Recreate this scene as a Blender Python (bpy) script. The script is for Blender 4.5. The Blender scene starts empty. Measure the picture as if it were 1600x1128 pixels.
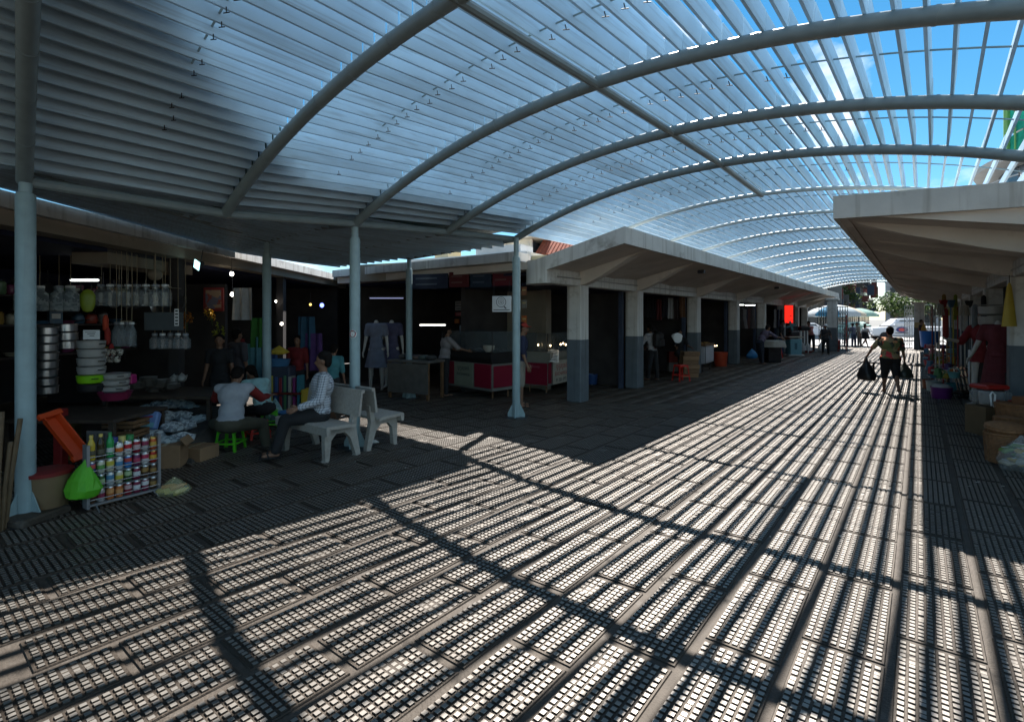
import bpy, bmesh, math, random
import numpy as np
from mathutils import Vector, Matrix, Euler
random.seed(7)
R = math.radians
scene = bpy.context.scene
COL = scene.collection
# ------------------------------------------------------------------ camera
CAMH, FPX, HORV = 1.70, 800.0, 498.0
TH = math.atan(637/800)
CT, ST = math.cos(TH), math.sin(TH)
cam_d = bpy.data.cameras.new('camera')
cam = bpy.data.objects.new('camera', cam_d); COL.objects.link(cam)
cam.location = (0, 0, CAMH)
cam.rotation_euler = (math.pi/2, 0, TH)
cam_d.sensor_width = 36; cam_d.sensor_fit = 'HORIZONTAL'
cam_d.lens = 36*FPX/1600
cam_d.shift_y = -(564-HORV)/1600
cam_d.clip_start = 0.05; cam_d.clip_end = 1500
scene.camera = cam
# ------------------------------------------------------------------ world, sun, exposure
SUN = Vector((-.29, .78, 1.0)).normalized()
EXPOSURE = 1.46
world = bpy.data.worlds.new('World'); scene.world = world
world.use_nodes = True
wn = world.node_tree; wn.nodes.clear()
w_out = wn.nodes.new('ShaderNodeOutputWorld'); w_bg = wn.nodes.new('ShaderNodeBackground')
sky = wn.nodes.new('ShaderNodeTexSky'); sky.sky_type = 'NISHITA'; sky.sun_disc = False
sky.sun_elevation = math.asin(SUN.z); sky.sun_rotation = math.atan2(SUN.x, SUN.y)
sky.air_density = 1.0; sky.dust_density = 0.0; sky.altitude = 800; sky.ozone_density = 2.2
w_bg.inputs['Strength'].default_value = 0.062
tc = wn.nodes.new('ShaderNodeTexCoord'); mp = wn.nodes.new('ShaderNodeMapping')
mp.inputs['Scale'].default_value = (1, 1, 1.9); mp.inputs['Location'].default_value = (0.19, 0.16, 1.32)
nz = wn.nodes.new('ShaderNodeTexNoise'); nz.inputs['Scale'].default_value = 2.7; nz.inputs['Detail'].default_value = 9
nz.inputs['Roughness'].default_value = .56; nz.inputs['Distortion'].default_value = .25
cr = wn.nodes.new('ShaderNodeValToRGB')
cr.color_ramp.elements[0].position = .545; cr.color_ramp.elements[0].color = (0, 0, 0, 1)
cr.color_ramp.elements[1].position = .68; cr.color_ramp.elements[1].color = (1, 1, 1, 1)
mx = wn.nodes.new('ShaderNodeMix'); mx.data_type = 'RGBA'
mx.inputs[7].default_value = (9.5, 9.8, 10.2, 1)
L = wn.links.new
L(tc.outputs['Generated'], mp.inputs['Vector']); L(mp.outputs[0], nz.inputs['Vector']); L(nz.outputs['Fac'], cr.inputs[0])
L(cr.outputs[0], mx.inputs[0]); hs = wn.nodes.new('ShaderNodeHueSaturation'); hs.inputs['Saturation'].default_value = 1.3; hs.inputs['Hue'].default_value = .485; hs.inputs['Value'].default_value = .95; L(sky.outputs[0], hs.inputs['Color']); L(hs.outputs[0], mx.inputs[6]); L(mx.outputs[2], w_bg.inputs[0]); L(w_bg.outputs[0], w_out.inputs[0])
sun_d = bpy.data.lights.new('sun', 'SUN'); sun_d.energy = 5.0; sun_d.angle = R(.53); sun_d.color = (1, .97, .93)
sun = bpy.data.objects.new('sun', sun_d); COL.objects.link(sun)
sun.rotation_euler = (-SUN).to_track_quat('-Z', 'Y').to_euler(); sun.location = (-8, 20, 30)
vs = scene.view_settings
vs.view_transform = 'Standard'; vs.look = 'None'; vs.gamma = 1.0; vs.use_curve_mapping = False; vs.exposure = EXPOSURE
scene.cycles.max_bounces = 7; scene.cycles.diffuse_bounces = 4; scene.cycles.transparent_max_bounces = 12
scene.cycles.caustics_reflective = False; scene.cycles.caustics_refractive = False
# ------------------------------------------------------------------ geometry helpers
def W(u, v, H=None, d=None):
    """world point seen at photo pixel (u,v): on the plane z=H, or at camera depth d"""
    l = (u-800)/FPX; t = (HORV-v)/FPX
    if d is None: d = (H-CAMH)/t
    return Vector((d*(l*CT-ST), d*(l*ST+CT), CAMH+t*d))
def G(u, v): return W(u, v, 0.0)
def CAMF(lat, d, z=0.0): return Vector((lat*CT-d*ST, lat*ST+d*CT, z))

class MB:
    def __init__(s): s.v = []; s.f = []; s.m = []
    def add(s, vs_, fs, mat=0):
        o = len(s.v); s.v += [tuple(p) for p in vs_]
        for f in fs: s.f.append(tuple(i+o for i in f)); s.m.append(mat)
        return s
    def box(s, c, size, rz=0, mat=0, rot=None, taper=1.0):
        x, y, z = size[0]/2, size[1]/2, size[2]/2
        P = [(-x,-y,-z),(x,-y,-z),(x,y,-z),(-x,y,-z),(-x*taper,-y*taper,z),(x*taper,-y*taper,z),(x*taper,y*taper,z),(-x*taper,y*taper,z)]
        M_ = rot.to_matrix() if isinstance(rot, Euler) else (rot if rot is not None else Matrix.Rotation(rz, 3, 'Z'))
        c = Vector(c)
        return s.add([M_ @ Vector(p) + c for p in P], [(0,3,2,1),(4,5,6,7),(0,1,5,4),(1,2,6,5),(2,3,7,6),(3,0,4,7)], mat)
    def rbox(s, c, size, b=.01, rz=0, mat=0, rot=None):
        """box with chamfered edges"""
        x, y, z = [q/2 for q in size]; b = min(b, x*.9, y*.9, z*.9)
        M_ = rot.to_matrix() if isinstance(rot, Euler) else (rot if rot is not None else Matrix.Rotation(rz, 3, 'Z'))
        c = Vector(c); rings = []
        def ring(xx, yy, zz, k):
            return [(-xx+k,-yy,zz),(xx-k,-yy,zz),(xx,-yy+k,zz),(xx,yy-k,zz),(xx-k,yy,zz),(-xx+k,yy,zz),(-xx,yy-k,zz),(-xx,-yy+k,zz)]
        for (a, zz) in ((b,-z),(0,-z+b),(0,z-b),(b,z)):
            rings.append([M_ @ Vector(p) + c for p in ring(x-a, y-a, zz, b*.8)])
        return s.loft(rings, True, True, mat)
    def loft(s, rings, cap0=True, cap1=True, mat=0, closed=True):
        n = len(rings[0]); vs_ = [p for r in rings for p in r]; fs = []
        for i in range(len(rings)-1):
            for j in range(n if closed else n-1):
                k = (j+1) % n
                fs.append((i*n+j, i*n+k, (i+1)*n+k, (i+1)*n+j))
        if cap0: fs.append(tuple(range(n-1, -1, -1)))
        if cap1: fs.append(tuple((len(rings)-1)*n+j for j in range(n)))
        return s.add(vs_, fs, mat)
    def tube(s, pts, r, n=8, mat=0, caps=True):
        pts = [Vector(p) for p in pts]; rs = r if isinstance(r, (list, tuple)) else [r]*len(pts)
        rings = []; up = None
        for i, p in enumerate(pts):
            t = (pts[min(i+1, len(pts)-1)]-pts[max(i-1, 0)]).normalized()
            if up is None:
                up = Vector((0,0,1)) if abs(t.z) < .9 else Vector((1,0,0))
            a = t.cross(up).normalized(); b = a.cross(t).normalized(); up = b
            rings.append([p+(a*math.cos(q)+b*math.sin(q))*rs[i] for q in [2*math.pi*k/n for k in range(n)]])
        return s.loft(rings, caps, caps, mat)
    def lathe(s, prof, n=16, c=(0,0,0), mat=0, caps=(True, True), sx=1, sy=1, rot=None):
        c = Vector(c); rings = []
        for (r, z) in prof:
            rg = [Vector((r*sx*math.cos(2*math.pi*k/n), r*sy*math.sin(2*math.pi*k/n), z)) for k in range(n)]
            if rot is not None: rg = [rot @ p for p in rg]
            rings.append([p+c for p in rg])
        return s.loft(rings, caps[0], caps[1], mat)
    def ell(s, c, r, n=10, m=7, mat=0, rot=None):
        prof = [(max(math.sin(math.pi*i/m), .02), -math.cos(math.pi*i/m)) for i in range(m+1)]
        c = Vector(c); rings = []
        for (q, z) in prof:
            rg = [Vector((q*r[0]*math.cos(2*math.pi*k/n), q*r[1]*math.sin(2*math.pi*k/n), z*r[2])) for k in range(n)]
            if rot is not None: rg = [rot @ p for p in rg]
            rings.append([p+c for p in rg])
        return s.loft(rings, True, True, mat)
    def prism(s, poly, a, b, axis='y', mat=0):
        """poly in the two remaining axes, extruded from a to b along axis"""
        def P(p, t):
            return (p[0], t, p[1]) if axis == 'y' else ((t, p[0], p[1]) if axis == 'x' else (p[0], p[1], t))
        return s.loft([[P(p, a) for p in poly], [P(p, b) for p in poly]], True, True, mat)
    def quad(s, a, b, c, d, mat=0): return s.add([a, b, c, d], [(0,1,2,3)], mat)
    def mesh(s, name, mats, smooth=False, angle=35):
        me = bpy.data.meshes.new(name); me.from_pydata(s.v, [], s.f)
        for m_ in (mats if isinstance(mats, (list, tuple)) else [mats]): me.materials.append(m_)
        if len(s.m): me.polygons.foreach_set('material_index', s.m)
        bm = bmesh.new(); bm.from_mesh(me); bmesh.ops.recalc_face_normals(bm, faces=bm.faces); 
        if smooth:
            for f in bm.faces: f.smooth = True
            for e in bm.edges:
                if len(e.link_faces) == 2 and e.calc_face_angle(0) > R(angle): e.smooth = False
        bm.to_mesh(me); bm.free(); me.update()
        return me
    def build(s, name, mats, parent=None, smooth=False, angle=35, loc=None):
        return obj(name, s.mesh(name, mats, smooth, angle), parent, loc)

def obj(name, me, parent=None, loc=None):
    o = bpy.data.objects.new(name, me); COL.objects.link(o)
    if parent is not None: o.parent = parent
    if loc is not None: o.location = loc
    return o
def tag(o, label=None, cat=None, group=None, kind=None):
    if label: o['label'] = label
    if cat: o['category'] = cat
    if group: o['group'] = group
    if kind: o['kind'] = kind
    return o
def thing(name, label, cat, loc=(0,0,0), rz=0, group=None):
    o = bpy.data.objects.new(name, None); COL.objects.link(o)
    o.empty_display_size = .2; o.location = loc; o.rotation_euler = (0, 0, rz)
    return tag(o, label, cat, group)
def single(mb, name, mats, label, cat, loc=None, rz=0, group=None, smooth=True):
    o = mb.build(name, mats, None, smooth)
    if loc is not None: o.location = loc
    o.rotation_euler = (0, 0, rz)
    return tag(o, label, cat, group)
def dup(root, loc, rz=None, label=None, group=None):
    def cp(o, p):
        c = o.copy(); COL.objects.link(c)
        if p is not None: c.parent = p
        for ch in list(o.children): cp(ch, c)
        return c
    kids = list(root.children)
    r = root.copy(); COL.objects.link(r); r.location = loc
    for ch in kids: cp(ch, r)
    if rz is not None: r.rotation_euler = (0, 0, rz)
    if label: r['label'] = label
    if group: r['group'] = group
    return r
# ------------------------------------------------------------------ materials
MATS = {}
def mat(name, col, rough=.6, metal=0, var=.12, scale=6, bump=0, bscale=40, spec=.4, alpha=1, emit=0, trans=0, dirt=None, dscale=2.0, dthr=.58, rnd=0, glass=False, ior=1.5, stint=None, streak=None, wpos=False, along=None):
    if name in MATS: return MATS[name]
    m = bpy.data.materials.new(name); m.use_nodes = True; nt = m.node_tree; b = nt.nodes['Principled BSDF']; N = nt.nodes.new; K = nt.links.new
    b.inputs['Roughness'].default_value = rough; b.inputs['Metallic'].default_value = metal; b.inputs['Specular IOR Level'].default_value = spec; b.inputs['IOR'].default_value = ior
    if stint: b.inputs['Specular Tint'].default_value = (*stint, 1)
    t = N('ShaderNodeTexCoord'); src = t.outputs['Object']
    if wpos: src = N('ShaderNodeNewGeometry').outputs['Position']
    c4 = (*col, 1)
    out = None
    if var > 0 or dirt or rnd:
        n = N('ShaderNodeTexNoise'); n.inputs['Scale'].default_value = scale; n.inputs['Detail'].default_value = 5; K(src, n.inputs['Vector'])
        r = N('ShaderNodeMapRange'); r.inputs['From Min'].default_value = .3; r.inputs['From Max'].default_value = .7
        r.inputs['To Min'].default_value = 1-var; r.inputs['To Max'].default_value = 1+var; K(n.outputs['Fac'], r.inputs['Value'])
        val = r.outputs[0]
        if rnd:
            oi = N('ShaderNodeObjectInfo'); r2 = N('ShaderNodeMapRange'); r2.inputs['To Min'].default_value = 1-rnd; r2.inputs['To Max'].default_value = 1+rnd
            K(oi.outputs['Random'], r2.inputs['Value']); mu = N('ShaderNodeMath'); mu.operation = 'MULTIPLY'; K(val, mu.inputs[0]); K(r2.outputs[0], mu.inputs[1]); val = mu.outputs[0]
        v = N('ShaderNodeVectorMath'); v.operation = 'SCALE'; v.inputs[0].default_value = col; K(val, v.inputs['Scale'])
        out = v.outputs[0]
        if dirt:
            n2 = N('ShaderNodeTexNoise'); n2.inputs['Scale'].default_value = dscale; n2.inputs['Detail'].default_value = 8; n2.inputs['Roughness'].default_value = .65; K(src, n2.inputs['Vector'])
            rp = N('ShaderNodeMapRange'); rp.inputs['From Min'].default_value = dthr; rp.inputs['From Max'].default_value = dthr+.12; K(n2.outputs['Fac'], rp.inputs['Value'])
            mxx = N('ShaderNodeMix'); mxx.data_type = 'RGBA'; K(rp.outputs[0], mxx.inputs[0]); K(out, mxx.inputs[6]); mxx.inputs[7].default_value = (*dirt, 1); out = mxx.outputs[2]
        if streak:
            mpp = N('ShaderNodeMapping'); mpp.inputs['Scale'].default_value = along or (11, 11, .55); K(src, mpp.inputs['Vector'])
            n4 = N('ShaderNodeTexNoise'); n4.inputs['Scale'].default_value = 1; n4.inputs['Detail'].default_value = 6; K(mpp.outputs[0], n4.inputs['Vector'])
            r4 = N('ShaderNodeMapRange'); r4.inputs['From Min'].default_value = .52; r4.inputs['From Max'].default_value = .74; r4.inputs['To Max'].default_value = .75; K(n4.outputs['Fac'], r4.inputs['Value'])
            m4 = N('ShaderNodeMix'); m4.data_type = 'RGBA'; K(r4.outputs[0], m4.inputs[0]); K(out, m4.inputs[6]); m4.inputs[7].default_value = (*streak, 1); out = m4.outputs[2]
        K(out, b.inputs['Base Color'])
    else: b.inputs['Base Color'].default_value = c4
    if bump:
        n3 = N('ShaderNodeTexNoise'); n3.inputs['Scale'].default_value = bscale; n3.inputs['Detail'].default_value = 6; K(src, n3.inputs['Vector'])
        bp = N('ShaderNodeBump'); bp.inputs['Strength'].default_value = bump; bp.inputs['Distance'].default_value = .01; K(n3.outputs['Fac'], bp.inputs['Height']); K(bp.outputs[0], b.inputs['Normal'])
    if emit:
        b.inputs['Emission Color'].default_value = c4; b.inputs['Emission Strength'].default_value = emit
    if glass:
        b.inputs['Transmission Weight'].default_value = 1; b.inputs['IOR'].default_value = 1.1
    elif alpha < 1: b.inputs['Alpha'].default_value = alpha
    if trans:
        tr = N('ShaderNodeBsdfTranslucent'); tr.inputs['Color'].default_value = c4
        if out is not None: K(out, tr.inputs['Color'])
        ms = N('ShaderNodeMixShader'); ms.inputs[0].default_value = trans; K(b.outputs[0], ms.inputs[1]); K(tr.outputs[0], ms.inputs[2]); K(ms.outputs[0], nt.nodes['Material Output'].inputs['Surface'])
    MATS[name] = m
    return m
def plastic(name, col, **k):
    return mat(name, col, rough=k.pop('rough', .42), var=k.pop('var', .06), **k)
steel = mat('painted_steel', (.27, .37, .39), rough=.45, var=.10, scale=9, dirt=(.09, .065, .05), dscale=12, dthr=.665, spec=.5, streak=(.20,.25,.26))
arch_paint = mat('arch_paint', (.20, .25, .26), rough=.4, var=.10, scale=7, dirt=(.14, .12, .11), dscale=9, dthr=.68, spec=.5)
slat_m = mat('slat_aluminium', (.54, .69, .79), rough=.4, var=.06, scale=3, trans=.30, rnd=.10, streak=(.36,.44,.48), along=(26, .8, 26), wpos=True)
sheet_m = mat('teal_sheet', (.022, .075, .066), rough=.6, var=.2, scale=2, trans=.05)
conc = mat('white_concrete', (.57, .555, .52), rough=.85, var=.10, scale=2.5, bump=.25, bscale=60, dirt=(.30, .275, .24), dscale=1.6, dthr=.57, streak=(.27,.24,.20))
soffit = mat('soffit_concrete', (.60, .54, .48), rough=.9, var=.13, scale=1.5, bump=.2, bscale=40, dirt=(.40, .35, .30), dscale=1.1, dthr=.60)
band = mat('grey_blue_paint', (.105, .125, .14), rough=.7, var=.15, scale=5, dirt=(.24, .24, .23), dscale=16, dthr=.66, streak=(.06,.065,.07))
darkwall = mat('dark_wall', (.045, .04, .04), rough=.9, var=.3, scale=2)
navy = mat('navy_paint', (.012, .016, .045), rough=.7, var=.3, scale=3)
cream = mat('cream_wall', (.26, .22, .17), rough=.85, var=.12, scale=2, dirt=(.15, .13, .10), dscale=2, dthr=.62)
black = mat('black_stuff', (.012, .012, .013), rough=.6, var=.2)
dkmetal = mat('dark_metal', (.05, .05, .055), rough=.45, metal=.6, var=.2)
chrome = mat('steel_bare', (.55, .56, .57), rough=.25, metal=1, var=.08)
white_p = plastic('white_plastic', (.72, .73, .72))
wood = mat('wood', (.16, .085, .04), rough=.65, var=.3, scale=9)
card = mat('cardboard', (.27, .165, .09), rough=.85, var=.12, scale=7)
# ================================================================== ground
asphalt = mat('street_asphalt', (.36, .35, .335), rough=.9, var=.12, scale=.6, bump=.3, bscale=30)
earth = mat('ground_earth', (.17, .16, .145), rough=.95, var=.15, scale=.05)
mortar = mat('pavement_mortar', (.050, .041, .033), rough=.72, spec=.5, stint=(1,.86,.72), var=.22, scale=10, bump=.5, bscale=70, dirt=(.085, .075, .065), dscale=5, dthr=.58)
tile_m = mat('paver_body', (.026, .020, .0155), rough=.6, spec=.5, ior=1.5, stint=(1,.84,.68), var=.24, scale=7, bump=.35, bscale=90, dirt=(.012,.010,.009), dscale=2.2, dthr=.58, rnd=.16, wpos=True)
stud_m = mat('paver_stud_top', (.120, .111, .098), rough=.46, spec=1.0, ior=1.7, stint=(1,.88,.76), var=.20, scale=6, dirt=(.045,.04,.035), dscale=1.7, dthr=.57, rnd=.18, wpos=True)
tag(MB().quad((-400,-150,-.05),(400,-150,-.05),(400,900,-.05),(-400,900,-.05)).build('ground', earth), 'dusty ground reaching to the horizon', None, kind='structure')
tag(MB().quad((-70,38.2,-.03),(90,38.2,-.03),(90,72,-.03),(-70,72,-.03)).build('street', asphalt), 'sunlit street beyond the end of the arcade', None, kind='structure')
pave = MB()
pave.quad((-17,-7,-.007),(9,-7,-.007),(9,38,-.007),(-17,38,-.007))
pave.quad((-17,38,-.007),(9,38,-.007),(9,38,-.12),(-17,38,-.12))
pavement = tag(pave.build('pavement', mortar), 'studded concrete pavement of the market aisle', None, kind='structure')
plain_m = mat('paver_worn_flat', (.050, .043, .035), wpos=True, rough=.6, spec=.5, ior=1.5, stint=(1,.86,.72), var=.2, scale=11, bump=.6, bscale=60)
TW, TL, PX, PY = .362, .852, .400, .885       # tile size and pitch
def tile_data(stud=True, seed=0):
    m = MB(); w, l = TW/2, TL/2
    m.loft([[(-w,-l,-.006),(w,-l,-.006),(w,l,-.006),(-w,l,-.006)], [(-w+.004,-l+.004,0),(w-.004,-l+.004,0),(w-.004,l-.004,0),(-w+.004,l-.004,0)]], False, True)
    nx, ny = 9, 20
    rd = random.Random(seed)
    worn = [(rd.uniform(0,8), rd.uniform(0,19), rd.uniform(.8,2.2)) for _ in range(seed % 3)]
    if stud:
        for i in range(nx):
            for j in range(ny):
                x = (i-(nx-1)/2)*.0385; y = (j-(ny-1)/2)*.0412
                a, b = .0142, .0148; c, d = .0118, .0124
                h = .0075*rd.uniform(.8,1.05)
                if seed and (rd.random() < .012*seed or any((i-p)**2+(j-q)**2 < r*r for p, q, r in worn)): h *= rd.choice((.12,.3,.5))
                o = len(m.v)
                m.v += [(x-a,y-b,0),(x+a,y-b,0),(x+a,y+b,0),(x-a,y+b,0),(x-c,y-d,h),(x+c,y-d,h),(x+c,y+d,h),(x-c,y+d,h)]
                m.f += [(o+4,o+5,o+6,o+7),(o,o+1,o+5,o+4),(o+1,o+2,o+6,o+5),(o+2,o+3,o+7,o+6),(o+3,o,o+4,o+7)]
                m.m += [1,0,0,0,0]
    return m
def to_mesh_raw(m, name, mats):
    me = bpy.data.meshes.new(name); me.from_pydata(m.v, [], m.f)
    for q in mats: me.materials.append(q)
    me.polygons.foreach_set('material_index', m.m); me.update(); return me
tile_mes = [to_mesh_raw(tile_data(True, q), 'tile', [tile_m, stud_m]) for q in (0,1,2,3,4,5)]
cells = []
X0 = -.315
for i in range(-33, 8):
    x = X0+i*PX; off = (i*.37 % 1)*PY
    for j in range(-1, 42):
        y = j*PY+off
        if y > 37.5 or y < -.3: continue
        lat = x*CT+y*ST; d = -x*ST+y*CT
        if d < .9 or abs(lat)/d > 1.18: continue
        if (CAMH/d)*FPX+HORV > 1330: continue
        if x < -6.6 and y > 9.2: continue
        if x < -9.6 and (lat < -5.3): continue
        cells.append((d*d+ .0*lat*lat, x, y, d))
cells.sort()
rt = random.Random(3)
for k, (q, x, y, d) in enumerate(cells[:300]):
    o = obj('tile', tile_mes[rt.choice((0,0,1,1,2,2,3,4,5))], pavement, (x+rt.uniform(-.003,.003), y+rt.uniform(-.004,.004), rt.uniform(-.0016,.0016)))
    o.rotation_euler = (rt.uniform(-.002,.002), rt.uniform(-.003,.003), rt.uniform(-.005,.005))
# the rest of the pavement: the same tiles joined into one part
def join_tiles(lst, studs, name):
    src = tile_data(studs, 1); V = np.array(src.v, dtype=np.float32); nf = len(src.f)
    off = np.array([(x, y, rt.uniform(-.0015,.0015)) for (q, x, y, d) in lst], dtype=np.float32)
    VV = (V[None]+off[:, None]).reshape(-1, 3)
    F = np.array([f for f in src.f if len(f) == 4], dtype=np.int32)
    FF = (F[None]+(np.arange(len(lst))*len(V))[:, None, None]).reshape(-1, 4)
    me = bpy.data.meshes.new(name); me.vertices.add(len(VV)); me.vertices.foreach_set('co', VV.ravel())
    me.loops.add(FF.size); me.loops.foreach_set('vertex_index', FF.ravel())
    me.polygons.add(len(FF)); me.polygons.foreach_set('loop_start', np.arange(0, FF.size, 4)); 
    me.materials.append(tile_m if studs else plain_m); me.materials.append(stud_m)
    me.polygons.foreach_set('material_index', np.tile(np.array(src.m, dtype=np.int32), len(lst)))
    me.update(calc_edges=True); me.validate()
    o = obj(name, me, pavement); o['kind'] = 'stuff'; return o
rest = cells[300:]
sunny = [c for c in rest if (-3.6 < c[1] < .6) or c[3] < 10.5]
other = [c for c in rest if not ((-3.6 < c[1] < .6) or c[3] < 10.5)]
join_tiles(sunny, True, 'distant_tile'); join_tiles(other, False, 'plain_tile')
# ================================================================== louvre canopy
AR = 9.1; XC = -2.1; ZC = 3.75
def arch_z(x): return ZC-(AR-math.sqrt(AR*AR-(x-XC)**2))
XR = 1.55
# (left X, left Y, right Y)
ARCH = [(-6.0, -.75, -1.7), (-6.0, .83, -.15), (-6.02, 2.46, 2.2), (-5.82, 4.0, 3.9), (-5.66, 5.51, 5.45), (-5.52, 7.02, 7.0)]
y_ = 9.15
while y_ < 36: ARCH.append((-5.5, y_, y_)); y_ += 2.13
canopy = thing('louvre_canopy', 'arched steel canopy of pale blue louvre slats over the aisle', 'canopy', (0,0,0))
def ap(k, x):
    xl, yl, yr = ARCH[k]; t = (x-xl)/(XR-xl); return (x, yl+(yr-yl)*t, arch_z(x))
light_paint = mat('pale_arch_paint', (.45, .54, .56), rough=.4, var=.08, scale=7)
for k in range(len(ARCH)):
    xl = ARCH[k][0]
    m = MB(); pts = [ap(k, xl+(XR-xl)*i/30) for i in range(31)]
    m.tube(pts, .056 if k < 6 else .032, 12 if k < 6 else 8)
    if k < 6:
        for i in range(2, 30, 2):     # welded sleeve rings
            p = Vector(pts[i]); q = Vector(pts[i+1]); dd = (q-p).normalized()*.012
            m.tube([p-dd, p+dd], .059, 12)
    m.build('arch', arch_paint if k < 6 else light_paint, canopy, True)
m = MB(); m.tube([(-5.98, .83, arch_z(-6.0)), (-6.02, 2.46, arch_z(-6.02)), (-5.82, 4.0, arch_z(-5.82)), (-5.66, 5.51, arch_z(-5.66)), (-5.52, 7.02, arch_z(-5.52))], .05, 10)
m.build('eave_beam', arch_paint, canopy, True)
m = MB(); m.tube([(x, (ARCH[k][1]+ARCH[k][2])/2, arch_z(x)-.02) for k, x in enumerate([ARCH[q][0]+(XR-ARCH[q][0])*.492 for q in range(7)])], .038, 10); m.build('purlin', arch_paint, canopy, True)
m = MB(); m.tube([(XR, -1.7, arch_z(XR)), (XR, 36, arch_z(XR))], .045, 8); m.build('eave_beam', arch_paint, canopy, True)
NS = 50; FH, FT, BOT = .146, .021, .052
def slat_verts(k, s):
    P = []
    for kk, e in ((k, 1), (k+1, -1)):
        xl = ARCH[kk][0]; x = xl+(XR-xl)*s; p = ap(kk, x)
        j = (rs.uniform(-.003, .003), rs.uniform(-.003, .003))
        nx_ = (.5 if x > XC else .12)*(x-XC)/AR+rs.uniform(-.008,.008); nz_ = math.sqrt(1-nx_*nx_)       # slats lean outwards with the arch
        P.append((x+j[0]+nx_*BOT, p[1]+(.012*e), p[2]+nz_*BOT+j[1], nx_, nz_))
    a, b = P; t = FT/2; q = []
    for (x, y, z, n0, n1) in (a, b): q += [(x-t*n1,y,z+t*n0),(x+t*n1,y,z-t*n0),(x+t*n1+n0*FH,y,z-t*n0+n1*FH),(x-t*n1+n0*FH,y,z+t*n0+n1*FH)]
    return q
SF = [(0,1,2,3),(4,7,6,5),(0,4,5,1),(1,5,6,2),(2,6,7,3),(3,7,4,0)]
rs = random.Random(5)
far = MB()
for k in range(len(ARCH)-1):
    for i in range(NS):
        s = (i+.6)/NS; v = slat_verts(k, s)
        if k < 6: MB().add(v, SF).build('slat', slat_m, canopy)
        else: far.add(v, SF)
o = far.build('distant_slat', slat_m, canopy); o['kind'] = 'stuff'
hooks = MB()
for k in range(len(ARCH)-1):          # tie rod through the slats in the middle of each bay
    if k > 9: continue
    pts = []
    for i in range(25):
        x = -4.3+(XR+4.3)*i/24; a, b = ap(k, x), ap(k+1, x); pts.append((x, (a[1]+b[1])/2, a[2]+BOT+.06))
    MB().tube(pts, .0075, 5).build('tie_rod', steel, canopy, True)
    if k < 6:
        for i in range(6, 34):
            s = (i+.6)/NS; xa = ARCH[k][0]+(XR-ARCH[k][0])*s
            a, b = ap(k, xa), ap(k+1, xa); y = (a[1]+b[1])/2+rs.uniform(-.03,.03); z = a[2]+BOT
            if rs.random() < .12: continue
            hooks.tube([(xa, y, z+.01), (xa+.012, y-.004, z-.03)], .004, 4)
            hooks.tube([(xa-.012, y-.012, z-.03), (xa+.034, y+.006, z-.034)], .004, 4)
hooks.build('slat_hook', black, canopy)['kind'] = 'stuff'
# posts of the canopy
def post(x, y, ztop, parent, label=None, plinth=False):
    m = MB(); m.lathe([(.068,.0),(.068,2.74),(.060,2.765),(.046,2.77)], 18, caps=(True, True)); m.lathe([(.045,2.765),(.045,ztop-.02)], 14)
    o = m.build('post', steel, parent, True, loc=(x, y, 0))
    if label: o['label'] = label
    for a in range(4):
        g = MB(); q = a*math.pi/2+.5; c, s_ = math.cos(q), math.sin(q); n = Vector((-s_, c, 0))*.005
        base = [Vector((c*.066, s_*.066, .012)), Vector((c*.15, s_*.15, .012)), Vector((c*.15, s_*.15, .07)), Vector((c*.066, s_*.066, .24))]
        g.loft([[p-n for p in base], [p+n for p in base]]); g.build('gusset', steel, o)
    b = MB(); b.box((0,0,.006), (.40,.40,.012), .5); b.build('base_plate', dkmetal, o)
    if plinth: MB().rbox((0,0,.03), (.46,.40,.07), .015, .5).build('plinth', mortar, o)
    return o
post(-5.95, .83, arch_z(-6.0), canopy, 'rust-flecked grey-blue post beside the red tray', True)
p2 = post(-5.84, 4.0, arch_z(-5.84), canopy, 'grey-blue post with a round sticker behind the benches')
post(-5.44, 6.95, arch_z(-5.44), canopy, 'grey-blue post in front of the arcade corner')
# sticker
stk = MB(); cx, cy = math.cos(R(-62)), math.sin(R(-62))
rings = []
for rr, mi in ((.058, 0), (.047, 1), (.030, 0)):
    mm = []
    for q in range(20):
        a = 2*math.pi*q/20; lx = rr*math.cos(a); lz = rr*math.sin(a)
        ang = R(-62)+lx/.069; rad = .0695+.0006*(mi if rr > .04 else 2)
        mm.append((rad*math.cos(ang), rad*math.sin(ang), 1.50+lz))
    stk.add(mm, [tuple(range(20))], mi)
stk.build('sticker', [plastic('sticker_white', (.75,.72,.70)), plastic('sticker_red', (.42,.08,.07))], p2)
# side canopy over the passage
side = thing('side_canopy', 'flat dark canopy wing beside the arched louvre canopy', 'canopy')
ZS = 3.02
B1 = [(-6.0,.83),(-6.02,2.46),(-5.82,4.0),(-5.66,5.51),(-5.52,7.02)]
B2 = [(-6.05,.86),(-7.3,2.56),(-8.45,4.1),(-8.5,5.65),(-8.55,7.2)]
B2o = [tuple(CAMF(*q)[:2]) for q in ((-5.12,4.3),(-5.12,6.7),(-5.12,9.6),(-4.6,11.2),(-4.1,12.2))]; ZO = [3.02,2.99,2.93,2.92,2.92]
for k in range(1, 5):
    a, b = B1[k], B2[k]
    MB().tube([(a[0],a[1],arch_z(a[0])), ((a[0]+b[0])/2,(a[1]+b[1])/2,ZS+.02), (b[0],b[1],ZS-.02)], .045, 9).build('rafter', arch_paint, side, True)
for k in range(4):
    MB().tube([(*B2[k], ZS-.02), (*B2[k+1], ZS-.02)], .04, 9).build('edge_beam', arch_paint, side, True)
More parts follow.
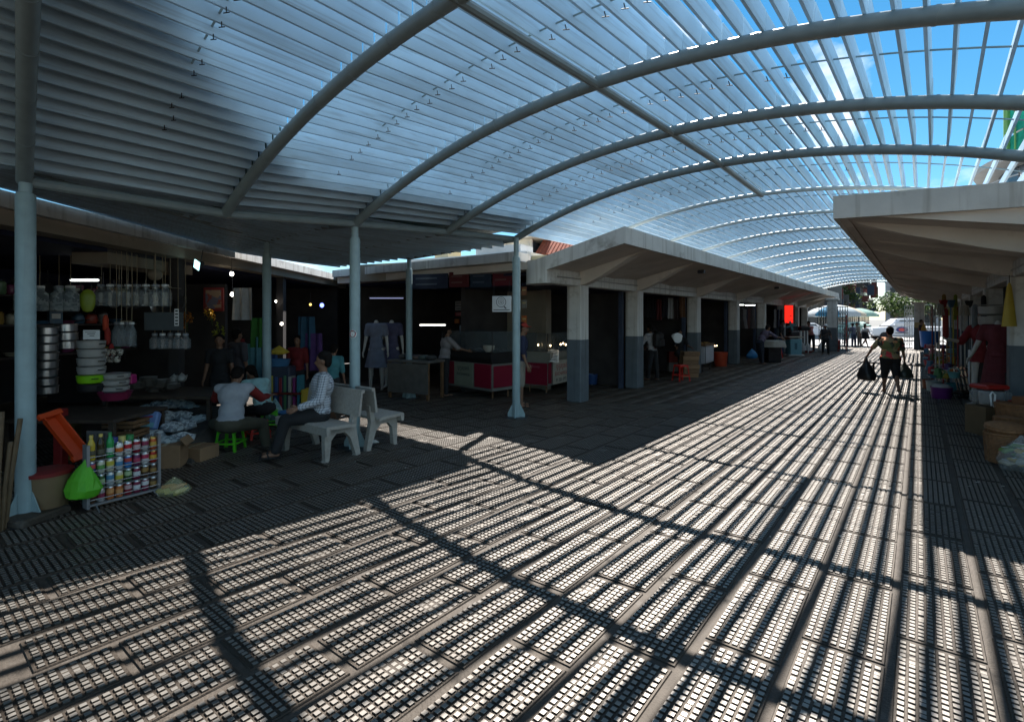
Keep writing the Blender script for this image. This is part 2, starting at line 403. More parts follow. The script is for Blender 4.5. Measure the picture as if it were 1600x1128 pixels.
for k in range(4):
    for i in range(1, 21):
        s = i/20; a = Vector((*B1[k], 0)).lerp(Vector((*B2o[k], 0)), s); b = Vector((*B1[k+1], 0)).lerp(Vector((*B2o[k+1], 0)), s)
        if (a-b).length < .2: continue
        t = FT/2
        q = []
        for p, zo in ((a, ZO[k]), (b, ZO[k+1])):
            z = (arch_z(-5.9)+BOT)*(1-s)+zo*s; q += [(p.x-t,p.y,z),(p.x+t,p.y,z),(p.x+t,p.y,z+.13),(p.x-t,p.y,z+.13)]
        MB().add(q, SF).build('slat', slat_m, side)
post(-8.45, 4.1, ZS-.02, side, 'grey-blue post behind the seated man'); post(-8.55, 7.2, ZS-.02, side, 'grey-blue post before the dress stall')
# sheet added over the outer slats and the wing to shade slats and floor
def ribbed(pts_edge_a, pts_edge_b, z0, dz, name, parent, m_):
    pass
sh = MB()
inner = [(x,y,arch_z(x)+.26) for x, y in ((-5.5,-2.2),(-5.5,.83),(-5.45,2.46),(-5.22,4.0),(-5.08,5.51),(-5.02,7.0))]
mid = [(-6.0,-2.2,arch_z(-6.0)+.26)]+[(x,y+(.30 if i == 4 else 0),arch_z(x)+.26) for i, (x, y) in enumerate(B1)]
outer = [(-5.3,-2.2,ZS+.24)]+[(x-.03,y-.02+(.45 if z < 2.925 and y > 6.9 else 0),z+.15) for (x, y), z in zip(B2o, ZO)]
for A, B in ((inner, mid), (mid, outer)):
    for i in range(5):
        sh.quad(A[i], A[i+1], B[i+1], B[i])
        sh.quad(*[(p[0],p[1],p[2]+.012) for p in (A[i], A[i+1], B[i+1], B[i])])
sh.build('added_shade_sheet', sheet_m, side)
sh2 = MB()       # sheet added above the near canopy end to darken its slats
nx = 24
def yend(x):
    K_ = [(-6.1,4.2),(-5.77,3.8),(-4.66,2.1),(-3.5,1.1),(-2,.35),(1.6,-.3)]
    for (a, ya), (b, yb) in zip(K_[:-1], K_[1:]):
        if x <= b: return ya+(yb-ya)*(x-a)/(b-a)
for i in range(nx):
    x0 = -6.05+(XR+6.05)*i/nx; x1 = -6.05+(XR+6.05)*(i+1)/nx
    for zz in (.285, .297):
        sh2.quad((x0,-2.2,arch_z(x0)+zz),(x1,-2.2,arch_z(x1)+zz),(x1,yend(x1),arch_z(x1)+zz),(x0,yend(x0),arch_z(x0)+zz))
sh2.build('added_shade_sheet', sheet_m, canopy)
# ================================================================== arcades
def rib_profile(xw, xe, zlow, zslab_w, zslab_e):
    """bracket under the slab, from the column (xw) out to the eave (xe)"""
    P = []
    n = 12
    for i in range(n+1):
        t = i/n; s = t*t*(3-2*t)
        s = .55*s+.45*t
        P.append((xw+(xe-xw)*t, zlow+(zslab_e-.015-zlow)*min(1, s*1.02)))
    P.append((xe, zslab_e+.01)); P.append((xw, zslab_w+.02))
    return P
def column(x, y, parent, h=2.38, w=.33, hb=1.29):
    o = MB().rbox((0,0,h/2), (w,w,h), .02).build('column', conc, parent, loc=(x, y, 0))
    b = MB().rbox((0,0,hb/2), (w+.006,w+.006,hb), .02)
    b.build('painted_base', band, o)
    return o
arc = thing('market_arcade', 'long arcade with square grey-based columns and upturned white roof edge, left of the aisle', 'arcade')
XW, XE, Y0, Y1 = -5.5, -3.82, 7.82, 36.4
roof = MB()
roof.prism([(XE,3.20),(XE,2.95),(XE-.10,2.95),(XE-.10,2.99),(-5.4,2.64),(-12.2,2.64),(-12.2,2.80),(-5.55,2.78)], Y0, Y1, 'y')
roof.build('roof_slab', soffit, arc)
fas = MB()
fas.prism([(XE+.02,3.22),(XE+.02,2.94),(XE-.03,2.94),(XE-.03,3.22)], Y0-.02, Y1, 'y')
fas.build('roof_fascia', conc, arc)
g = MB()
g.prism([(XE+.02,3.22),(XE+.02,2.945),(-5.36,2.60),(-5.36,2.36),(-5.62,2.36),(-5.62,2.80)], Y0-.07, Y0-.022, 'y')
g.build('gable_fascia', conc, arc)
cor = MB()     # rounded corner block where the gable turns into the passage front
pl = [(-5.62,Y0-.07)]+[(-5.62-.42*math.sin(a), Y0+.35-.42*math.cos(a)) for a in [math.pi/2*i/8 for i in range(9)]]+[(-6.04,Y0+.5),(-5.62,Y0+.5)]
cor.prism(pl, 2.36, 2.80, 'z'); cor.build('rounded_corner', conc, arc, True)
sf = MB(); sf.prism([(Y0-.16,2.80),(Y0+.3,2.80),(Y0+.3,2.96),(Y0-.16,2.98)], -12.2, -6.0, 'x'); sf.build('passage_fascia', conc, arc)
bm_ = MB(); bm_.rbox((XW,(Y0+Y1)/2,2.50), (.24,Y1-Y0,.28), .015); bm_.build('edge_beam', conc, arc)
LY = [9.08, 11.75, 16.0, 20.4, 24.7, 28.9, 32.7, 35.6]
for y in LY:
    column(XW, y, arc)
    r = MB(); r.prism(rib_profile(XW+.1, XE-.12, 2.37, 2.66, 2.98), y-.10, y+.10, 'y'); r.build('roof_bracket', soffit, arc)
for a, b in zip(LY[:-1], LY[1:]):       # shallow fold of the soffit in the middle of each bay
    y = (a+b)/2
    r = MB(); r.loft([[(XW+.12,y-.9,2.64),(XW+.12,y,2.60),(XW+.12,y+.9,2.64)],[(XE-.2,y-.25,2.95),(XE-.2,y,2.945),(XE-.2,y+.25,2.95)]], False, False, closed=False)
    r.build('soffit_fold', soffit, arc)
for y in LY[1:]:
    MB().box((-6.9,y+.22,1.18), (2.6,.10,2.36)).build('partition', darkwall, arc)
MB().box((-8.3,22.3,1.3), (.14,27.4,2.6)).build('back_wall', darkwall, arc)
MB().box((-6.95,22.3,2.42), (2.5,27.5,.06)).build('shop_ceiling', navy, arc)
# jambs and folded shutters of the shops
shut = mat('blue_shutter', (.035,.05,.085), rough=.6, var=.2, scale=5)
for i, y in enumerate(LY[1:6]):
    MB().box((-5.72,y-.28,1.18), (.10,.08,2.36)).build('door_jamb', shut, arc)
    for j in range(4):
        MB().box((-5.9-.12*j,y+.30+.05*(j%2),1.15), (.115,.03,2.2), .35*(-1)**j).build('shutter_leaf', shut, arc)
# passage side: walls of the corner shops
MB().box((-7.95,10.2,1.3), (1.75,.12,2.6)).build('cream_wall', cream, arc)
MB().box((-7.02,10.15,1.3), (.12,.22,2.6)).build('wall_pier', cream, arc)
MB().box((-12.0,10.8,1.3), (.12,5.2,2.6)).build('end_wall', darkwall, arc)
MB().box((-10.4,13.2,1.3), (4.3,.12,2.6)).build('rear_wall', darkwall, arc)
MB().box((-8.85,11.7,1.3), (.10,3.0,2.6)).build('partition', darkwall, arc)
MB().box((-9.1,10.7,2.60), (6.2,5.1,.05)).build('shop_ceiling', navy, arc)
cd = MB(); cd.tube([(XW+.135,Y0+.3,2.50),(XW+.135,Y1-.3,2.50)], .012, 6); cd.build('conduit', plastic('conduit_grey', (.30,.29,.27)), arc)
for y in LY: MB().rbox((XW+.14,y+.35,2.50), (.05,.11,.11), .008).build('junction_box', plastic('conduit_grey', (.30,.29,.27)), arc)
for y in (12.6, 21.0): MB().rbox((-4.15,y,2.84), (.16,.10,.08), .01).build('floodlight', dkmetal, arc)
# right arcade
arr = thing('market_arcade', 'arcade on the right whose wide white soffit hangs over mannequins and buckets', 'arcade')
XWr, XEr, Y0r, Y1r = 1.28, -.82, 7.52, 36.3
roof = MB()
roof.prism([(XEr,3.20),(XEr,2.95),(XEr+.12,2.95),(XEr+.12,2.98),(1.2,2.62),(7.5,2.62),(7.5,2.80),(1.4,2.80)], Y0r, Y1r, 'y')
roof.build('roof_slab', soffit, arr)
MB().prism([(XEr-.02,3.22),(XEr-.02,2.94),(XEr+.03,2.94),(XEr+.03,3.22)], Y0r-.02, Y1r, 'y').build('roof_fascia', conc, arr)
MB().prism([(XEr-.02,3.22),(XEr-.02,2.94),(1.25,2.84),(7.5,2.70),(7.5,2.98),(1.3,3.10)], Y0r-.07, Y0r-.022, 'y').build('gable_fascia', conc, arr)
MB().rbox((XWr,(Y0r+Y1r)/2,2.49), (.24,Y1r-Y0r,.26), .015).build('edge_beam', conc, arr)
RY = [8.15, 11.45, 15.5, 19.7, 24.0, 28.3, 32.5, 35.6]
for y in RY:
    column(XWr, y, arr)
    MB().prism([(x, z) for x, z in [(XWr-.1,2.37),(.6,2.52),(-.1,2.74),(XEr+.16,2.955),(XEr+.16,2.985),(XWr-.1,2.66)]], y-.09, y+.09, 'y').build('roof_bracket', soffit, arr)
    MB().prism([(x, z) for x, z in [(XWr-.1,2.55),(XEr+.3,2.925),(XEr+.3,2.98),(XWr-.1,2.66)]], y+1.9, y+2.0, 'y').build('soffit_rib', soffit, arr)
for y in RY[1:]:
    MB().box((2.6,y+.22,1.18), (2.4,.10,2.36)).build('partition', darkwall, arr)
MB().box((3.9,21.9,1.3), (.14,28.6,2.6)).build('back_wall', darkwall, arr)
MB().box((2.6,22.0,2.42), (2.4,28.5,.05)).build('shop_ceiling', navy, arr)
MB().tube([(XWr-.135,Y0r+.3,2.47),(XWr-.135,Y1r-.3,2.47)], .012, 6).build('conduit', plastic('conduit_grey', (.30,.29,.27)), arr)
for y in RY: MB().rbox((XWr-.14,y+.35,2.47), (.05,.11,.11), .008).build('junction_box', plastic('conduit_grey', (.30,.29,.27)), arr)
# ================================================================== housewares stall building on the left (runs along the passage)
st = thing('stall_building', 'dark open-fronted market building of housewares stalls behind the posts', 'market building', (0,0,0), TH)
# in this frame x = sideways from the camera axis, y = depth along it
MB().box((-5.22,9.6,2.92), (.10,13.5,.17)).build('roof_fascia', conc, st)
MB().box((-7.9,9.6,2.90), (5.2,13.5,.10)).build('roof_slab', soffit, st)
MB().box((-5.45,9.6,2.76), (.30,13.5,.16)).build('edge_beam', cream, st)
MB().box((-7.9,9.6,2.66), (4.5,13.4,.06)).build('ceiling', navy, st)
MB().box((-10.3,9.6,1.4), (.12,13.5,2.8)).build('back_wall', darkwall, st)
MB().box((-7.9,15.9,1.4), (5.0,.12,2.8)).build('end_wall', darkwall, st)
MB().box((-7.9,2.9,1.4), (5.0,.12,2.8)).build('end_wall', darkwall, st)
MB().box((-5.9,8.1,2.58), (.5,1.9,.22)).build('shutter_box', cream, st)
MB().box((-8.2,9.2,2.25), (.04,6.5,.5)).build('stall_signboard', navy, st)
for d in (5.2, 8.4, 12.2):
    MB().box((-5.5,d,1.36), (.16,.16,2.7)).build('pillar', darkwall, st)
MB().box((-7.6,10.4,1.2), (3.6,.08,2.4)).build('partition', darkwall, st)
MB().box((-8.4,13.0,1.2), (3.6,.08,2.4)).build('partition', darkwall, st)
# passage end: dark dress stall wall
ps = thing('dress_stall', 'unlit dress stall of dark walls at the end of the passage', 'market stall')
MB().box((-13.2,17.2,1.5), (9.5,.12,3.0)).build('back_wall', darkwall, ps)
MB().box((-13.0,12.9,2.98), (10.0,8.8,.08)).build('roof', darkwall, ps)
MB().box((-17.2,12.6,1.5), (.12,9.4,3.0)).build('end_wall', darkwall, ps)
o = MB().box((0,0,0), (2.4,.06,.42)).build('signboard', cream, ps, loc=W(612,425,d=12.4)); o.rotation_euler = (0,0,.25)
# no hall is built behind the viewer; added sheets shade the near canopy
# ================================================================== far street: shophouses, trees, house roofs
# ================================================================== far street: shophouses, trees, roofs
far_cols = {}
winm = mat('far_window', (.05,.06,.07), rough=.2, var=.2)
def shophouse(name, label, x, y, w, dpt, h, col, floors, bays, awn=None, roofcol=(.25,.12,.08), rz=0, front=-1):
    t = thing(name, label, 'building', (x, y, 0), rz, 'buildings across the far street')
    wm = mat('far_wall_%d' % len(far_cols), col, rough=.9, var=.18, scale=.4, dirt=tuple(c*.6 for c in col), dscale=.5, dthr=.55); far_cols[label] = wm
    MB().box((0,0,h/2), (w,dpt,h)).build('wall', wm, t)
    MB().rbox((0,0,h+.15), (w+.3,dpt+.3,.3), .05).build('parapet', wm, t)
    fh = h/floors
    for f in range(floors):
        for b in range(bays):
            bx = -w/2+w*(b+.5)/bays
            o = MB().box((0,0,0), (w/bays*.62,.14,fh*.52)).build('window', winm, t, loc=(bx, front*(dpt/2+.03), fh*(f+.5)))
            MB().box((0,front*.09,-fh*.29), (w/bays*.75,.22,.07)).build('sill', wm, o)
        if f > 0:
            MB().box((0, front*(dpt/2+.45), fh*f-.05), (w*.96,.9,.12)).build('balcony', wm, t)
            rail = MB()
            for q in range(int(w*2)): rail.box((-w*.46+q*.46+.1, front*(dpt/2+.86), fh*f+.42), (.03,.03,.8))
            rail.box((0, front*(dpt/2+.86), fh*f+.84), (w*.94,.05,.05)); rail.build('railing', dkmetal, t)
    if awn:
        MB().box((0, front*(dpt/2+.9), 3.0), (w*.9,1.8,.06), rot=Euler((.25*-front,0,0))).build('awning', plastic('awn_%d' % len(far_cols), awn), t)
    return t
SH = [(62,5.5,(.15,.13,.11),3,3,None,11.0,'drab three-storey shophouse nearest on the receding street'),
      (68,6,(.10,.10,.11),4,3,(.05,.10,.07),13.0,'charcoal shophouse with a green awning on the receding street'),
      (74.5,6,(.15,.055,.05),4,3,None,12.0,'brick red shophouse after the charcoal one'),
      (81,6.4,(.13,.12,.12),3,3,(.25,.05,.04),11.5,'grey shophouse with a red awning on the receding street'),
      (88.5,8,(.13,.045,.045),4,4,None,13.5,'dark red shophouse of four storeys down the street'),
      (97.5,9,(.34,.29,.17),4,3,(.38,.24,.04),14.0,'ochre yellow shophouse far down the street'),
      (108,11,(.11,.10,.10),4,4,None,14.5,'dark grey shophouse beyond the ochre one'),
      (121,13,(.22,.05,.055),4,4,None,15,'crimson shophouse farthest down the street')]
for y, w, col, fl, bays, awn, h, lab in SH:
    t = shophouse('shophouse', lab, -12.6, y, w, 9, h, col, fl, bays, awn, rz=math.pi/2)
    rd = random.Random(int(y))
    for q in range(5):
        c_ = rd.choice(((.13,.03,.025),(.20,.18,.14),(.03,.05,.09),(.17,.11,.03),(.10,.10,.10),(.07,.06,.05)))
        MB().rbox((rd.uniform(-w*.42,w*.42), -4.5-rd.uniform(.6,1.5), rd.uniform(2.8,h*.8)), (.14,rd.uniform(.8,1.4),rd.uniform(.5,2.2)), .02).build('shop_sign', plastic('far_sign_%d' % rd.randrange(9), c_), t)
    for q in range(3): MB().rbox((rd.uniform(-w*.4,w*.4), -4.75, rd.uniform(3.2,h*.85)), (.8,.4,.55), .03).build('air_conditioner', plastic('ac_white', (.4,.4,.38)), t)
shophouse('white_building', 'white building with a broad window band at the head of the street', -1.0, 122, 8, 9, 8.4, (.62,.62,.61), 2, 2)
shophouse('apartment_house', 'tan apartment house behind the right arcade', 26, 92, 14, 9, 12, (.25,.21,.17), 4, 4)
leafs = [mat('leaf_a', (.075,.12,.03), rough=.6, var=.35, scale=1.2, trans=.25), mat('leaf_b', (.045,.085,.022), rough=.6, var=.35, scale=1.2, trans=.25), mat('leaf_c', (.11,.15,.045), rough=.6, var=.3, scale=1.2, trans=.25)]
bark = mat('bark', (.10,.075,.055), rough=.95, var=.3, scale=8, bump=.5, bscale=20)
def tree(label, x, y, h, r, seed, n=900, ls=.3):
    rd = random.Random(seed)
    t = thing('tree', label, 'tree', (x, y, 0), 0, 'street trees beyond the aisle')
    tr = MB(); top = h*.62
    tr.tube([(0,0,0),(.06,.03,h*.2),(-.05,.06,h*.38),(.03,0,top)], [.17*h/6,.14*h/6,.11*h/6,.05*h/6], 9)
    tips = []
    for k in range(7):
        a = rd.uniform(0,6.28); z0 = h*rd.uniform(.3,.5); L_ = r*rd.uniform(.5,.85)
        e = Vector((L_*math.cos(a), L_*math.sin(a), z0+h*rd.uniform(.12,.35))); tips.append(e)
        tr.tube([(0,0,z0), tuple((Vector((0,0,z0))+e)/2+Vector((0,0,.1*h/6))), tuple(e)], [.07*h/6,.05*h/6,.02*h/6], 6)
    tr.build('trunk', bark, t, True)
    cl = [(e, r*rd.uniform(.3,.5)) for e in tips]+[(Vector((rd.uniform(-.5,.5)*r, rd.uniform(-.5,.5)*r, h*rd.uniform(.55,.86))), r*rd.uniform(.3,.52)) for _ in range(9)]
    V, F, M = [], [], []
    for k in range(n):
        c, cr_ = rd.choice(cl); d = Vector((rd.gauss(0,1), rd.gauss(0,1), rd.gauss(0,.8))).normalized()*cr_*rd.uniform(.45,1.05)**.6
        p = c+d; s = ls*rd.uniform(.55,1.25)
        e = Euler((rd.uniform(-.9,.9), rd.uniform(-.9,.9), rd.uniform(0,6.28))).to_matrix()
        o = len(V); V += [tuple(p+e @ Vector(q)) for q in ((-s*.5,0,0),(0,-s*.32,.05*s),(s*.6,0,0),(0,s*.32,.05*s))]; F.append((o,o+1,o+2,o+3)); M.append(rd.choice((0,0,1,1,2)))
    me = bpy.data.meshes.new('crown'); me.from_pydata(V, [], F)
    for q in leafs: me.materials.append(q)
    me.polygons.foreach_set('material_index', M); me.update()
    obj('crown', me, t)
    return t
tree('leafy round tree standing between the pickup and the right gate', -1.9, 64.5, 4.5, 2.2, 1, 2200, .30)
tree('darker tree with a low crown beyond the blue barrel', .9, 67, 4.9, 2.3, 2, 2000, .30)
tree('broad tree farther right beyond the van', 3.6, 68, 5.2, 2.6, 3, 2000, .32)
tree('tree whose crown shows between the last arcade columns', -10.5, 52, 5.4, 2.6, 4, 1200, .3)
tree('tall slim tree before the dark grey shophouse', -6.6, 70, 6.4, 1.5, 5, 900, .3)
tree('tree half hidden behind the arcade roof tip', -15.5, 60, 7.2, 3.0, 6, 1400, .34)
# house roofs showing over the left arcade
redtile = mat('red_roof_tile', (.32,.085,.045), rough=.85, var=.25, scale=3, bump=.5, bscale=8)
yel = mat('pale_yellow_wall', (.55,.47,.30), rough=.9, var=.12, scale=.8)
whitew = mat('white_wall', (.66,.65,.63), rough=.9, var=.10, scale=.8)
ho = thing('roof_house', 'white rooftop house with red tiled roof rising over the arcade', 'house', (-23.5, 33.0, 0), .2)
MB().box((0,0,3.2), (7.2,5,6.4)).build('wall', whitew, ho)
MB().box((-1.2,-2.45,7.0), (3.4,.2,1.2)).build('upper_wall', whitew, ho)
MB().box((-1.2,0,6.9), (3.2,4.6,1.1)).build('loggia', winm, ho)
for q in range(4): MB().box((-2.6+q*.95,-2.58,6.9), (.14,.14,1.0)).build('mullion', whitew, ho)
MB().box((-1.2,-.3,7.62), (4.6,6.2,.16), rot=Euler((0,-.05,0))).build('eave', whitew, ho)
rt_ = MB(); rt_.loft([[(.9,-2.9,6.35),(5.2,-2.9,6.35),(5.2,2.9,6.35),(.9,2.9,6.35)],[(.9,-.2,8.5),(3.2,-.2,8.5),(3.2,.2,8.5),(.9,.2,8.5)]]); rfo = rt_.build('roof', redtile, ho)
for q in range(14):
    f_ = q/14; MB().tube([(.95+.3*q,-2.92,6.37),(.95+.3*q-.12*max(0,q-6),-.22-.0*q,8.5-.0*q) if q < 8 else (3.2,-.22,8.5)], .05, 5).build('roof_tile_row', redtile, rfo)
MB().box((1.2,-1.3,8.3), (.7,.6,1.1)).build('chimney', dkmetal, ho)
yh = thing('flat_roof_block', 'pale yellow low block with stained stepped roof edges past the arcade corner', 'building', (-21, 25.5, 0), .15)
MB().box((0,0,2.6), (9,6,5.2)).build('wall', yel, yh)
MB().box((-.6,-2.4,5.25), (8.4,2.2,.35)).build('parapet', whitew, yh)
MB().box((-3.4,-1.4,5.7), (1.1,1.4,1.2)).build('stair_head', yel, yh)
MB().box((1.6,-2.6,5.62), (3.0,1.5,.5)).build('water_tank', whitew, yh)
MB().box((0,-3.6,4.7), (9,1.4,.14), rot=Euler((.35,0,0))).build('tin_roof', mat('tin_roof', (.45,.36,.22), rough=.6, var=.3, scale=1.5), yh)
# round balconied building at the upper right
rb = thing('round_building', 'round balconied corner building with green scaffold netting above the right arcade', 'building', (0,0,0))
bc = CAMF(44.2, 33.5); rb.location = bc; rb.scale = (1, 1, 1.07)
rw = mat('round_building_wall', (.42,.42,.41), rough=.85, var=.12, scale=.6); rgr = mat('round_building_grey', (.24,.235,.23), rough=.85, var=.2, scale=.8)  # pale slabs, darker grey main walls
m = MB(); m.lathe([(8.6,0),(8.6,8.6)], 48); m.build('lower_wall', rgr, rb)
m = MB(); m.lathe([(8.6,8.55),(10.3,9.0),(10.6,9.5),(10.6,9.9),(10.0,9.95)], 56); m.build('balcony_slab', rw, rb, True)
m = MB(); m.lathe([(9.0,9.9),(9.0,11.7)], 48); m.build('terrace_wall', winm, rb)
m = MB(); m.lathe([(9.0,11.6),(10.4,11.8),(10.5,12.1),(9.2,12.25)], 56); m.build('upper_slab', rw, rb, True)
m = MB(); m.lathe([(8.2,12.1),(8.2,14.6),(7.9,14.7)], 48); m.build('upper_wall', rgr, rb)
for q in range(40):
    a = 2*math.pi*q/40; MB().box((10.35*math.cos(a),10.35*math.sin(a),10.25), (.10,.10,.7), a).build('baluster', rw, rb)
m = MB()
m.lathe([(10.40,10.55),(10.48,10.55),(10.48,10.63),(10.40,10.63)], 56, caps=(False,False)); m.build('handrail', rw, rb)
for q in range(24):
    a = 2*math.pi*q/24+.1
    o = MB().box((0,0,0), (.12,1.3,1.7)).build('window', winm, rb, loc=(8.22*math.cos(a),8.22*math.sin(a),13.3)); o.rotation_euler = (0,0,a)
    o = MB().box((0,0,0), (.14,1.2,1.5)).build('window', winm, rb, loc=(8.62*math.cos(a),8.62*math.sin(a),7.2)); o.rotation_euler = (0,0,a)
ad = math.atan2(-bc.y, -bc.x)     # towards the viewer
for q, (w_, colr) in enumerate(((2.6, (.45,.62,.60)),)):
    a = ad+.12
    o = MB().rbox((0,0,0), (.08,w_,1.5), .02).build('sign_panel', plastic('sign_panel_teal', (.42,.60,.58)), rb, loc=(9.35*math.cos(a),9.35*math.sin(a),10.9)); o.rotation_euler = (0,0,a)
    for k in range(6):
        b = k*math.pi/3; MB().ell((.06,-.75+.14*math.cos(b),.14*math.sin(b)+.1), (.02,.09,.09), 8, 5).build('petal', plastic('sign_red' if k % 2 else 'sign_black', (.35,.10,.08) if k % 2 else (.05,.05,.05)), o)
net = mat('scaffold_net', (.02,.42,.28), rough=.7, var=.2, scale=2, trans=.5)
pole_g = mat('scaffold_green', (.16,.36,.12), rough=.6)
sc = thing('scaffold', 'green netted scaffold standing on the round building', 'scaffold', (bc.x, bc.y, 13.0))
nm = MB()
for k in range(18):
    a0 = ad-1.08+.12*k; a1 = a0+.12
    for z0 in (0, 1.9): 
        MB().quad((8.9*math.cos(a0),8.9*math.sin(a0),z0+.06),(8.9*math.cos(a1),8.9*math.sin(a1),z0+.06),(8.9*math.cos(a1),8.9*math.sin(a1),z0+1.84),(8.9*math.cos(a0),8.9*math.sin(a0),z0+1.84)).build('net_panel', net, sc)
    MB().tube([(9.0*math.cos(a0),9.0*math.sin(a0),0),(9.0*math.cos(a0),9.0*math.sin(a0),4.0)], (.06 if k not in (0, 17) else .22), 6).build('scaffold_pole', pole_g, sc)
# ================================================================== vehicles
carw = mat('white_car_paint', (.62,.63,.65), rough=.25, var=.03, spec=.6); glassd = mat('car_glass', (.04,.05,.055), rough=.08, spec=.8, var=0)
tyre = mat('tyre', (.015,.015,.016), rough=.8); redl = plastic('tail_red', (.5,.02,.02)); silver = mat('silver_paint', (.42,.44,.47), rough=.3, metal=.3, var=.04)
def wheel(parent, x, y, r=.34):
    t_ = MB(); t_.lathe([(r*.55,-.11),(r*.93,-.11),(r,-.07),(r,.07),(r*.93,.11),(r*.55,.11)], 20, rot=Matrix.Rotation(math.pi/2,3,'X')); w = t_.build('wheel', tyre, parent, True, loc=(x, y, r))
    r_ = MB(); r_.lathe([(.02,-.05),(r*.56,-.10),(r*.58,.10),(.02,.05)], 14, rot=Matrix.Rotation(math.pi/2,3,'X')); r_.build('rim', silver, w, True)
def body_loft(parent, secs, m_, name='body'):
    """secs: list of (x, z_low, z_high, half_width_low, half_width_high)"""
    mb = MB(); rings = []
    for x, zl, zh, wl, wh in secs:
        zm = (zl+zh)/2
        rings.append([(x,-wl*.92,zl),(x,wl*.92,zl),(x,wl,zl+.1),(x,wl,zm),(x,wh,zh-.05),(x,wh*.9,zh),(x,-wh*.9,zh),(x,-wh,zh-.05),(x,-wl,zm),(x,-wl,zl+.1)])
    mb.loft(rings); return mb.build(name, m_, parent, True, 30)
pk = thing('pickup_truck', 'white double-cab pickup with an oval badge on its door crossing the street', 'pickup truck', (-1.05, 51.8, -.03), math.pi+.42)
# x forward
body_loft(pk, [(2.45,.45,.85,.72,.68),(2.38,.36,1.0,.84,.80),(1.55,.34,1.08,.88,.84),(1.2,.34,1.12,.89,.86),(-2.4,.36,1.12,.88,.87),(-2.45,.42,1.08,.86,.86)], carw)
body_loft(pk, [(1.35,1.08,1.12,.84,.80),(.65,1.08,1.74,.86,.66),(-.9,1.08,1.78,.86,.68),(-1.15,1.08,1.70,.86,.66)], carw, 'cab')
for sy in (-1, 1):
    for x0, x1 in ((.95,.12),(0,-.88)):
        MB().prism([(x0,1.14),(x1,1.14),(x1,1.62),(x0-.42 if x0 > .5 else x0,1.62)], sy*.775, sy*.80, 'y').build('window', glassd, pk)
    o = MB().lathe([(.0,0),(.30,0),(.30,.012)], 20, rot=Matrix.Rotation(math.pi/2*(-sy),3,'X')).build('door_badge', plastic('badge_navy', (.05,.06,.18)), pk, loc=(.45, sy*.895, .86)); o.scale = (1.35,1,.75)
    MB().lathe([(.0,0),(.17,0),(.17,.018)], 16, rot=Matrix.Rotation(math.pi/2*(-sy),3,'X')).build('badge_centre', plastic('badge_red', (.55,.08,.07)), o)
    MB().box((.45,sy*.90,.60), (.9,.01,.05)).build('side_moulding', dkmetal, pk)
    for x0 in (.55,-.45): MB().rbox((x0-.3,sy*.895,1.0), (.16,.03,.03), .008).build('handle', chrome, pk)
    for x in (1.62,-1.55): wheel(pk, x, sy*.80)
    MB().rbox((1.0,sy*.98,1.2), (.12,.14,.2), .03).build('mirror', carw, pk)
    MB().rbox((2.42,sy*.62,.80), (.1,.26,.16), .03).build('headlight', plastic('lamp_clear', (.7,.7,.68)), pk)
    MB().rbox((-2.46,sy*.74,.85), (.04,.14,.3), .01).build('tail_light', redl, pk)
MB().prism([(1.30,1.12),(.72,1.68),(.70,1.66),(1.27,1.12)], -.66, .66, 'y').build('windscreen', glassd, pk)
MB().rbox((2.5,0,.48), (.12,1.5,.22), .04).build('bumper', carw, pk)
def car(label, loc, rz, paint, kind='hatch'):
    c = thing('parked_car', label, 'car', loc, rz, 'vehicles standing in the far street')
    top = 1.42 if kind == 'hatch' else 1.9
    body_loft(c, [(2.05,.42,.72,.66,.62),(1.95,.32,.86,.80,.76),(1.1,.30,.92,.84,.80),(-1.8,.32,.95,.84,.80),(-2.0,.40,.90,.80,.76)], paint)
    body_loft(c, [(1.15,.88,.93,.80,.74),(.4,.88,top-.05,.80,.60),(-1.2,.88,top,.80,.62),(-1.85,.88,top-.3,.78,.62)], paint, 'cab')
    for sy in (-1, 1):
        for x0, x1 in ((.75,-.2),(-.3,-1.35)): MB().prism([(x0,.95),(x1,.95),(x1,top-.14),(x0-.3,top-.14)], sy*.735, sy*.765, 'y').build('window', glassd, c)
        for x in (1.35,-1.3): wheel(c, x, sy*.74, .30)
        MB().rbox((-2.0,sy*.66,.80), (.05,.16,.30), .01).build('tail_light', redl, c)
        MB().rbox((2.02,sy*.58,.66), (.08,.24,.14), .02).build('headlight', plastic('lamp_clear', (.7,.7,.68)), c)
    MB().prism([(-1.88,.98),(-1.55,top-.12),(-1.58,top-.12),(-1.91,.98)], -.58, .58, 'y').build('rear_window', glassd, c)
    return c
car('silver van with red tail lamps beyond the blue bin', (3.3, 46.5, -.03), math.pi/2+.25, silver, 'van')
car('white car partly hidden behind the market umbrella', (-7.6, 50.5, -.03), .4, carw)
car('pale green car behind the white pickup', (-5.6, 60, -.03), 2.9, plastic('car_green', (.35,.5,.45)))
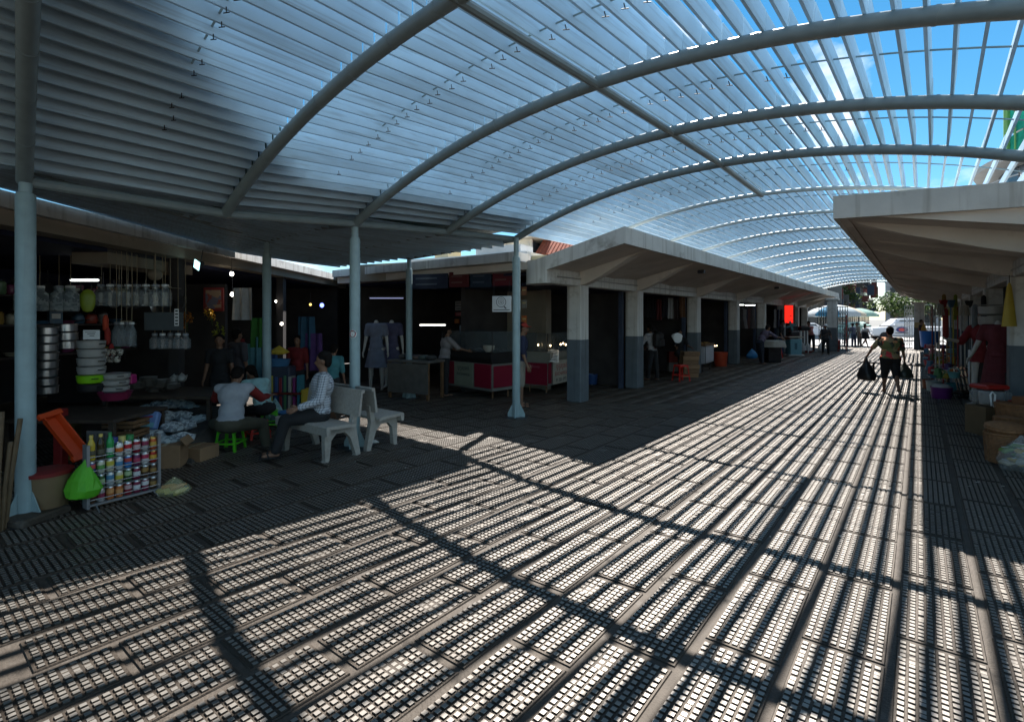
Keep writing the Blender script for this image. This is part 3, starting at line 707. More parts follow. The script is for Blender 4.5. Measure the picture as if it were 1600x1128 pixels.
# ================================================================== people
def sph(mb, p, r, n=10): mb.ell(p, (r,r,r), n, 7)
def cap(mb, a, b, r0, r1, n=10):
    a, b = Vector(a), Vector(b); d = (b-a); L_ = d.length
    if L_ < 1e-5: return sph(mb, a, r0)
    d.normalize(); pts = []; rr = []
    for q in (-.98,-.75,-.4): pts.append(a+d*r0*q); rr.append(r0*math.sqrt(1-q*q))
    pts += [a, b]; rr += [r0, r1]
    for q in (.4,.75,.98): pts.append(b+d*r1*q); rr.append(r1*math.sqrt(1-q*q))
    mb.tube(pts, rr, n)
def remesh(mb, name, m_, voxel, parent, smooth=4, extra=None, mats=None):
    me = mb.mesh('tmp', m_); o = bpy.data.objects.new('tmp', me); COL.objects.link(o)
    r = o.modifiers.new('r', 'REMESH'); r.mode = 'VOXEL'; r.voxel_size = voxel
    s_ = o.modifiers.new('s', 'SMOOTH'); s_.factor = .5; s_.iterations = smooth
    dg = bpy.context.evaluated_depsgraph_get(); ev = o.evaluated_get(dg)
    out = bpy.data.meshes.new_from_object(ev); bpy.data.objects.remove(o); bpy.data.meshes.remove(me)
    out.name = name
    if extra:       # thin tubes (fingers) joined to the remeshed surface
        bm = bmesh.new(); bm.from_mesh(out); em = extra.mesh('e', m_); bm.from_mesh(em); bm.to_mesh(out); bm.free(); bpy.data.meshes.remove(em)
    out.materials.clear()
    for q in (mats or [m_]): out.materials.append(q)
    out.polygons.foreach_set('material_index', [0]*len(out.polygons))
    out.polygons.foreach_set('use_smooth', [True]*len(out.polygons)); out.update()
    return obj(name, out, parent)
skin_d = mat('skin_brown', (.20,.105,.065), rough=.6, var=.12, scale=12)
skin_m = mat('mannequin_white', (.50,.48,.45), rough=.4, var=.04)
hair_m = mat('hair_black', (.010,.008,.007), rough=.85, spec=.12, var=.3, scale=30)
def cloth(name, col, **k): return mat(name, col, rough=.85, var=k.pop('var', .14), scale=k.pop('scale', 9), bump=.35, bscale=k.pop('bscale', 14), **k)
def person(name, label, loc, yaw, ht=1.62, lean=0, hip=(0,0), abd=(4,4), knee=(0,0), sh=(0,0), sab=(10,10), el=(10,10), ein=(0,0), hz=None, hpitch=0, hyaw=0,
           skin=None, top=None, sleeve=.9, bottom=None, leg=1.0, skirt=None, hair=True, hat=None, head=True, vox=None, cat='person', group=None, fat=1.0, shoes=True, longhair=False, sleeve_m=None, curl=.5, twist=0):
    skin = skin or skin_d; H = ht
    t = thing(name, label, cat, loc, yaw, group)
    lt, ls, lf = .245*H, .235*H, .045*H
    P0 = Vector((0,0,0)); J = {}
    U = Vector((0, math.sin(R(lean)), math.cos(R(lean))))
    lows = []
    for i, sx in ((0,-1),(1,1)):
        f, a, k = R(hip[i]), R(abd[i]), R(knee[i])
        hj = Vector((sx*.052*H,0,0)); d1 = Vector((sx*math.sin(a), math.sin(f)*math.cos(a), -math.cos(f)*math.cos(a)))
        kn = hj+d1*lt; d2 = Vector((sx*math.sin(a)*.35, math.sin(f-k), -math.cos(f-k))).normalized(); an = kn+d2*ls
        J['h%d'%i], J['k%d'%i], J['a%d'%i] = hj, kn, an; lows.append(an.z)
    Z = hz if hz is not None else lf-min(lows)
    T = Vector((0,0,Z))
    for k in list(J): J[k] = J[k]+T
    pel = T; waist = pel+U*.10*H; chest = pel+U*.23*H; neck = pel+U*.325*H
    UH = Vector((0, math.sin(R(lean*.6+hpitch)), math.cos(R(lean*.6+hpitch))))
    headc = neck+UH*.095*H
    X = Vector((math.cos(R(twist)), math.sin(R(twist)), 0)); hands = []
    for i, sx in ((0,-1),(1,1)):
        s_ = chest+U*.065*H+X*sx*.104*H*fat**.5
        f, a, e = R(sh[i]), R(sab[i]), R(el[i])
        d1 = Vector((sx*math.sin(a), math.sin(f)*math.cos(a), -math.cos(f)*math.cos(a))); eb = s_+d1*.172*H
        b = R(sab[i]*.8-ein[i]); d2 = Vector((sx*math.sin(b), math.sin(f+e)*math.cos(b), -math.cos(f+e)*math.cos(b))); wr = eb+d2*.150*H
        J['s%d'%i], J['e%d'%i], J['w%d'%i] = s_, eb, wr; hands.append((wr, d2))
    v = vox or H/105
    body = MB(); F_ = MB()
    g = H*fat
    body.ell(pel+U*.01*H, (.085*g,.062*g,.075*H), 14, 9); body.ell(waist, (.074*g,.056*g,.09*H), 14, 9)
    body.ell(chest, (.092*g,.062*g,.105*H), 14, 9); cap(body, J['s0'], J['s1'], .034*H, .034*H)
    if head:
        cap(body, neck-U*.03*H, headc-UH*.02*H, .033*H, .030*H)
        Rm = Matrix.Rotation(R(hyaw),3,'Z') @ Matrix.Rotation(-R(lean*.6+hpitch),3,'X')
        def hp(x, y, z): return headc+Rm @ Vector((x*H,y*H,z*H))
        body.ell(hp(0,-.004,.012), (.046*H,.056*H,.058*H), 16, 11, rot=Rm)
        body.ell(hp(0,.016,-.028), (.034*H,.036*H,.038*H), 14, 9, rot=Rm)       # jaw
        cap(body, hp(0,.050,.004), hp(0,.062,-.016), .006*H, .010*H, 8)        # nose
        body.ell(hp(0,.048,-.036), (.015*H,.006*H,.006*H), 8, 5, rot=Rm)      # lips
        for sx in (-1,1): body.ell(hp(sx*.047,-.004,-.002), (.007*H,.013*H,.018*H), 8, 6, rot=Rm)
    else: cap(body, neck-U*.03*H, neck+U*.02*H, .034*H, .030*H)
    for i, sx in ((0,-1),(1,1)):
        cap(body, J['h%d'%i], J['k%d'%i], .050*g, .033*H); cap(body, J['k%d'%i], J['a%d'%i], .034*H, .021*H)
        kn, an = J['k%d'%i], J['a%d'%i]; m_ = kn.lerp(an,.3); body.ell(m_+Vector((0,-.008*H,0)), (.033*H,.035*H,.06*H), 10, 7)
        cap(body, an+Vector((0,-.012*H,-.022*H)), an+Vector((sx*.012*H,.085*H,-.028*H)), .021*H, .015*H)
        cap(body, J['s%d'%i], J['e%d'%i], .030*H, .023*H); cap(body, J['e%d'%i], J['w%d'%i], .023*H, .0155*H)
        wr, d = hands[i]
        Lx = Vector((0,1,0))-d*d.y
        if Lx.length < .2: Lx = Vector((-sx,0,0))-d*(d.x*-sx)
        Lx.normalize(); Nx = d.cross(Lx)
        pc = wr+d*.026*H; M3 = Matrix((Lx, Nx, d)).transposed(); body.ell(pc, (.022*H,.010*H,.032*H), 10, 7, rot=M3)
        nrm = Nx*(1 if Nx.x*sx < 0 else -1)     # palm side, towards the body
        for q, (off, ln) in enumerate(((.016,.040),(.0055,.046),(-.005,.043),(-.015,.034))):
            b0 = wr+d*.046*H+Lx*off*H; m1 = b0+d*ln*H*.5+Lx*off*.15*H+nrm*curl*.006*H; e1 = m1+(d*(1-curl*.6)+nrm*curl).normalized()*ln*H*.5
            F_.tube([b0-d*.012*H, b0, m1, e1], [.0062*H,.0060*H,.0056*H,.0042*H], 6)
        b0 = wr+d*.014*H+Lx*.014*H; m1 = b0+(d*.7+Lx*.8).normalized()*.026*H; F_.tube([b0, m1, m1+(d+Lx*.15+nrm*.3).normalized()*.022*H], [.0085*H,.0072*H,.0052*H], 6)
    remesh(body, 'body', skin, v, t, 3, F_)
    if head:
        if hair:
            hb = MB(); hb.ell(hp(0,-.014,.026), (.052*H,.058*H,.056*H), 14, 9, rot=Rm); hb.ell(hp(0,-.032,-.006), (.046*H,.036*H,.05*H), 12, 8, rot=Rm)
            if longhair: cap(hb, hp(0,-.045,0), hp(0,-.055,-.10), .03*H, .018*H)
            remesh(hb, 'hair', hair_m, v*.9, t, 2)
        em = MB()
        for sx in (-1,1): em.ell(hp(sx*.018,.0475,.006), (.0065*H,.0035*H,.0042*H), 8, 5, rot=Rm)
        em.build('eyes', black, t, True)
        if hat:
            kind, hm = hat; hb = MB()
            if kind == 'cap':
                hb.ell(hp(0,-.006,.034), (.052*H,.062*H,.044*H), 14, 8, rot=Rm); hb.ell(hp(0,.072,.024), (.036*H,.036*H,.006*H), 12, 5, rot=Rm)
            else:
                hb.ell(hp(0,-.004,.042), (.052*H,.060*H,.042*H), 14, 8, rot=Rm); hb.ell(hp(0,-.004,.026), (.098*H,.104*H,.007*H), 18, 5, rot=Rm)
            remesh(hb, 'hat', hm, v*.8, t, 1)
    dz = .011*H
    if top:
        s = MB()
        s.ell(pel+U*.03*H, (.088*g+dz,.066*g+dz,.055*H), 14, 9); s.ell(waist, (.076*g+dz,.058*g+dz,.10*H), 14, 9); s.ell(chest, (.094*g+dz,.064*g+dz,.108*H), 14, 9)
        cap(s, J['s0'], J['s1'], .034*H+dz*.8, .034*H+dz*.8); cap(s, chest+U*.05*H, neck-U*.01*H, .05*H, .036*H)
        sl = MB()
        for i in (0,1):
            tgt = sl if sleeve_m else s
            if sleeve > 0:
                a = J['s%d'%i].lerp(J['e%d'%i], min(1, sleeve*2)); cap(tgt, J['s%d'%i], a, .032*H+dz*.8, .027*H+dz)
                if sleeve > .5: cap(tgt, J['e%d'%i], J['e%d'%i].lerp(J['w%d'%i], (sleeve-.5)*2), .025*H+dz*.8, .019*H+dz*.8)
        remesh(s, 'shirt', top, v, t, 3)
        if sleeve_m: remesh(sl, 'sleeves', sleeve_m, v, t, 2)
    if bottom:
        s = MB(); s.ell(pel, (.087*g+dz,.064*g+dz,.075*H), 14, 9)
        for i in (0,1):
            a = J['h%d'%i]; k = J['k%d'%i]; an = J['a%d'%i]
            cap(s, a, a.lerp(k, min(1, leg*2)), .052*g+dz*.6, .036*H+dz)
            if leg > .5: cap(s, k, k.lerp(an, (leg-.5)*2*.96), .036*H+dz, .027*H+dz)
        remesh(s, 'trousers', bottom, v, t, 3)
    if skirt:
        m_, ztop, zbot, w0, w1 = skirt        # a hanging skirt or dress, heights in metres above the ground
        s = MB(); n = 28; rg = []
        for q in range(7):
            f = q/6; z = ztop+(zbot-ztop)*f; w = w0+(w1-w0)*f; amp = .06*f
            rg.append([Vector((w*math.cos(b)*(1+amp*math.sin(7*b)), .72*w*math.sin(b)*(1+amp*math.sin(7*b+1))+ (pel.y+U.y*max(0, z-Z)), z)) for b in [2*math.pi*c/n for c in range(n)]])
        s.loft(rg); s.build('skirt', m_, t, True, 60)
    if shoes and head:
        s = MB()
        for i, sx in ((0,-1),(1,1)):
            an = J['a%d'%i]; s.rbox(an+Vector((sx*.006*H,.036*H,-.041*H)), (.058*H,.155*H,.010*H), .01); s.tube([an+Vector((sx*.006*H-.026*H,.045*H,-.035*H)), an+Vector((sx*.006*H,.06*H,-.006*H)), an+Vector((sx*.006*H+.026*H,.045*H,-.035*H))], .006*H, 5)
        s.build('sandals', black, t)
    t['_w'] = 0
    del t['_w']
    PJ[t.name] = {k: v_.copy() for k, v_ in J.items()}
    return t
PJ = {}
def yaw_to(dx, dy): return math.atan2(-dx, dy)
YAW_AWAY = yaw_to(-ST, CT); YAW_CAM = yaw_to(ST, -CT); YAW_R = yaw_to(CT, ST); YAW_L = yaw_to(-CT, -ST)
# fabrics with patterns
def plaid(name):
    m = bpy.data.materials.new(name); m.use_nodes = True; nt = m.node_tree; N = nt.nodes.new; K = nt.links.new; b = nt.nodes['Principled BSDF']; b.inputs['Roughness'].default_value = .85
    t = N('ShaderNodeTexCoord'); sx = N('ShaderNodeSeparateXYZ'); K(t.outputs['Object'], sx.inputs[0])
    ad_ = N('ShaderNodeMath'); ad_.operation = 'ADD'; K(sx.outputs[0], ad_.inputs[0]); K(sx.outputs[1], ad_.inputs[1])
    def stripe(src, per, duty):
        a = N('ShaderNodeMath'); a.operation = 'DIVIDE'; K(src, a.inputs[0]); a.inputs[1].default_value = per
        f = N('ShaderNodeMath'); f.operation = 'FRACT'; K(a.outputs[0], f.inputs[0])
        l = N('ShaderNodeMath'); l.operation = 'LESS_THAN'; K(f.outputs[0], l.inputs[0]); l.inputs[1].default_value = duty; return l.outputs[0]
    a, c = stripe(ad_.outputs[0], .034, .30), stripe(sx.outputs[2], .030, .30)
    mxm = N('ShaderNodeMath'); mxm.operation = 'ADD'; K(a, mxm.inputs[0]); K(c, mxm.inputs[1]); mu = N('ShaderNodeMath'); mu.operation = 'MULTIPLY'; K(mxm.outputs[0], mu.inputs[0]); mu.inputs[1].default_value = .5
    mi = N('ShaderNodeMix'); mi.data_type = 'RGBA'; mi.inputs[6].default_value = (.50,.52,.56,1); mi.inputs[7].default_value = (.05,.055,.085,1); K(mu.outputs[0], mi.inputs[0]); K(mi.outputs[2], b.inputs['Base Color'])
    n3 = N('ShaderNodeTexNoise'); n3.inputs['Scale'].default_value = 14; K(t.outputs['Object'], n3.inputs['Vector']); bp = N('ShaderNodeBump'); bp.inputs['Strength'].default_value = .4; bp.inputs['Distance'].default_value = .02; K(n3.outputs['Fac'], bp.inputs['Height']); K(bp.outputs[0], b.inputs['Normal'])
    return m
def patches(name, cols, scale=9):
    m = bpy.data.materials.new(name); m.use_nodes = True; nt = m.node_tree; N = nt.nodes.new; K = nt.links.new; b = nt.nodes['Principled BSDF']; b.inputs['Roughness'].default_value = .85
    t = N('ShaderNodeTexCoord'); n = N('ShaderNodeTexNoise'); n.inputs['Scale'].default_value = scale*.6; n.inputs['Detail'].default_value = 2
    mi = N('ShaderNodeMix'); mi.data_type = 'VECTOR'; mi.inputs[0].default_value = .18; K(t.outputs['Object'], n.inputs['Vector']); K(t.outputs['Object'], mi.inputs[4]); K(n.outputs['Color'], mi.inputs[5])
    v = N('ShaderNodeTexVoronoi'); v.inputs['Scale'].default_value = scale; K(mi.outputs[1], v.inputs['Vector'])
    s = N('ShaderNodeSeparateColor'); K(v.outputs['Color'], s.inputs[0]); r = N('ShaderNodeValToRGB'); r.color_ramp.interpolation = 'CONSTANT'
    for i, c in enumerate(cols):
        e = r.color_ramp.elements[i] if i < 2 else r.color_ramp.elements.new(i/len(cols))
        e.position = i/len(cols); e.color = (*c, 1)
    K(s.outputs[0], r.inputs[0]); K(r.outputs[0], b.inputs['Base Color']); return m
def stripes(name, c1, c2, per=.05, axis=0):
    m = bpy.data.materials.new(name); m.use_nodes = True; nt = m.node_tree; N = nt.nodes.new; K = nt.links.new; b = nt.nodes['Principled BSDF']; b.inputs['Roughness'].default_value = .85
    t = N('ShaderNodeTexCoord'); sx = N('ShaderNodeSeparateXYZ'); K(t.outputs['Object'], sx.inputs[0]); a = N('ShaderNodeMath'); a.operation = 'DIVIDE'; K(sx.outputs[axis], a.inputs[0]); a.inputs[1].default_value = per
    f = N('ShaderNodeMath'); f.operation = 'FRACT'; K(a.outputs[0], f.inputs[0]); l = N('ShaderNodeMath'); l.operation = 'LESS_THAN'; K(f.outputs[0], l.inputs[0]); l.inputs[1].default_value = .5
    mi = N('ShaderNodeMix'); mi.data_type = 'RGBA'; mi.inputs[6].default_value = (*c1,1); mi.inputs[7].default_value = (*c2,1); K(l.outputs[0], mi.inputs[0]); K(mi.outputs[2], b.inputs['Base Color']); return m
dark_tr = cloth('dark_trousers', (.018,.018,.02)); blk_top = cloth('black_top', (.014,.014,.016)); gry = cloth('grey_shirt', (.30,.30,.32)); jeans = cloth('jeans', (.035,.055,.11)); olive = cloth('olive_trousers', (.07,.065,.045))
# --- people on and round the bench and stools
person('person', 'man in a checked shirt and dark trousers resting a hand on the concrete bench', (-5.90, 3.52, 0), yaw_to(-.48,-.88), 1.60, lean=-6, hip=(88,80), abd=(10,6), knee=(72,62), sh=(12,-16), sab=(14,16), el=(62,4), hz=.50, hpitch=6, hyaw=-12,
       top=plaid('plaid_shirt'), sleeve=.96, bottom=dark_tr, fat=1.22, curl=.15)
person('person', 'man in a grey shirt with red sleeves sitting on the nearer green stool', (-6.86, 2.86, 0), yaw_to(-.80,.62), 1.60, lean=24, hip=(82,78), abd=(30,36), knee=(95,88), sh=(52,50), sab=(22,22), el=(40,40), hz=.36, hpitch=34,
       top=cloth('heather_shirt', (.34,.35,.38)), sleeve=.8, sleeve_m=cloth('red_sleeve', (.22,.02,.018)), bottom=olive, fat=1.15)
person('person', 'woman in a pale turquoise blouse bending forward on the rear green stool', (-7.68, 3.70, 0), yaw_to(-.95,-.10), 1.50, lean=34, hip=(80,84), abd=(10,10), knee=(85,85), sh=(40,48), sab=(14,14), el=(40,30), hz=.36, hpitch=22,
       top=cloth('turquoise_blouse', (.34,.55,.55)), sleeve=.35, bottom=dark_tr, fat=1.05, longhair=True)
p_ = W(465, 640, 0); p_ = W(465, 600, d=9.6); 
person('person', 'boy in a dark red shirt standing beside the bookshelf facing the viewer', (p_.x, p_.y, 0), YAW_CAM, 1.36, sab=(8,8), top=cloth('boy_red', (.16,.012,.014)), sleeve=.45, bottom=dark_tr)
p_ = W(519, 600, d=8.8)
person('person', 'figure in a teal shirt turned away behind the man on the bench', (p_.x, p_.y, 0), YAW_AWAY, 1.24, lean=10, sab=(8,8), hpitch=8, top=cloth('teal_shirt', (.06,.20,.22)), sleeve=.5, bottom=dark_tr)
p_ = W(343, 600, d=8.3)
person('person', 'woman in a black top with a white neckline standing behind the squatting man', (p_.x, p_.y, 0), YAW_CAM+.3, 1.42, sab=(8,8), el=(25,25), top=blk_top, sleeve=.3, bottom=dark_tr, longhair=True)
p_ = W(371, 600, d=9.0)
person('person', 'person in a charcoal shirt standing with their back turned beside the post', (p_.x, p_.y, 0), YAW_AWAY-.4, 1.50, sab=(7,7), top=cloth('charcoal_shirt', (.07,.065,.075)), sleeve=.45, bottom=dark_tr)
# --- people along the arcade
p_ = W(694, 600, d=11.3)
tb = person('person', 'woman in a grey blouse with a black shoulder strap at the red counter', (p_.x, p_.y, 0), YAW_R+.5, 1.52, lean=8, sh=(40,44), el=(30,30), top=cloth('grey_blouse', (.22,.20,.20)), sleeve=.5, bottom=dark_tr, fat=1.15, longhair=True)
p_ = W(814, 600, d=9.9)
person('person', 'man in a red cap and navy shirt standing behind the corner post', (p_.x, p_.y, 0), YAW_R, 1.60, lean=4, sab=(8,8), el=(20,20), top=cloth('navy_shirt', (.02,.025,.06)), sleeve=.45, bottom=cloth('beige_shorts', (.26,.23,.19)), leg=.52, hat=('cap', cloth('cap_red', (.30,.03,.02))))
p_ = G(1020, 594)
tb2 = person('person', 'person in a pale patterned shirt with a black rucksack browsing at the arcade', (p_.x, p_.y, 0), YAW_AWAY+.7, 1.52, lean=10, hip=(6,-6), sh=(30,20), el=(50,40), top=patches('pale_pattern', [(.42,.42,.44),(.30,.30,.34),(.5,.5,.5)], 30), sleeve=.9, bottom=dark_tr)
rk = MB(); rk.rbox((0,-.17,1.12), (.34,.20,.46), .07); rk.rbox((0,-.28,1.04), (.24,.07,.22), .03)
k_ = single(rk, 'rucksack', black, 'black rucksack worn by the person in the patterned shirt', 'rucksack', (p_.x, p_.y, 0), YAW_AWAY+.7)
for sx in (-1,1): MB().tube([(sx*.10,-.10,1.32),(sx*.11,.0,1.40),(sx*.12,.12,1.28),(sx*.13,.08,1.05)], .016, 6).build('strap', black, k_, True)
p_ = W(1062, 560, d=15.8)
person('person', 'stallholder in a dark shirt sitting half hidden behind the cardboard boxes', (p_.x, p_.y, 0), YAW_CAM, 1.50, hip=(80,80), knee=(80,80), hz=.62, sh=(40,40), el=(40,40), top=blk_top, sleeve=.4, bottom=dark_tr, vox=.018)
p_ = G(1187, 569)
person('person', 'woman in a purple striped top bending over a cloth-covered stand', (p_.x, p_.y, 0), YAW_R+.25, 1.56, lean=38, hip=(12,2), sh=(62,56), el=(22,22), top=stripes('purple_stripe', (.16,.13,.18), (.09,.07,.11), .03), sleeve=.6, bottom=cloth('dark_blue_cloth', (.02,.025,.04)), vox=.017, fat=1.2)
p_ = G(1221, 556)
person('person', 'man in a black T-shirt and blue jeans standing with his head bowed', (p_.x, p_.y, 0), YAW_CAM+.9, 1.62, hpitch=22, sab=(12,12), el=(24,24), top=blk_top, sleeve=.42, bottom=jeans, vox=.018)
p_ = G(1268, 549)
person('person', 'person in a salmon pink shirt and black trousers leaning over at the arcade end', (p_.x, p_.y, 0), YAW_L+.5, 1.60, lean=26, sh=(40,40), el=(30,30), top=cloth('salmon_shirt', (.42,.17,.16)), sleeve=.5, bottom=dark_tr, vox=.019)
p_ = G(1290, 554)
person('person', 'man with a white hat in dark patterned clothes walking up the shaded side', (p_.x, p_.y, 0), YAW_CAM-.5, 1.42, hip=(10,-8), knee=(6,10), sab=(12,12), el=(55,30), top=patches('dark_floral', [(.03,.03,.035),(.08,.06,.05),(.02,.02,.025)], 18), sleeve=.5, bottom=dark_tr, hat=('brim', cloth('white_hat', (.7,.7,.68))), vox=.018)
for (u, v, h, lab, yw, kw) in (
    (1322, 541.5, 1.35, 'woman in a brown top waiting by the left gate pillar', YAW_R+.3, dict(lean=8, top=cloth('brown_top', (.10,.06,.05)), sleeve=.3, bottom=dark_tr, el=(70,60))),
    (1334, 542, 1.42, 'man in a slate blue shirt with his back turned near the left gate pillar', YAW_AWAY+.2, dict(lean=10, top=cloth('slate_shirt', (.09,.11,.16)), sleeve=.45, bottom=jeans)),
    (1343, 541, 1.46, 'man in a khaki grey shirt stooping beside the man in slate blue', YAW_L, dict(lean=18, top=cloth('khaki_shirt', (.17,.16,.14)), sleeve=.45, bottom=cloth('khaki_trousers', (.12,.11,.10)))),
    (1352, 542.5, 1.42, 'woman in a white blouse and black skirt striding across the aisle end', YAW_R+.2, dict(hip=(28,-22), knee=(6,24), sh=(-20,24), top=cloth('white_blouse', (.62,.60,.57)), sleeve=.5, skirt=(cloth('black_skirt', (.015,.015,.016)), .92, .50, .15, .26), longhair=True))):
    p_ = G(u, v); person('person', lab, (p_.x, p_.y, 0), yw, h, vox=.02, **kw)
p_ = G(1440, 547)
person('person', 'person in black with a red flowered front standing inside the right gate', (p_.x, p_.y, 0), YAW_CAM+.5, 1.62, sab=(10,10), el=(30,30), top=patches('red_flower_black', [(.02,.02,.022),(.02,.02,.022),(.02,.02,.022),(.28,.03,.03)], 14), sleeve=.6, bottom=dark_tr, vox=.019)
# --- the woman walking up the aisle
wpos = G(1391, 614.5)
wk = person('person', 'woman in a flowered orange and green blouse walking away carrying two bags', (wpos.x, wpos.y, 0), YAW_AWAY-.45, 1.50, lean=3, hip=(14,-14), abd=(2,2), knee=(10,26), sh=(-6,4), sab=(36,12), el=(6,6), hpitch=4,
       top=patches('flowered_blouse', [(.62,.08,.03),(.16,.18,.07),(.66,.30,.14),(.08,.12,.07),(.55,.05,.06),(.32,.24,.13),(.04,.04,.04)], 13), sleeve=.42, bottom=blk_top, leg=.62, fat=1.5)
def hand_world(pname, i): 
    o = bpy.data.objects[pname]; return Matrix.Translation(o.location) @ Matrix.Rotation(o.rotation_euler.z, 4, 'Z') @ PJ[pname][('w%d' % i)]
def bag(label, top, w, h, col, name='shopping_bag', d=.16, rz=0, m_=None, seed=0):
    rd = random.Random(seed); m = MB(); rg = []
    for z, k, kk in ((-h,.86,.8),(-h*.97,.98,.95),(-h*.8,1.0,1.0),(-h*.55,.86,.85),(-h*.3,.5,.5),(-h*.12,.2,.25),(0,.10,.16),(.03,.12,.2)):
        rg.append([Vector((w/2*k*math.copysign(abs(math.cos(a))**.7, math.cos(a))*(1+rd.uniform(-.05,.05)), d*kk*math.sin(a)*(1+rd.uniform(-.1,.1)), z+rd.uniform(-.008,.008))) for a in [2*math.pi*c/18 for c in range(18)]])
    m.loft(rg)
    return single(m, name, m_ or plastic('bag_%d' % seed, col, rough=.35, bump=.3, bscale=25), label, 'bag', top, rz)
h0 = hand_world(wk.name, 0); h1 = hand_world(wk.name, 1)
bag('black plastic bag hanging from the walking woman\'s left hand', h0+Vector((0,0,-.05)), .40, .48, (.012,.012,.013), rz=YAW_R, seed=1)
b_ = bag('clear bag of dark greens hanging from the walking woman\'s right hand', h1+Vector((0,0,-.05)), .30, .33, (.04,.05,.04), rz=YAW_R, seed=2)
# mannequins
maroon = cloth('maroon_dress', (.13,.025,.035)); red_dr = cloth('red_dress', (.16,.012,.016)); pale_dr = cloth('pale_blue_dress', (.17,.19,.26))
def mannequin(label, p, yaw, ht, dress, zb, w0, w1, sl=.3, **k):
    return person('mannequin', label, (p.x, p.y, 0), yaw, ht, head=False, skin=skin_m, top=dress, sleeve=sl, skirt=(dress, ht*.60, zb, w0, w1), cat='mannequin', shoes=False, group='shop mannequins in dresses', **k)
pm = W(1560, 600, d=9.3); mannequin('white headless mannequin in a long dusky maroon dress at the right arcade', pm, YAW_L+.5, 1.86, maroon, .50, .17, .24, sab=(16,16), sh=(16,10), el=(24,20))
pm = W(1536, 600, d=9.9); mannequin('white mannequin in a short deep red dress with bent arms at the right arcade', pm, YAW_L+.35, 1.84, red_dr, .86, .17, .20, sab=(16,16), sh=(20,30), el=(60,70), sl=.6)
pm = W(588, 600, d=12.2); mannequin('mannequin in a pale blue long dress in the dark dress stall', pm, YAW_CAM, 1.86, pale_dr, .55, .15, .26, vox=.02)
pm = W(612, 600, d=12.6); mannequin('mannequin in a dim lilac dress in the dark dress stall', pm, YAW_CAM, 1.86, cloth('lilac_dress', (.09,.085,.15)), .60, .15, .24, vox=.02)
# ================================================================== benches, stools and the housewares stall on the left
bench_c = mat('bench_terrazzo', (.37,.335,.295), rough=.75, var=.12, scale=30, bump=.2, bscale=60, dirt=(.27,.24,.21), dscale=3, dthr=.60)
def bench(label, loc, rz):
    """x along the bench, front towards -y"""
    t = thing('concrete_bench', label, 'bench', loc, rz, 'back-to-back concrete benches')
    Lh = .58
    st_ = MB(); st_.prism([(-.27,.425),(-.25,.44),(.12,.425),(.14,.415),(.14,.385),(-.215,.40),(-.225,.33),(-.265,.33)], -Lh, Lh, 'x'); st_.build('seat', bench_c, t)
    bk = MB(); bk.prism([(.165,.50),(.215,.82),(.262,.815),(.255,.775),(.232,.775),(.200,.50)], -Lh, Lh, 'x'); bk.build('backrest', bench_c, t)
    for sx in (-1, 1):
        x0 = sx*(Lh-.13); w = .035
        m = MB(); m.prism([(-.235,.395),(-.225,.02),(-.245,0),(-.185,0),(-.17,.02),(-.145,.25),(-.08,.32),(.04,.32),(.12,.24),(.20,.02),(.19,0),(.265,0),(.265,.03),(.20,.36),(.232,.58),(.19,.58),(.135,.41),(.12,.392)], x0-w, x0+w, 'x')
        m.build('leg', bench_c, t)
    return t
BR = .02
bench('concrete bench carrying the man in the checked shirt', (-5.96, 3.56, 0), BR)
bench('empty concrete bench facing away behind the occupied bench', (-6.02, 4.22, 0), math.pi+BR)
greenp = plastic('stool_green', (.10,.52,.02), trans=.1); redp = plastic('stool_red', (.55,.03,.02)); 
def stool(label, p, rz, m_, h=.26, s=.27):
    t = thing('plastic_stool', label, 'stool', (p[0], p[1], 0), rz, 'low plastic stools')
    a = s*.40; b = s*.52
    m = MB(); m.rbox((0,0,h-.012), (s*.86,s*.86,.024), .012); m.build('seat', m_, t)
    for sx in (-1,1):
        for sy in (-1,1):
            q = MB(); rg = []
            for z, k in ((h-.02,a),(h*.5,(a+b)/2),(0,b)):
                w = .030
                rg.append([(sx*k-sx*0,sy*k,z),(sx*(k-w),sy*k,z),(sx*(k-w*.8),sy*(k-w*.8),z),(sx*k,sy*(k-w),z)])
            q.loft(rg); q.build('leg', m_, t)
    for ax in (0,1):
        for s_ in (-1,1):
            q = MB(); k = a+.004
            arc_ = [(-k+.02,h-.02)]+[(-.8*k*math.cos(v)*1.0, h-.085+.045*math.sin(v)) for v in [math.pi*c/8 for c in range(9)]]+[(k-.02,h-.02)]
            if ax: q.prism([(y,z) for y,z in arc_], s_*(k)-.004, s_*(k)+.004, 'x')
            else: q.prism(arc_, s_*(k)-.004, s_*(k)+.004, 'y')
            q.build('apron', m_, t)
            r = MB(); kk = (a+b)/2+.012
            r.box((0,s_*kk,h*.36) if not ax else (s_*kk,0,h*.36), (2*kk,.010,.022) if not ax else (.010,2*kk,.022)); r.build('stretcher', m_, t)
    return t
stool('green stool under the man in the grey and red shirt', G(360,703), YAW_AWAY, greenp, .30)
stool('green stool under the woman in the turquoise blouse', G(421,672), YAW_AWAY+.4, greenp, .30)
stool('low red stool between the two green stools', G(402,684), YAW_AWAY+.8, redp, .26)
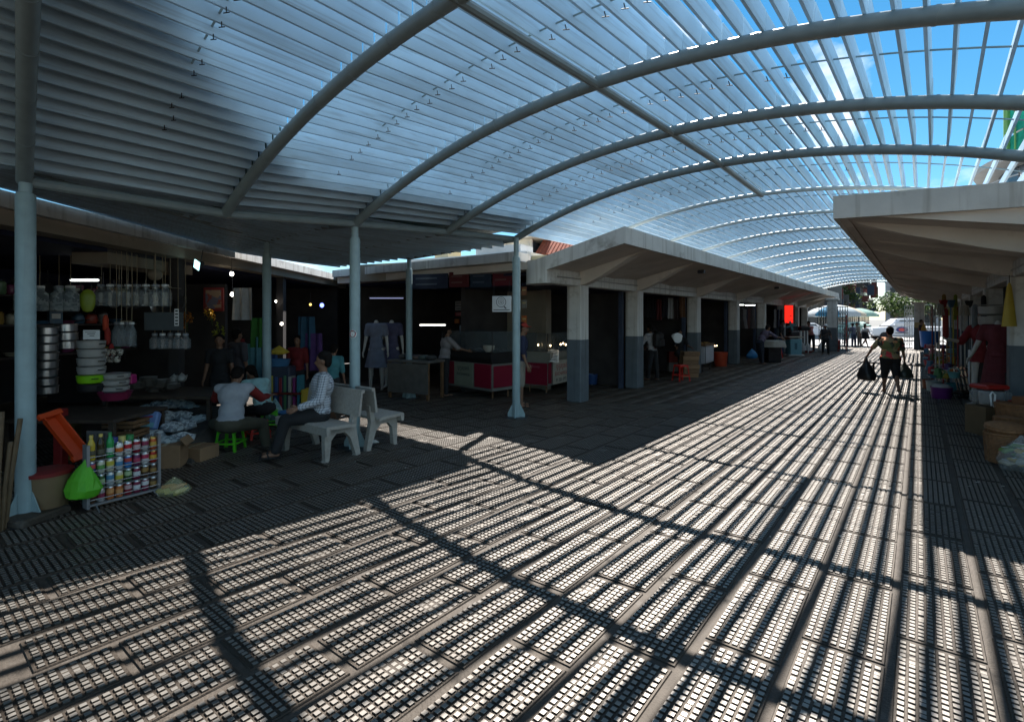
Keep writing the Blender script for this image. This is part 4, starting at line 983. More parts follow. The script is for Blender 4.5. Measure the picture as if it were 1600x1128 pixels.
# ---- wire rack of drinks
rk_p = G(193,783); rkz = math.atan2(1.75-1.23, -5.83+5.81)
t = thing('wire_rack', 'white wire rack holding four rows of drink cans and bottles', 'rack', (rk_p.x, rk_p.y, 0), rkz+.06)
RW, RH = .56, .56; wirem = mat('rack_wire', (.26,.26,.27), rough=.4, metal=.4, var=.1)
for sx in (-1,1):
    MB().box((sx*RW/2,-.0,RH/2+.02), (.022,.10,RH)).build('upright', wirem, t)
    for sy in (-1,1): MB().tube([(sx*RW*.4,sy*.05,.045),(sx*RW*.42,sy*.16,0)], .006, 6).build('foot', wirem, t)
MB().box((0,0,.045), (RW,.10,.015)).build('base_rail', wirem, t)
rows = [.058, .185, .312, .438]
for z in rows:
    MB().box((0,.0,z-.006), (RW,.085,.006)).build('shelf', wirem, t)
    MB().tube([(-RW/2,-.052,z+.035),(RW/2,-.052,z+.035)], .0045, 6).build('guard_wire', wirem, t)
for k in range(9): MB().tube([(-RW/2+RW*k/8,.052,.04),(-RW/2+RW*k/8,.052,RH+.01)], .003, 5).build('back_wire', wirem, t)
alu = mat('can_alu', (.62,.62,.60), rough=.3, metal=.9, var=.05); gold = mat('can_gold', (.55,.34,.08), rough=.3, metal=.7, var=.05)
COLS = {'orange and white': ((.75,.74,.70),(.62,.14,.02)), 'red and white': ((.72,.70,.68),(.50,.02,.03)), 'dark red': ((.30,.02,.035),(.5,.35,.35)), 'gold-topped orange': ((.48,.10,.03),(.55,.33,.06)), 'pale green': ((.58,.60,.48),(.12,.30,.08)), 'white and blue': ((.60,.64,.66),(.08,.22,.36)), 'sky blue and red': ((.05,.22,.55),(.45,.06,.05)), 'white and crimson': ((.66,.64,.63),(.40,.03,.08)), 'deep red and gold': ((.40,.03,.02),(.6,.35,.05)), 'dark green': ((.05,.12,.04),(.35,.45,.25)), 'cream and yellow': ((.66,.62,.45),(.55,.45,.06)), 'silver and maroon': ((.42,.40,.40),(.25,.03,.07)), 'copper orange': ((.55,.17,.05),(.62,.30,.12)), 'maroon and silver': ((.22,.03,.07),(.6,.6,.6)), 'dark brown': ((.09,.05,.03),(.30,.18,.06)), 'navy blue': ((.04,.06,.25),(.55,.1,.08)), 'violet and red': ((.16,.03,.10),(.4,.05,.1))}
grid = [['yb','bb','gb','orange and white','red and white','dark red','silver and maroon','gold-topped orange'],
        ['navy blue','pale green','cream and yellow','white and blue','sky blue and red','violet and red','white and crimson','deep red and gold'],
        ['dark green','dark green','white and blue','cream and yellow','dark green','maroon and silver','dark brown','dark brown'],
        ['dark brown','silver and maroon','copper orange','copper orange','dark red','maroon and silver','maroon and silver','dark brown']]
rn = ['top', 'second', 'third', 'bottom']; cn = ['first', 'second', 'third', 'fourth', 'fifth', 'sixth', 'seventh', 'eighth']
Mr = Matrix.Translation((rk_p.x, rk_p.y, 0)) @ Matrix.Rotation(rkz+.06, 4, 'Z')
for r_ in range(4):
    for c_ in range(8):
        k = grid[r_][c_]; x = -RW/2+.036+c_*(RW-.072)/7; p = Mr @ Vector((x, 0, rows[3-r_]+.0))
        where = 'of the rack\'s %s row' % rn[r_]
        if len(k) == 2:
            col = {'yb': ((.55,.38,.04),'yellow'), 'bb': ((.05,.035,.015),'black'), 'gb': ((.03,.30,.08),'green')}[k]
            t = thing('drink_bottle', '%s soft drink bottle, %s %s' % (col[1], cn[c_], where), 'bottle', p, rkz, 'drinks in the wire rack')
            m = MB(); m.lathe([(.028,0),(.031,.006),(.031,.07),(.028,.10),(.031,.125),(.029,.145),(.014,.185),(.0125,.20)], 14); m.build('bottle', plastic('bottle_'+k, col[0], rough=.15), t, True)
            m = MB(); m.lathe([(.0315,.045),(.0318,.047),(.0318,.085),(.0315,.087)], 14, caps=(False,False)); m.build('label_band', plastic('blab_'+k, (.10,.09,.06) if k != 'gb' else (.5,.55,.5)), t, True)
            m = MB(); m.lathe([(.0155,.197),(.0155,.220),(.014,.223)], 12); m.build('cap', plastic('bcap_'+k, (.62,.45,.10) if k != 'gb' else (.03,.25,.07)), t, True)
        else:
            c1, c2 = COLS[k]
            t = thing('drink_can', '%s drink can, %s %s' % (k, cn[c_], where), 'can', p, rkz+random.uniform(-1,1), 'drinks in the wire rack')
            m = MB(); m.lathe([(.026,0),(.031,.008),(.031,.100),(.0305,.102)], 14); m.build('can', plastic('can1_'+k, c1, rough=.3, metal=.25), t, True)
            m = MB(); m.lathe([(.0305,.102),(.026,.114),(.026,.117),(.024,.114),(.004,.114)], 14, caps=(False,True)); m.build('lid', gold if 'gold' in k else alu, t, True)
            m = MB(); a0 = -rkz-math.pi/2
            z0, z1 = (.035,.072) if c_ % 2 else (.052,.090)
            m.lathe([(.0313,z0),(.0316,z0+.003),(.0316,z1-.003),(.0313,z1)], 14, caps=(False,False)); m.build('print_band', plastic('can2_'+k, c2, rough=.35), t, True)
for i, (x, h_, cc, nm) in enumerate(((.135-.06,.20,(.02,.04,.20),'navy blue can with a red and white roundel standing'),(.135,.20,(.55,.46,.14),'pale yellow can standing'),(.20,.22,(.03,.22,.06),'green tumbler standing'))):
    p = Mr @ Vector((x-.12, .085, .40)); m = MB(); m.lathe([(.030,0),(.033,.19),(.030,.195)], 14)
    o = single(m, 'drink_can' if i < 2 else 'tumbler', plastic('back_can_%d' % i, cc), nm+' behind the rack\'s top row', 'can' if i < 2 else 'tumbler', p)
# the crate on which these stand, behind the rack
m = MB(); m.box((0,.12,.20), (.42,.18,.395)); single(m, 'wooden_box', wood, 'dark wooden box standing right behind the wire rack', 'box', (rk_p.x, rk_p.y, 0), rkz+.06)
gbm = plastic('lime_bag', (.16,.62,.04), rough=.4, trans=.35, bump=.5, bscale=18)
def crumple_bag(label, p, w, h, d, m_, rz, seed, name='plastic_bag', tip=.0):
    rd = random.Random(seed); m = MB(); rg = []
    for z, k in ((0,.55),(.06,.85),(.25,1.0),(.5,.78),(.75,.42),(.92,.14),(1.0,.05)):
        rg.append([Vector((w/2*k*math.cos(a)*(1+rd.uniform(-.14,.14))+tip*z*w, d/2*k*math.sin(a)*(1+rd.uniform(-.14,.14)), z*h)) for a in [2*math.pi*c/14 for c in range(14)]])
    m.loft(rg); return single(m, name, m_, label, 'bag', p, rz, smooth=False)
p = W(127, 778, d=4.52); crumple_bag('bright green plastic bag hanging at the left end of the wire rack', (p.x, p.y, p.z), .30, .34, .20, gbm, TH, 3, tip=.12)
# clear bag with juice bottles
bp_ = G(272,772); clear = mat('clear_film', (.62,.62,.35), rough=.12, alpha=.30, var=.1, spec=.8)
crumple_bag('clear bag of small juice bottles lying right of the wire rack', (bp_.x, bp_.y, .0), .30, .17, .26, clear, TH, 9)
for k in range(5):
    q = bp_+CAMF(-.09+.04*k, .02*(k % 2), 0); m = MB(); m.lathe([(.022,-.07),(.024,-.06),(.024,.03),(.010,.055),(.010,.07)], 10, rot=Matrix.Rotation(1.45,3,'Y'))
    single(m, 'juice_bottle', plastic('juice_%d' % (k % 2), (.45,.20,.06) if k % 2 else (.5,.40,.12), rough=.2), 'small %s juice bottle, %s from the left in the clear bag' % ('orange' if k % 2 else 'amber', cn[k]), 'bottle', (q.x, q.y, .035+.035*(k % 2)), TH+.3*k, 'juice bottles in the clear bag')
# orange tray, tilted
p = W(100, 684, d=4.85); orm = plastic('orange_plastic', (.70,.075,.012), trans=.25)
t = thing('plastic_trough', 'long bright orange plastic trough leaning askew behind the wire rack', 'trough', p, TH); t.rotation_euler = Euler((0.25, math.atan2(.36,.26)-.05, TH))
m = MB(); m.loft([[(-.23,-.055,0),(.23,-.055,0),(.23,.055,0),(-.23,.055,0)],[(-.24,-.075,.06),(.24,-.075,.06),(.24,.075,.06),(-.24,.075,.06)],[(-.23,-.065,.06),(.23,-.065,.06),(.23,.065,.06),(-.23,.065,.06)],[(-.22,-.045,.008),(.22,-.045,.008),(.22,.045,.008),(-.22,.045,.008)]]); m.build('trough', orm, t)
for sx in (-1,1): MB().box((sx*.25,0,.045), (.05,.20,.035)).build('end_flange', orm, t)
for k in range(3): MB().box((0,-.05+.05*k,-.006), (.44,.008,.012)).build('rib', orm, t)
# bucket with red lid, bamboo poles
def bucket(label, p, r, h, m_, lid=None, rz=0, handle=True, name='bucket', group=None, r0=.85):
    t = thing(name, label, 'bucket', p, rz, group)
    m = MB(); m.lathe([(r*r0,0),(r*r0+.002,.004),(r,h),(r+.008,h),(r+.008,h-.015),(r-.004,h-.005),(r*r0-.006,.012)], 22); m.build('tub', m_, t, True)
    if lid: l_ = MB(); l_.lathe([(r+.012,h-.02),(r+.014,h+.012),(r*.6,h+.022)], 22); l_.build('lid', lid, t, True)
    elif handle: m = MB(); m.tube([(r*math.cos(a),.0,h+ -.01-.35*r*math.sin(a)*0+ .18*r*math.sin(a)) for a in [math.pi*c/10 for c in range(11)]], .005, 6); m.build('handle', wirem, t, True)
    return t
p = G(74,800); bucket('tan lidded bucket standing behind the nearest post', (p.x, p.y, 0), .17, .36, plastic('tan_tub', (.20,.135,.075)), plastic('dark_red_lid', (.20,.02,.02)), 0)
for k, (u, v, h_) in enumerate(((-12,835,.80),(-4,832,.95),(2,829,.70),(8,826,.88))):
    p = W(u, v, 0); m = MB(); lean = .05*(k-1.5)
    m.tube([(0,0,0),(lean*.5*h_,0.02,h_*.5),(lean*h_,.06,h_)], .017, 8); single(m, 'bamboo_pole', mat('bamboo', (.13,.085,.045), rough=.6, var=.25, scale=14), '%s bamboo pole leaning left of the nearest post, %s from the left' % (('short','long','shortest','tall')[k], cn[k]), 'pole', (p.x, p.y, 0), TH, 'bamboo poles by the post')
def box_(label, p, sx, sy, sz, m_, rz, name='cardboard_box', cat='box', group=None, flaps=True):
    t = thing(name, label, cat, p, rz, group)
    MB().rbox((0,0,sz/2), (sx,sy,sz), .006).build('carton', m_, t)
    MB().box((0,0,sz+.001), (.05,sy*.98,.002)).build('tape', plastic('tape', (.35,.26,.14), rough=.3), t)
    if flaps:
        for s_ in (-1,1): MB().box((s_*(sx/2+.03),0,sz+.03), (.10,sy*.96,.005), rot=Euler((0,s_*.9,0))).build('flap', m_, t)
    return t
p = G(262,728); box_('open cardboard box on the floor right of the wire rack', (p.x, p.y, 0), .34, .28, .26, card, TH+.25)
p = G(306,716); box_('flat cardboard carton behind the squatting man\'s stool', (p.x, p.y, 0), .40, .30, .16, card, TH-.2, flaps=False)
# ---- stall tables and stacks. Tables stand on the stall floor
tabm = mat('table_dark', (.05,.035,.025), rough=.7, var=.3)
def table(label, lat, d, sx, sy, h, rz=TH):
    t = thing('stall_table', label, 'table', CAMF(lat, d), rz, 'stall tables')
    MB().rbox((0,0,h-.02), (sx,sy,.04), .006).build('tabletop', tabm, t)
    for a in (-1,1):
        for b in (-1,1): MB().box((a*(sx/2-.05),b*(sy/2-.05),(h-.04)/2), (.05,.05,h-.04)).build('leg', tabm, t)
table('low dark table of white crockery behind the newspaper bundles', -4.78, 7.35, 1.5, 1.0, .66)
table('long dark table of pot stacks near the first post', -5.05, 6.1, 1.3, .9, .58)
def on(u, v, d): return W(u, v, d=d)
def stack(label, p, prof, n, dz, m_, cat='pot', name='pot', labels=None, group=None, mats=None, handles=False, lidk=False):
    """n separate vessels, one on top of the other"""
    for k in range(n):
        lab = labels[k] if labels else label % (cn[k] if n <= 8 else str(k+1))
        t = thing(name, lab, cat, (p[0]+random.uniform(-.006,.006), p[1]+random.uniform(-.006,.006), p[2]+k*dz), random.uniform(0,1), group)
        m = MB(); m.lathe(prof, 20); m.build('body', (mats[k] if mats else m_), t, True)
        z1 = prof[-1][1]; r1 = max(q[0] for q in prof)
        m = MB(); m.lathe([(r1+.004,dz-.012),(r1+.008,dz-.006),(r1*.5,dz+.006),(.012,dz+.008),(.014,dz+.0095)] if lidk else [(r1+.003,dz-.016),(r1+.007,dz-.010),(r1+.003,dz-.006)], 20, caps=(False, lidk)); m.build('rim', mats[k] if mats else m_, t, True)
        if handles:
            for s_ in (-1,1): m = MB(); m.tube([(s_*r1,-.03,dz*.6),(s_*(r1+.03),-.02,dz*.62),(s_*(r1+.03),.02,dz*.62),(s_*r1,.03,dz*.6)], .006, 6); m.build('handle', black, t, True)
whp = plastic('enamel_white', (.33,.32,.30), rough=.3, dirt=(.30,.28,.25), dscale=9, dthr=.6); lime = plastic('lime_pot', (.20,.50,.01), rough=.35); alum = mat('pot_aluminium', (.50,.51,.52), rough=.28, metal=.9, var=.1)
potp = [(.10,0),(.125,.012),(.135,.05),(.135,.098)]
p0 = on(143, 612, 6.0)
stack('', p0, potp, 6, .10, None, mats=[black, lime, whp, whp, whp, whp], labels=['black pot at the foot of the white pot stack', 'lime green pot, second from the foot of the pot stack', 'white enamel pot resting on the lime green pot', 'white enamel pot in the middle of the tall pot stack', 'white enamel pot just below the topmost in the pot stack', 'topmost white enamel pot, under the price card'], group='enamel pots in the tall stack', handles=True)
m = MB(); m.box((0,0,.055), (.17,.004,.11)); 
pc = p0+Vector((0,0,.612)); t = thing('price_card', 'white price card standing on the topmost enamel pot', 'price card', pc, TH+.2)
MB().box((0,0,.055), (.17,.004,.11)).build('card', white_p, t)
for k in range(3): MB().box((-.01+.008*k,-.0035,.085-.022*k), (.11-.03*k,.002,.007)).build('writing', black, t)
stack('steel pot with a %s tier in the column beside the post', on(74, 615, 6.4), [(.09,0),(.105,.01),(.108,.088)], 8, .105, alum, labels=['steel pot %s from the foot of the steel column by the post' % c for c in cn], group='steel pots in the column', lidk=True)
stack('', on(104, 545, 7.2), [(.11,0),(.13,.01),(.13,.11)], 3, .12, alum, labels=['steel stockpot, lowest of three beyond the column', 'steel stockpot, middle of three beyond the column', 'steel stockpot, top of three beyond the column'], group='steel stockpots')
stack('', on(180, 612, 6.15), [(.12,0),(.145,.02),(.15,.068)], 3, .075, whp, labels=['white casserole at the bottom beside the lime pot', 'white casserole in the middle beside the lime pot', 'white lidded casserole at the top beside the lime pot'], mats=[whp]*3, group='white casseroles', handles=True, lidk=True)
m = MB(); m.lathe([(.13,0),(.17,.09),(.175,.095),(.165,.09),(.12,.01)], 22); single(m, 'basin', plastic('maroon_basin', (.20,.02,.06)), 'maroon basin under the stack of white casseroles', 'basin', on(180, 624, 6.0))
for k in range(6):
    q = on(163+10*(k % 3)+4*(k//3), 566-11*(k//3), 6.2+.03*k); t = thing('patterned_cup', 'cream and black patterned cup, %s of the cluster above the casseroles' % cn[k], 'cup', q, k, 'patterned cups')
    m = MB(); m.lathe([(.022,0),(.036,.02),(.040,.06),(.034,.075),(.032,.07)], 14); m.build('cup', patches('cup_pat', [(.5,.47,.40),(.05,.04,.035),(.45,.42,.36)], 40) if 'cp' not in MATS else MATS['cp'], t, True); MATS.setdefault('cp', bpy.data.materials['cup_pat'])
    m = MB(); m.lathe([(.026,.072),(.020,.082),(.006,.085)], 12); m.build('lid', black, t, True)
p = on(201, 592, 6.3); m = MB(); m.rbox((0,0,0), (.14,.10,.12), .012); single(m, 'magenta_box', plastic('magenta', (.34,.015,.13)), 'magenta gift box beside the white casseroles', 'box', p, TH)
# plates in piles on the table
for k, (u, v, n) in enumerate(((215,607,8),(233,604,11),(252,605,9),(268,608,6),(242,614,5))):
    for j in range(min(n, 11)):
        q = on(u, v, 7.1+.05*k)+Vector((random.uniform(-.01,.01), random.uniform(-.01,.01), .012*j))
        m = MB(); m.lathe([(.05,0),(.055,.003),(.105,.016),(.107,.018),(.05,.006)], 20)
        single(m, 'plate', whp, 'white plate, %s from the bottom of the %s pile on the crockery table' % ((cn+['ninth','tenth','eleventh'])[j], ('leftmost','second','middle','rightmost','front')[k]), 'plate', q, 0, 'white plates piled on the %s heap' % ('leftmost','second','middle','rightmost','front')[k])
for k, (u, v) in enumerate(((272,598),(284,596))):
    t = thing('teapot', ('white teapot, left of the pair behind the plates','greyish teapot, right of the pair behind the plates')[k], 'teapot', on(u, v, 7.6), .4*k)
    m = MB(); m.lathe([(.04,0),(.065,.03),(.06,.08),(.03,.10)], 16); m.build('pot', whp, t, True)
    m = MB(); m.tube([(.05,0,.04),(.09,0,.07),(.10,0,.10)], [.014,.010,.007], 8); m.build('spout', whp, t, True)
    m = MB(); m.tube([(-.05,0,.03),(-.095,0,.05),(-.09,0,.09),(-.05,0,.085)], .007, 6); m.build('handle', whp, t, True)
    m = MB(); m.lathe([(.032,.10),(.02,.115),(.008,.118),(.010,.128),(.004,.132)], 12); m.build('lid', whp, t, True)
# wrapped bundles heaped on the slope
paper = patches('newsprint', [(.42,.46,.48),(.30,.33,.35),(.50,.53,.54),(.16,.18,.20)], 26)
cry = patches('clear_wrap', [(.30,.36,.38),(.18,.22,.24),(.42,.48,.50)], 20)
heap = [(228,640,7.0),(250,634,7.1),(272,630,7.2),(292,634,7.3),(262,650,6.8),(284,650,6.9),(305,640,7.3),(246,660,6.6),(290,664,6.6),(312,656,6.9),(268,668,6.4),(240,680,6.2),(262,690,6.0),(284,684,6.1)]
MB_ = MB(); MB_.loft([[Vector(CAMF(a,b,0)) for a,b in ((-4.6,6.0),(-3.75,6.0),(-3.9,7.4),(-4.9,7.4))],[Vector(CAMF(a,b,z)) for a,b,z in ((-4.5,6.3,.16),(-3.95,6.3,.16),(-4.0,7.3,.46),(-4.8,7.3,.46))]])
single(MB_, 'packing_straw', mat('straw_pile', (.06,.055,.05), rough=.95, var=.4, bump=.8, bscale=25), 'sloping dark pile of packing straw under the wrapped bundles', 'straw pile')
pos_w = ['upper left','top left','top middle','top right','middle','centre right','far right','left of centre','right','lower far right','lower middle','lowest left','bottom middle','bottom right']
for k, (u, v, d) in enumerate(heap):
    rd = random.Random(k); m = MB(); rg = []
    for z, kk in ((-.06,.5),(-.03,.95),(.02,1.0),(.05,.7),(.065,.3)):
        rg.append([Vector((.13*kk*math.cos(a)*(1+rd.uniform(-.22,.22)), .09*kk*math.sin(a)*(1+rd.uniform(-.22,.22)), z+rd.uniform(-.01,.01))) for a in [2*math.pi*c/11 for c in range(11)]])
    m.loft(rg); single(m, 'wrapped_bundle', paper if k % 3 else cry, 'crockery bundle wrapped in %s at the %s of the heap' % ('newsprint' if k % 3 else 'clear film', pos_w[k]), 'bundle', on(u, v, d), TH+rd.uniform(-.8,.8), 'wrapped bundles heaped before the crockery table', smooth=False)
t = thing('boxed_pack', 'blue pack with a red stripe leaning on the wrapped bundles', 'pack', on(221, 668, 6.25), TH+.2); t.rotation_euler = Euler((-.35,.08,TH+.15))
MB().rbox((0,0,.09), (.34,.10,.22), .02).build('pack', plastic('pack_blue', (.16,.26,.50)), t); MB().box((0,-.0515,.11), (.24,.002,.022), rot=Euler((0,-.2,0))).build('stripe', plastic('pack_red', (.40,.05,.10)), t); MB().box((0,-.0518,.03), (.30,.002,.06)).build('lower_band', plastic('pack_teal', (.20,.45,.52)), t)
for k in range(4):
    t = thing('wooden_crate', 'slatted wooden crate, %s of the four stacked behind the wire rack' % ('lowest','second','third','topmost')[k], 'crate', on(197, 712, 6.0)+Vector((0,0,.115*k)), TH, 'crates stacked behind the rack')
    for z in (.02,.065):
        for s_ in (-1,1):
            MB().box((0,s_*.13,z), (.36,.012,.034)).build('plank', wood, t); MB().box((s_*.175,0,z), (.012,.25,.034)).build('plank', wood, t)
    MB().box((0,0,.005), (.35,.25,.008)).build('bottom_board', wood, t)
p = on(155, 720, 5.6); t = thing('folded_rack', 'grey plastic panel with vertical slats standing behind the bottles', 'panel', p, TH-.1)
MB().rbox((0,0,.16), (.30,.015,.34), .01).build('frame', mat('panel_grey', (.13,.125,.12), rough=.7), t)
for k in range(6): MB().box((-.11+.044*k,-.014,.16), (.012,.012,.28)).build('slat', mat('panel_grey', (.13,.125,.12)), t)
p = on(95, 660, 5.9); m = MB(); m.rbox((0,0,-.2), (.10,.10,.72), .01); single(m, 'red_carton', plastic('red_carton', (.24,.02,.02)), 'tall narrow red carton behind the orange trough', 'carton', p, TH)
p = on(112, 668, 6.2); m = MB(); m.rbox((0,0,-.2), (.16,.10,.74), .01); single(m, 'olive_carton', plastic('olive_carton', (.13,.12,.035)), 'tall olive carton beside the red carton', 'carton', p, TH)
# hanging wares
jar = mat('jar_plastic', (.42,.47,.49), rough=.1, alpha=.22, var=.1, spec=.9)
def jar_row(us, v, d, h, r, what, lab, m_=jar):
    for k, u in enumerate(us):
        q = on(u, v, d+random.uniform(-.1,.1)); t = thing(what, '%s, %s from the left' % (lab, cn[k]), 'jar' if what == 'hanging_jar' else 'bottle', q, random.uniform(0,3), lab)
        m = MB(); m.lathe([(r*.85,-h),(r,-h*.95),(r,-h*.3),(r*.5,-h*.12),(r*.5,0)], 12); m.build('vessel', m_, t, True)
        m = MB(); m.lathe([(r*.55,0),(r*.55,.03),(r*.3,.034)], 10); m.build('lid', white_p if k % 2 else plastic('lid_grey', (.25,.27,.3)), t, True)
        m = MB(); m.tube([(0,0,.03),(.004,0,.5*max(.2, 2.6-q.z)),(0,0,max(.2, 2.62-q.z))], .004, 5); m.build('string', mat('string', (.30,.24,.15)), t)
jar_row([158,172,186,200,214,228,243,258], 448, 7.3, .28, .085, 'hanging_jar', 'clear hanging jar of the upper row under the fan')
jar_row([182,190,198,206], 507, 7.0, .30, .055, 'hanging_bottle', 'tall clear bottle hanging in the middle row')
jar_row([242,254,266,278,290], 524, 7.6, .20, .07, 'hanging_jar', 'small clear jar hanging below the dark card')
jar_row([36,62,92,110], 450, 7.4, .34, .11, 'hanging_bag', 'bagged ware hanging dimly beside the post', cry)
q = on(256, 502, 7.4); m = MB(); m.box((0,0,0), (.56,.012,.26)); single(m, 'hanging_board', plastic('board_grey', (.10,.115,.12)), 'dark grey board hanging among the jars', 'board', q, TH)
t = thing('label_strip', 'white strip of printed labels hanging right of the dark board', 'label strip', on(276, 496, 7.2), TH+.2)
MB().box((0,0,0), (.055,.006,.24)).build('strip', white_p, t)
for k in range(5): MB().box((0,-.0045,.09-.045*k), (.035,.003,.02)).build('print', black, t)
q = on(137, 486, 6.6); m = MB(); m.lathe([(.004,-.02),(.05,0),(.078,.08),(.082,.20),(.05,.26),(.01,.28)], 16, sy=.45); single(m, 'hanging_scoop', plastic('scoop_lime', (.20,.26,.02)), 'lime yellow scoop hanging above the price card', 'scoop', q, TH+.5)
for k, (u, v, c) in enumerate(((168,520,(.32,.03,.02)),(174,545,(.30,.02,.02)),(165,500,(.42,.05,.02)))):
    m = MB(); m.lathe([(.004,-.16),(.03,-.13),(.035,.0),(.02,.06),(.004,.07)], 10); single(m, 'hanging_tassel', cloth('tassel_%d' % k, c), 'red paper tassel, %s of three hanging behind the pots' % ('upper','lower','smallest')[k], 'tassel', on(u, v, 6.7), 0, 'red tassels')
t = thing('ceiling_fan', 'cream ceiling fan with flat blades under the stall ceiling', 'fan', on(242, 432, 7.9), 0)
m = MB(); m.ell((0,0,.02), (.10,.10,.09)); m.build('motor', cream, t, True); m = MB(); m.tube([(0,0,.08),(0,0,.45)], .015, 8); m.build('rod', cream, t)
m = MB(); m.lathe([(.03,-.18),(.22,-.17),(.22,-.155),(.02,-.12),(.012,-.05)], 18); m.build('blade_disc', cream, t, True)
for k in range(3): MB().box((.30*math.cos(2.09*k),.30*math.sin(2.09*k),-.16), (.34,.09,.008), 2.09*k).build('blade', cream, t)
def glowm(name, c, e): return mat(name, c, emit=e, var=0)
t = thing('spotlight', 'small lit square spotlight hanging from the shutter box', 'lamp', on(308, 414, 8.3), TH-.4)
MB().rbox((0,.05,.02), (.10,.09,.08), .012).build('housing', dkmetal, t); o = MB().box((0,-.005,0), (.13,.012,.14)).build('lens', glowm('lens_cyan', (.45,.85,.9), 1.1), t); o.rotation_euler = (0.2,.5,0)
MB().tube([(0,.06,.06),(0,.1,.25)], .008, 6).build('bracket', dkmetal, t)
def bulb(label, p, r=.03, c=(1,.93,.8), e=6, cord=.3):
    t = thing('light_bulb', label, 'light bulb', p, 0, 'small lit bulbs')
    m = MB(); m.ell((0,0,0), (r,r,r*1.15)); m.build('glass', glowm('bulb_%d_%d' % (e, int(c[2]*10)), c, e), t, True)
    m = MB(); m.lathe([(r*.55,r),(r*.5,r*2.1)], 10); m.build('socket', dkmetal, t); MB().tube([(0,0,r*2),(0,0,cord)], .004, 5).build('cord', black, t)
bulb('lit bulb hanging under the shutter box', on(362, 428, 9.6), .035); bulb('lit bulb lower down beside the white cloth bags', on(363, 460, 9.6), .035)
bulb('pale bulb shining behind the boy in red', on(440, 506, 11.5), .03); bulb('bulb glimmering beyond the post', on(431, 471, 12.0), .022); bulb('blue lit bulb far inside the stall', on(503, 477, 13.0), .05, (.15,.2,.9), 2); bulb('yellow bulb left of the blue one', on(485, 476, 13.0), .03, (1,.6,.15), 1)
def tube_light(label, p, L_, rz, e=4, c=(.95,1,.95)):
    t = thing('fluorescent_tube', label, 'light', p, rz); m = MB(); m.tube([(-L_/2,0,0),(L_/2,0,0)], .016, 8); m.build('tube', glowm('tube_%d' % (e*10), c, e), t, True)
    MB().box((0,0,.035), (L_+.06,.04,.03)).build('fitting', dkmetal, t)
tube_light('broken-looking white strip light among the hanging wares', on(132, 438, 7.8), .42, TH, 1.5)
tube_light('warm white strip light over the clothes table', on(676, 508, 12.5), .62, TH, 2.5, (1,.97,.85))
tube_light('bluish strip light above the pale dresses', on(604, 466, 13.0), .85, TH, .12, (.55,.6,1))
# flowers, cloths, books
def flowers(label, p, c, n=9, seed=0):
    rd = random.Random(seed); t = thing('flower_bunch', label, 'flowers', p, 0)
    for k in range(n):
        a = rd.uniform(0,6.28); q = Vector((rd.uniform(-.10,.10), rd.uniform(-.06,.06), rd.uniform(-.05,.12))); m = MB()
        for j in range(5):
            b = a+j*1.257; m.add([q, q+Vector((.05*math.cos(b-.35),.02*rd.uniform(-1,1),.05*math.sin(b-.35))), q+Vector((.075*math.cos(b),-.02,.075*math.sin(b))), q+Vector((.05*math.cos(b+.35),.02*rd.uniform(-1,1),.05*math.sin(b+.35)))], [(0,1,2,3)])
        m.build('flower', c, t)
    m = MB()
    for k in range(5): m.tube([(rd.uniform(-.05,.05),0,0),(0,.02,-.16)], .004, 4)
    m.build('stems', leafs[1], t)
flowers('yellow artificial flowers pinned on the stall wall', on(330, 495, 9.2), cloth('fl_yellow', (.55,.33,.03)), 6, 1); flowers('greenish yellow flowers above the standing woman', on(340, 518, 9.0), cloth('fl_green', (.30,.33,.03)), 6, 2); flowers('orange artificial flowers right of the label strip', on(291, 503, 8.2), cloth('fl_orange', (.42,.15,.02)), 9, 3)
t = thing('picture_frame', 'red framed picture hanging deep in the stall', 'picture', on(334, 468, 9.9), TH); MB().rbox((0,0,0), (.40,.02,.46), .01).build('frame', plastic('frame_red', (.16,.02,.02)), t); MB().box((0,-.012,0), (.30,.006,.36)).build('print', patches('print_pic', [(.20,.05,.04),(.10,.10,.14),(.25,.18,.12)], 12), t)
for k, (u, v, w, h, c, lab) in enumerate(((380,548,.34,.75,(.10,.28,.32),'pale cyan towel hanging beside the standing pair'),(398,540,.20,.80,(.12,.30,.36),'cyan towel hanging next to the post'),(376,530,.16,.5,(.20,.025,.03),'dark red cloth hanging behind the standing pair'),(404,500,.30,.55,(.04,.16,.03),'green cloth hanging left of the post'),(380,455,.34,.6,(.42,.43,.45),'white cloth bags hanging under the shutter box'),(425,545,.2,.5,(.05,.10,.25),'blue cloth hanging right of the post'),(490,530,.3,.7,(.07,.03,.12),'purple cloth hanging in the far stall'),(478,500,.3,.6,(.02,.07,.12),'dark teal cloth hanging in the far stall'))):
    m = MB(); rd = random.Random(k); rg = []
    for z in (0,-.5,-1): rg.append([Vector((w*(c_/8-.5)*(1+.1*abs(z)), .03*math.sin(c_*1.7+k)*(1+abs(z)), z*h)) for c_ in range(9)]+[Vector((w*(c_/8-.5)*(1+.1*abs(z)), .03*math.sin(c_*1.7+k)*(1+abs(z))+.008, z*h)) for c_ in range(8,-1,-1)])
    m.loft(rg); single(m, 'hanging_cloth', cloth('hcloth_%d' % k, c), lab, 'cloth', on(u, v-.5*h*800/9.6+20, 9.6), TH)
t = thing('bookshelf', 'low red shelf with bright books beside the post', 'shelf', on(450, 628, 9.3), TH); t.location.z = 0
MB().box((0,0,.03), (.62,.30,.03)).build('board', plastic('shelf_red', (.20,.03,.02)), t); MB().box((0,0,.36), (.62,.30,.03)).build('board', plastic('shelf_red', (.2,.03,.02)), t)
for s_ in (-1,1): MB().box((s_*.31,0,.22), (.025,.30,.42)).build('side', plastic('shelf_yellow', (.50,.40,.05)), t)
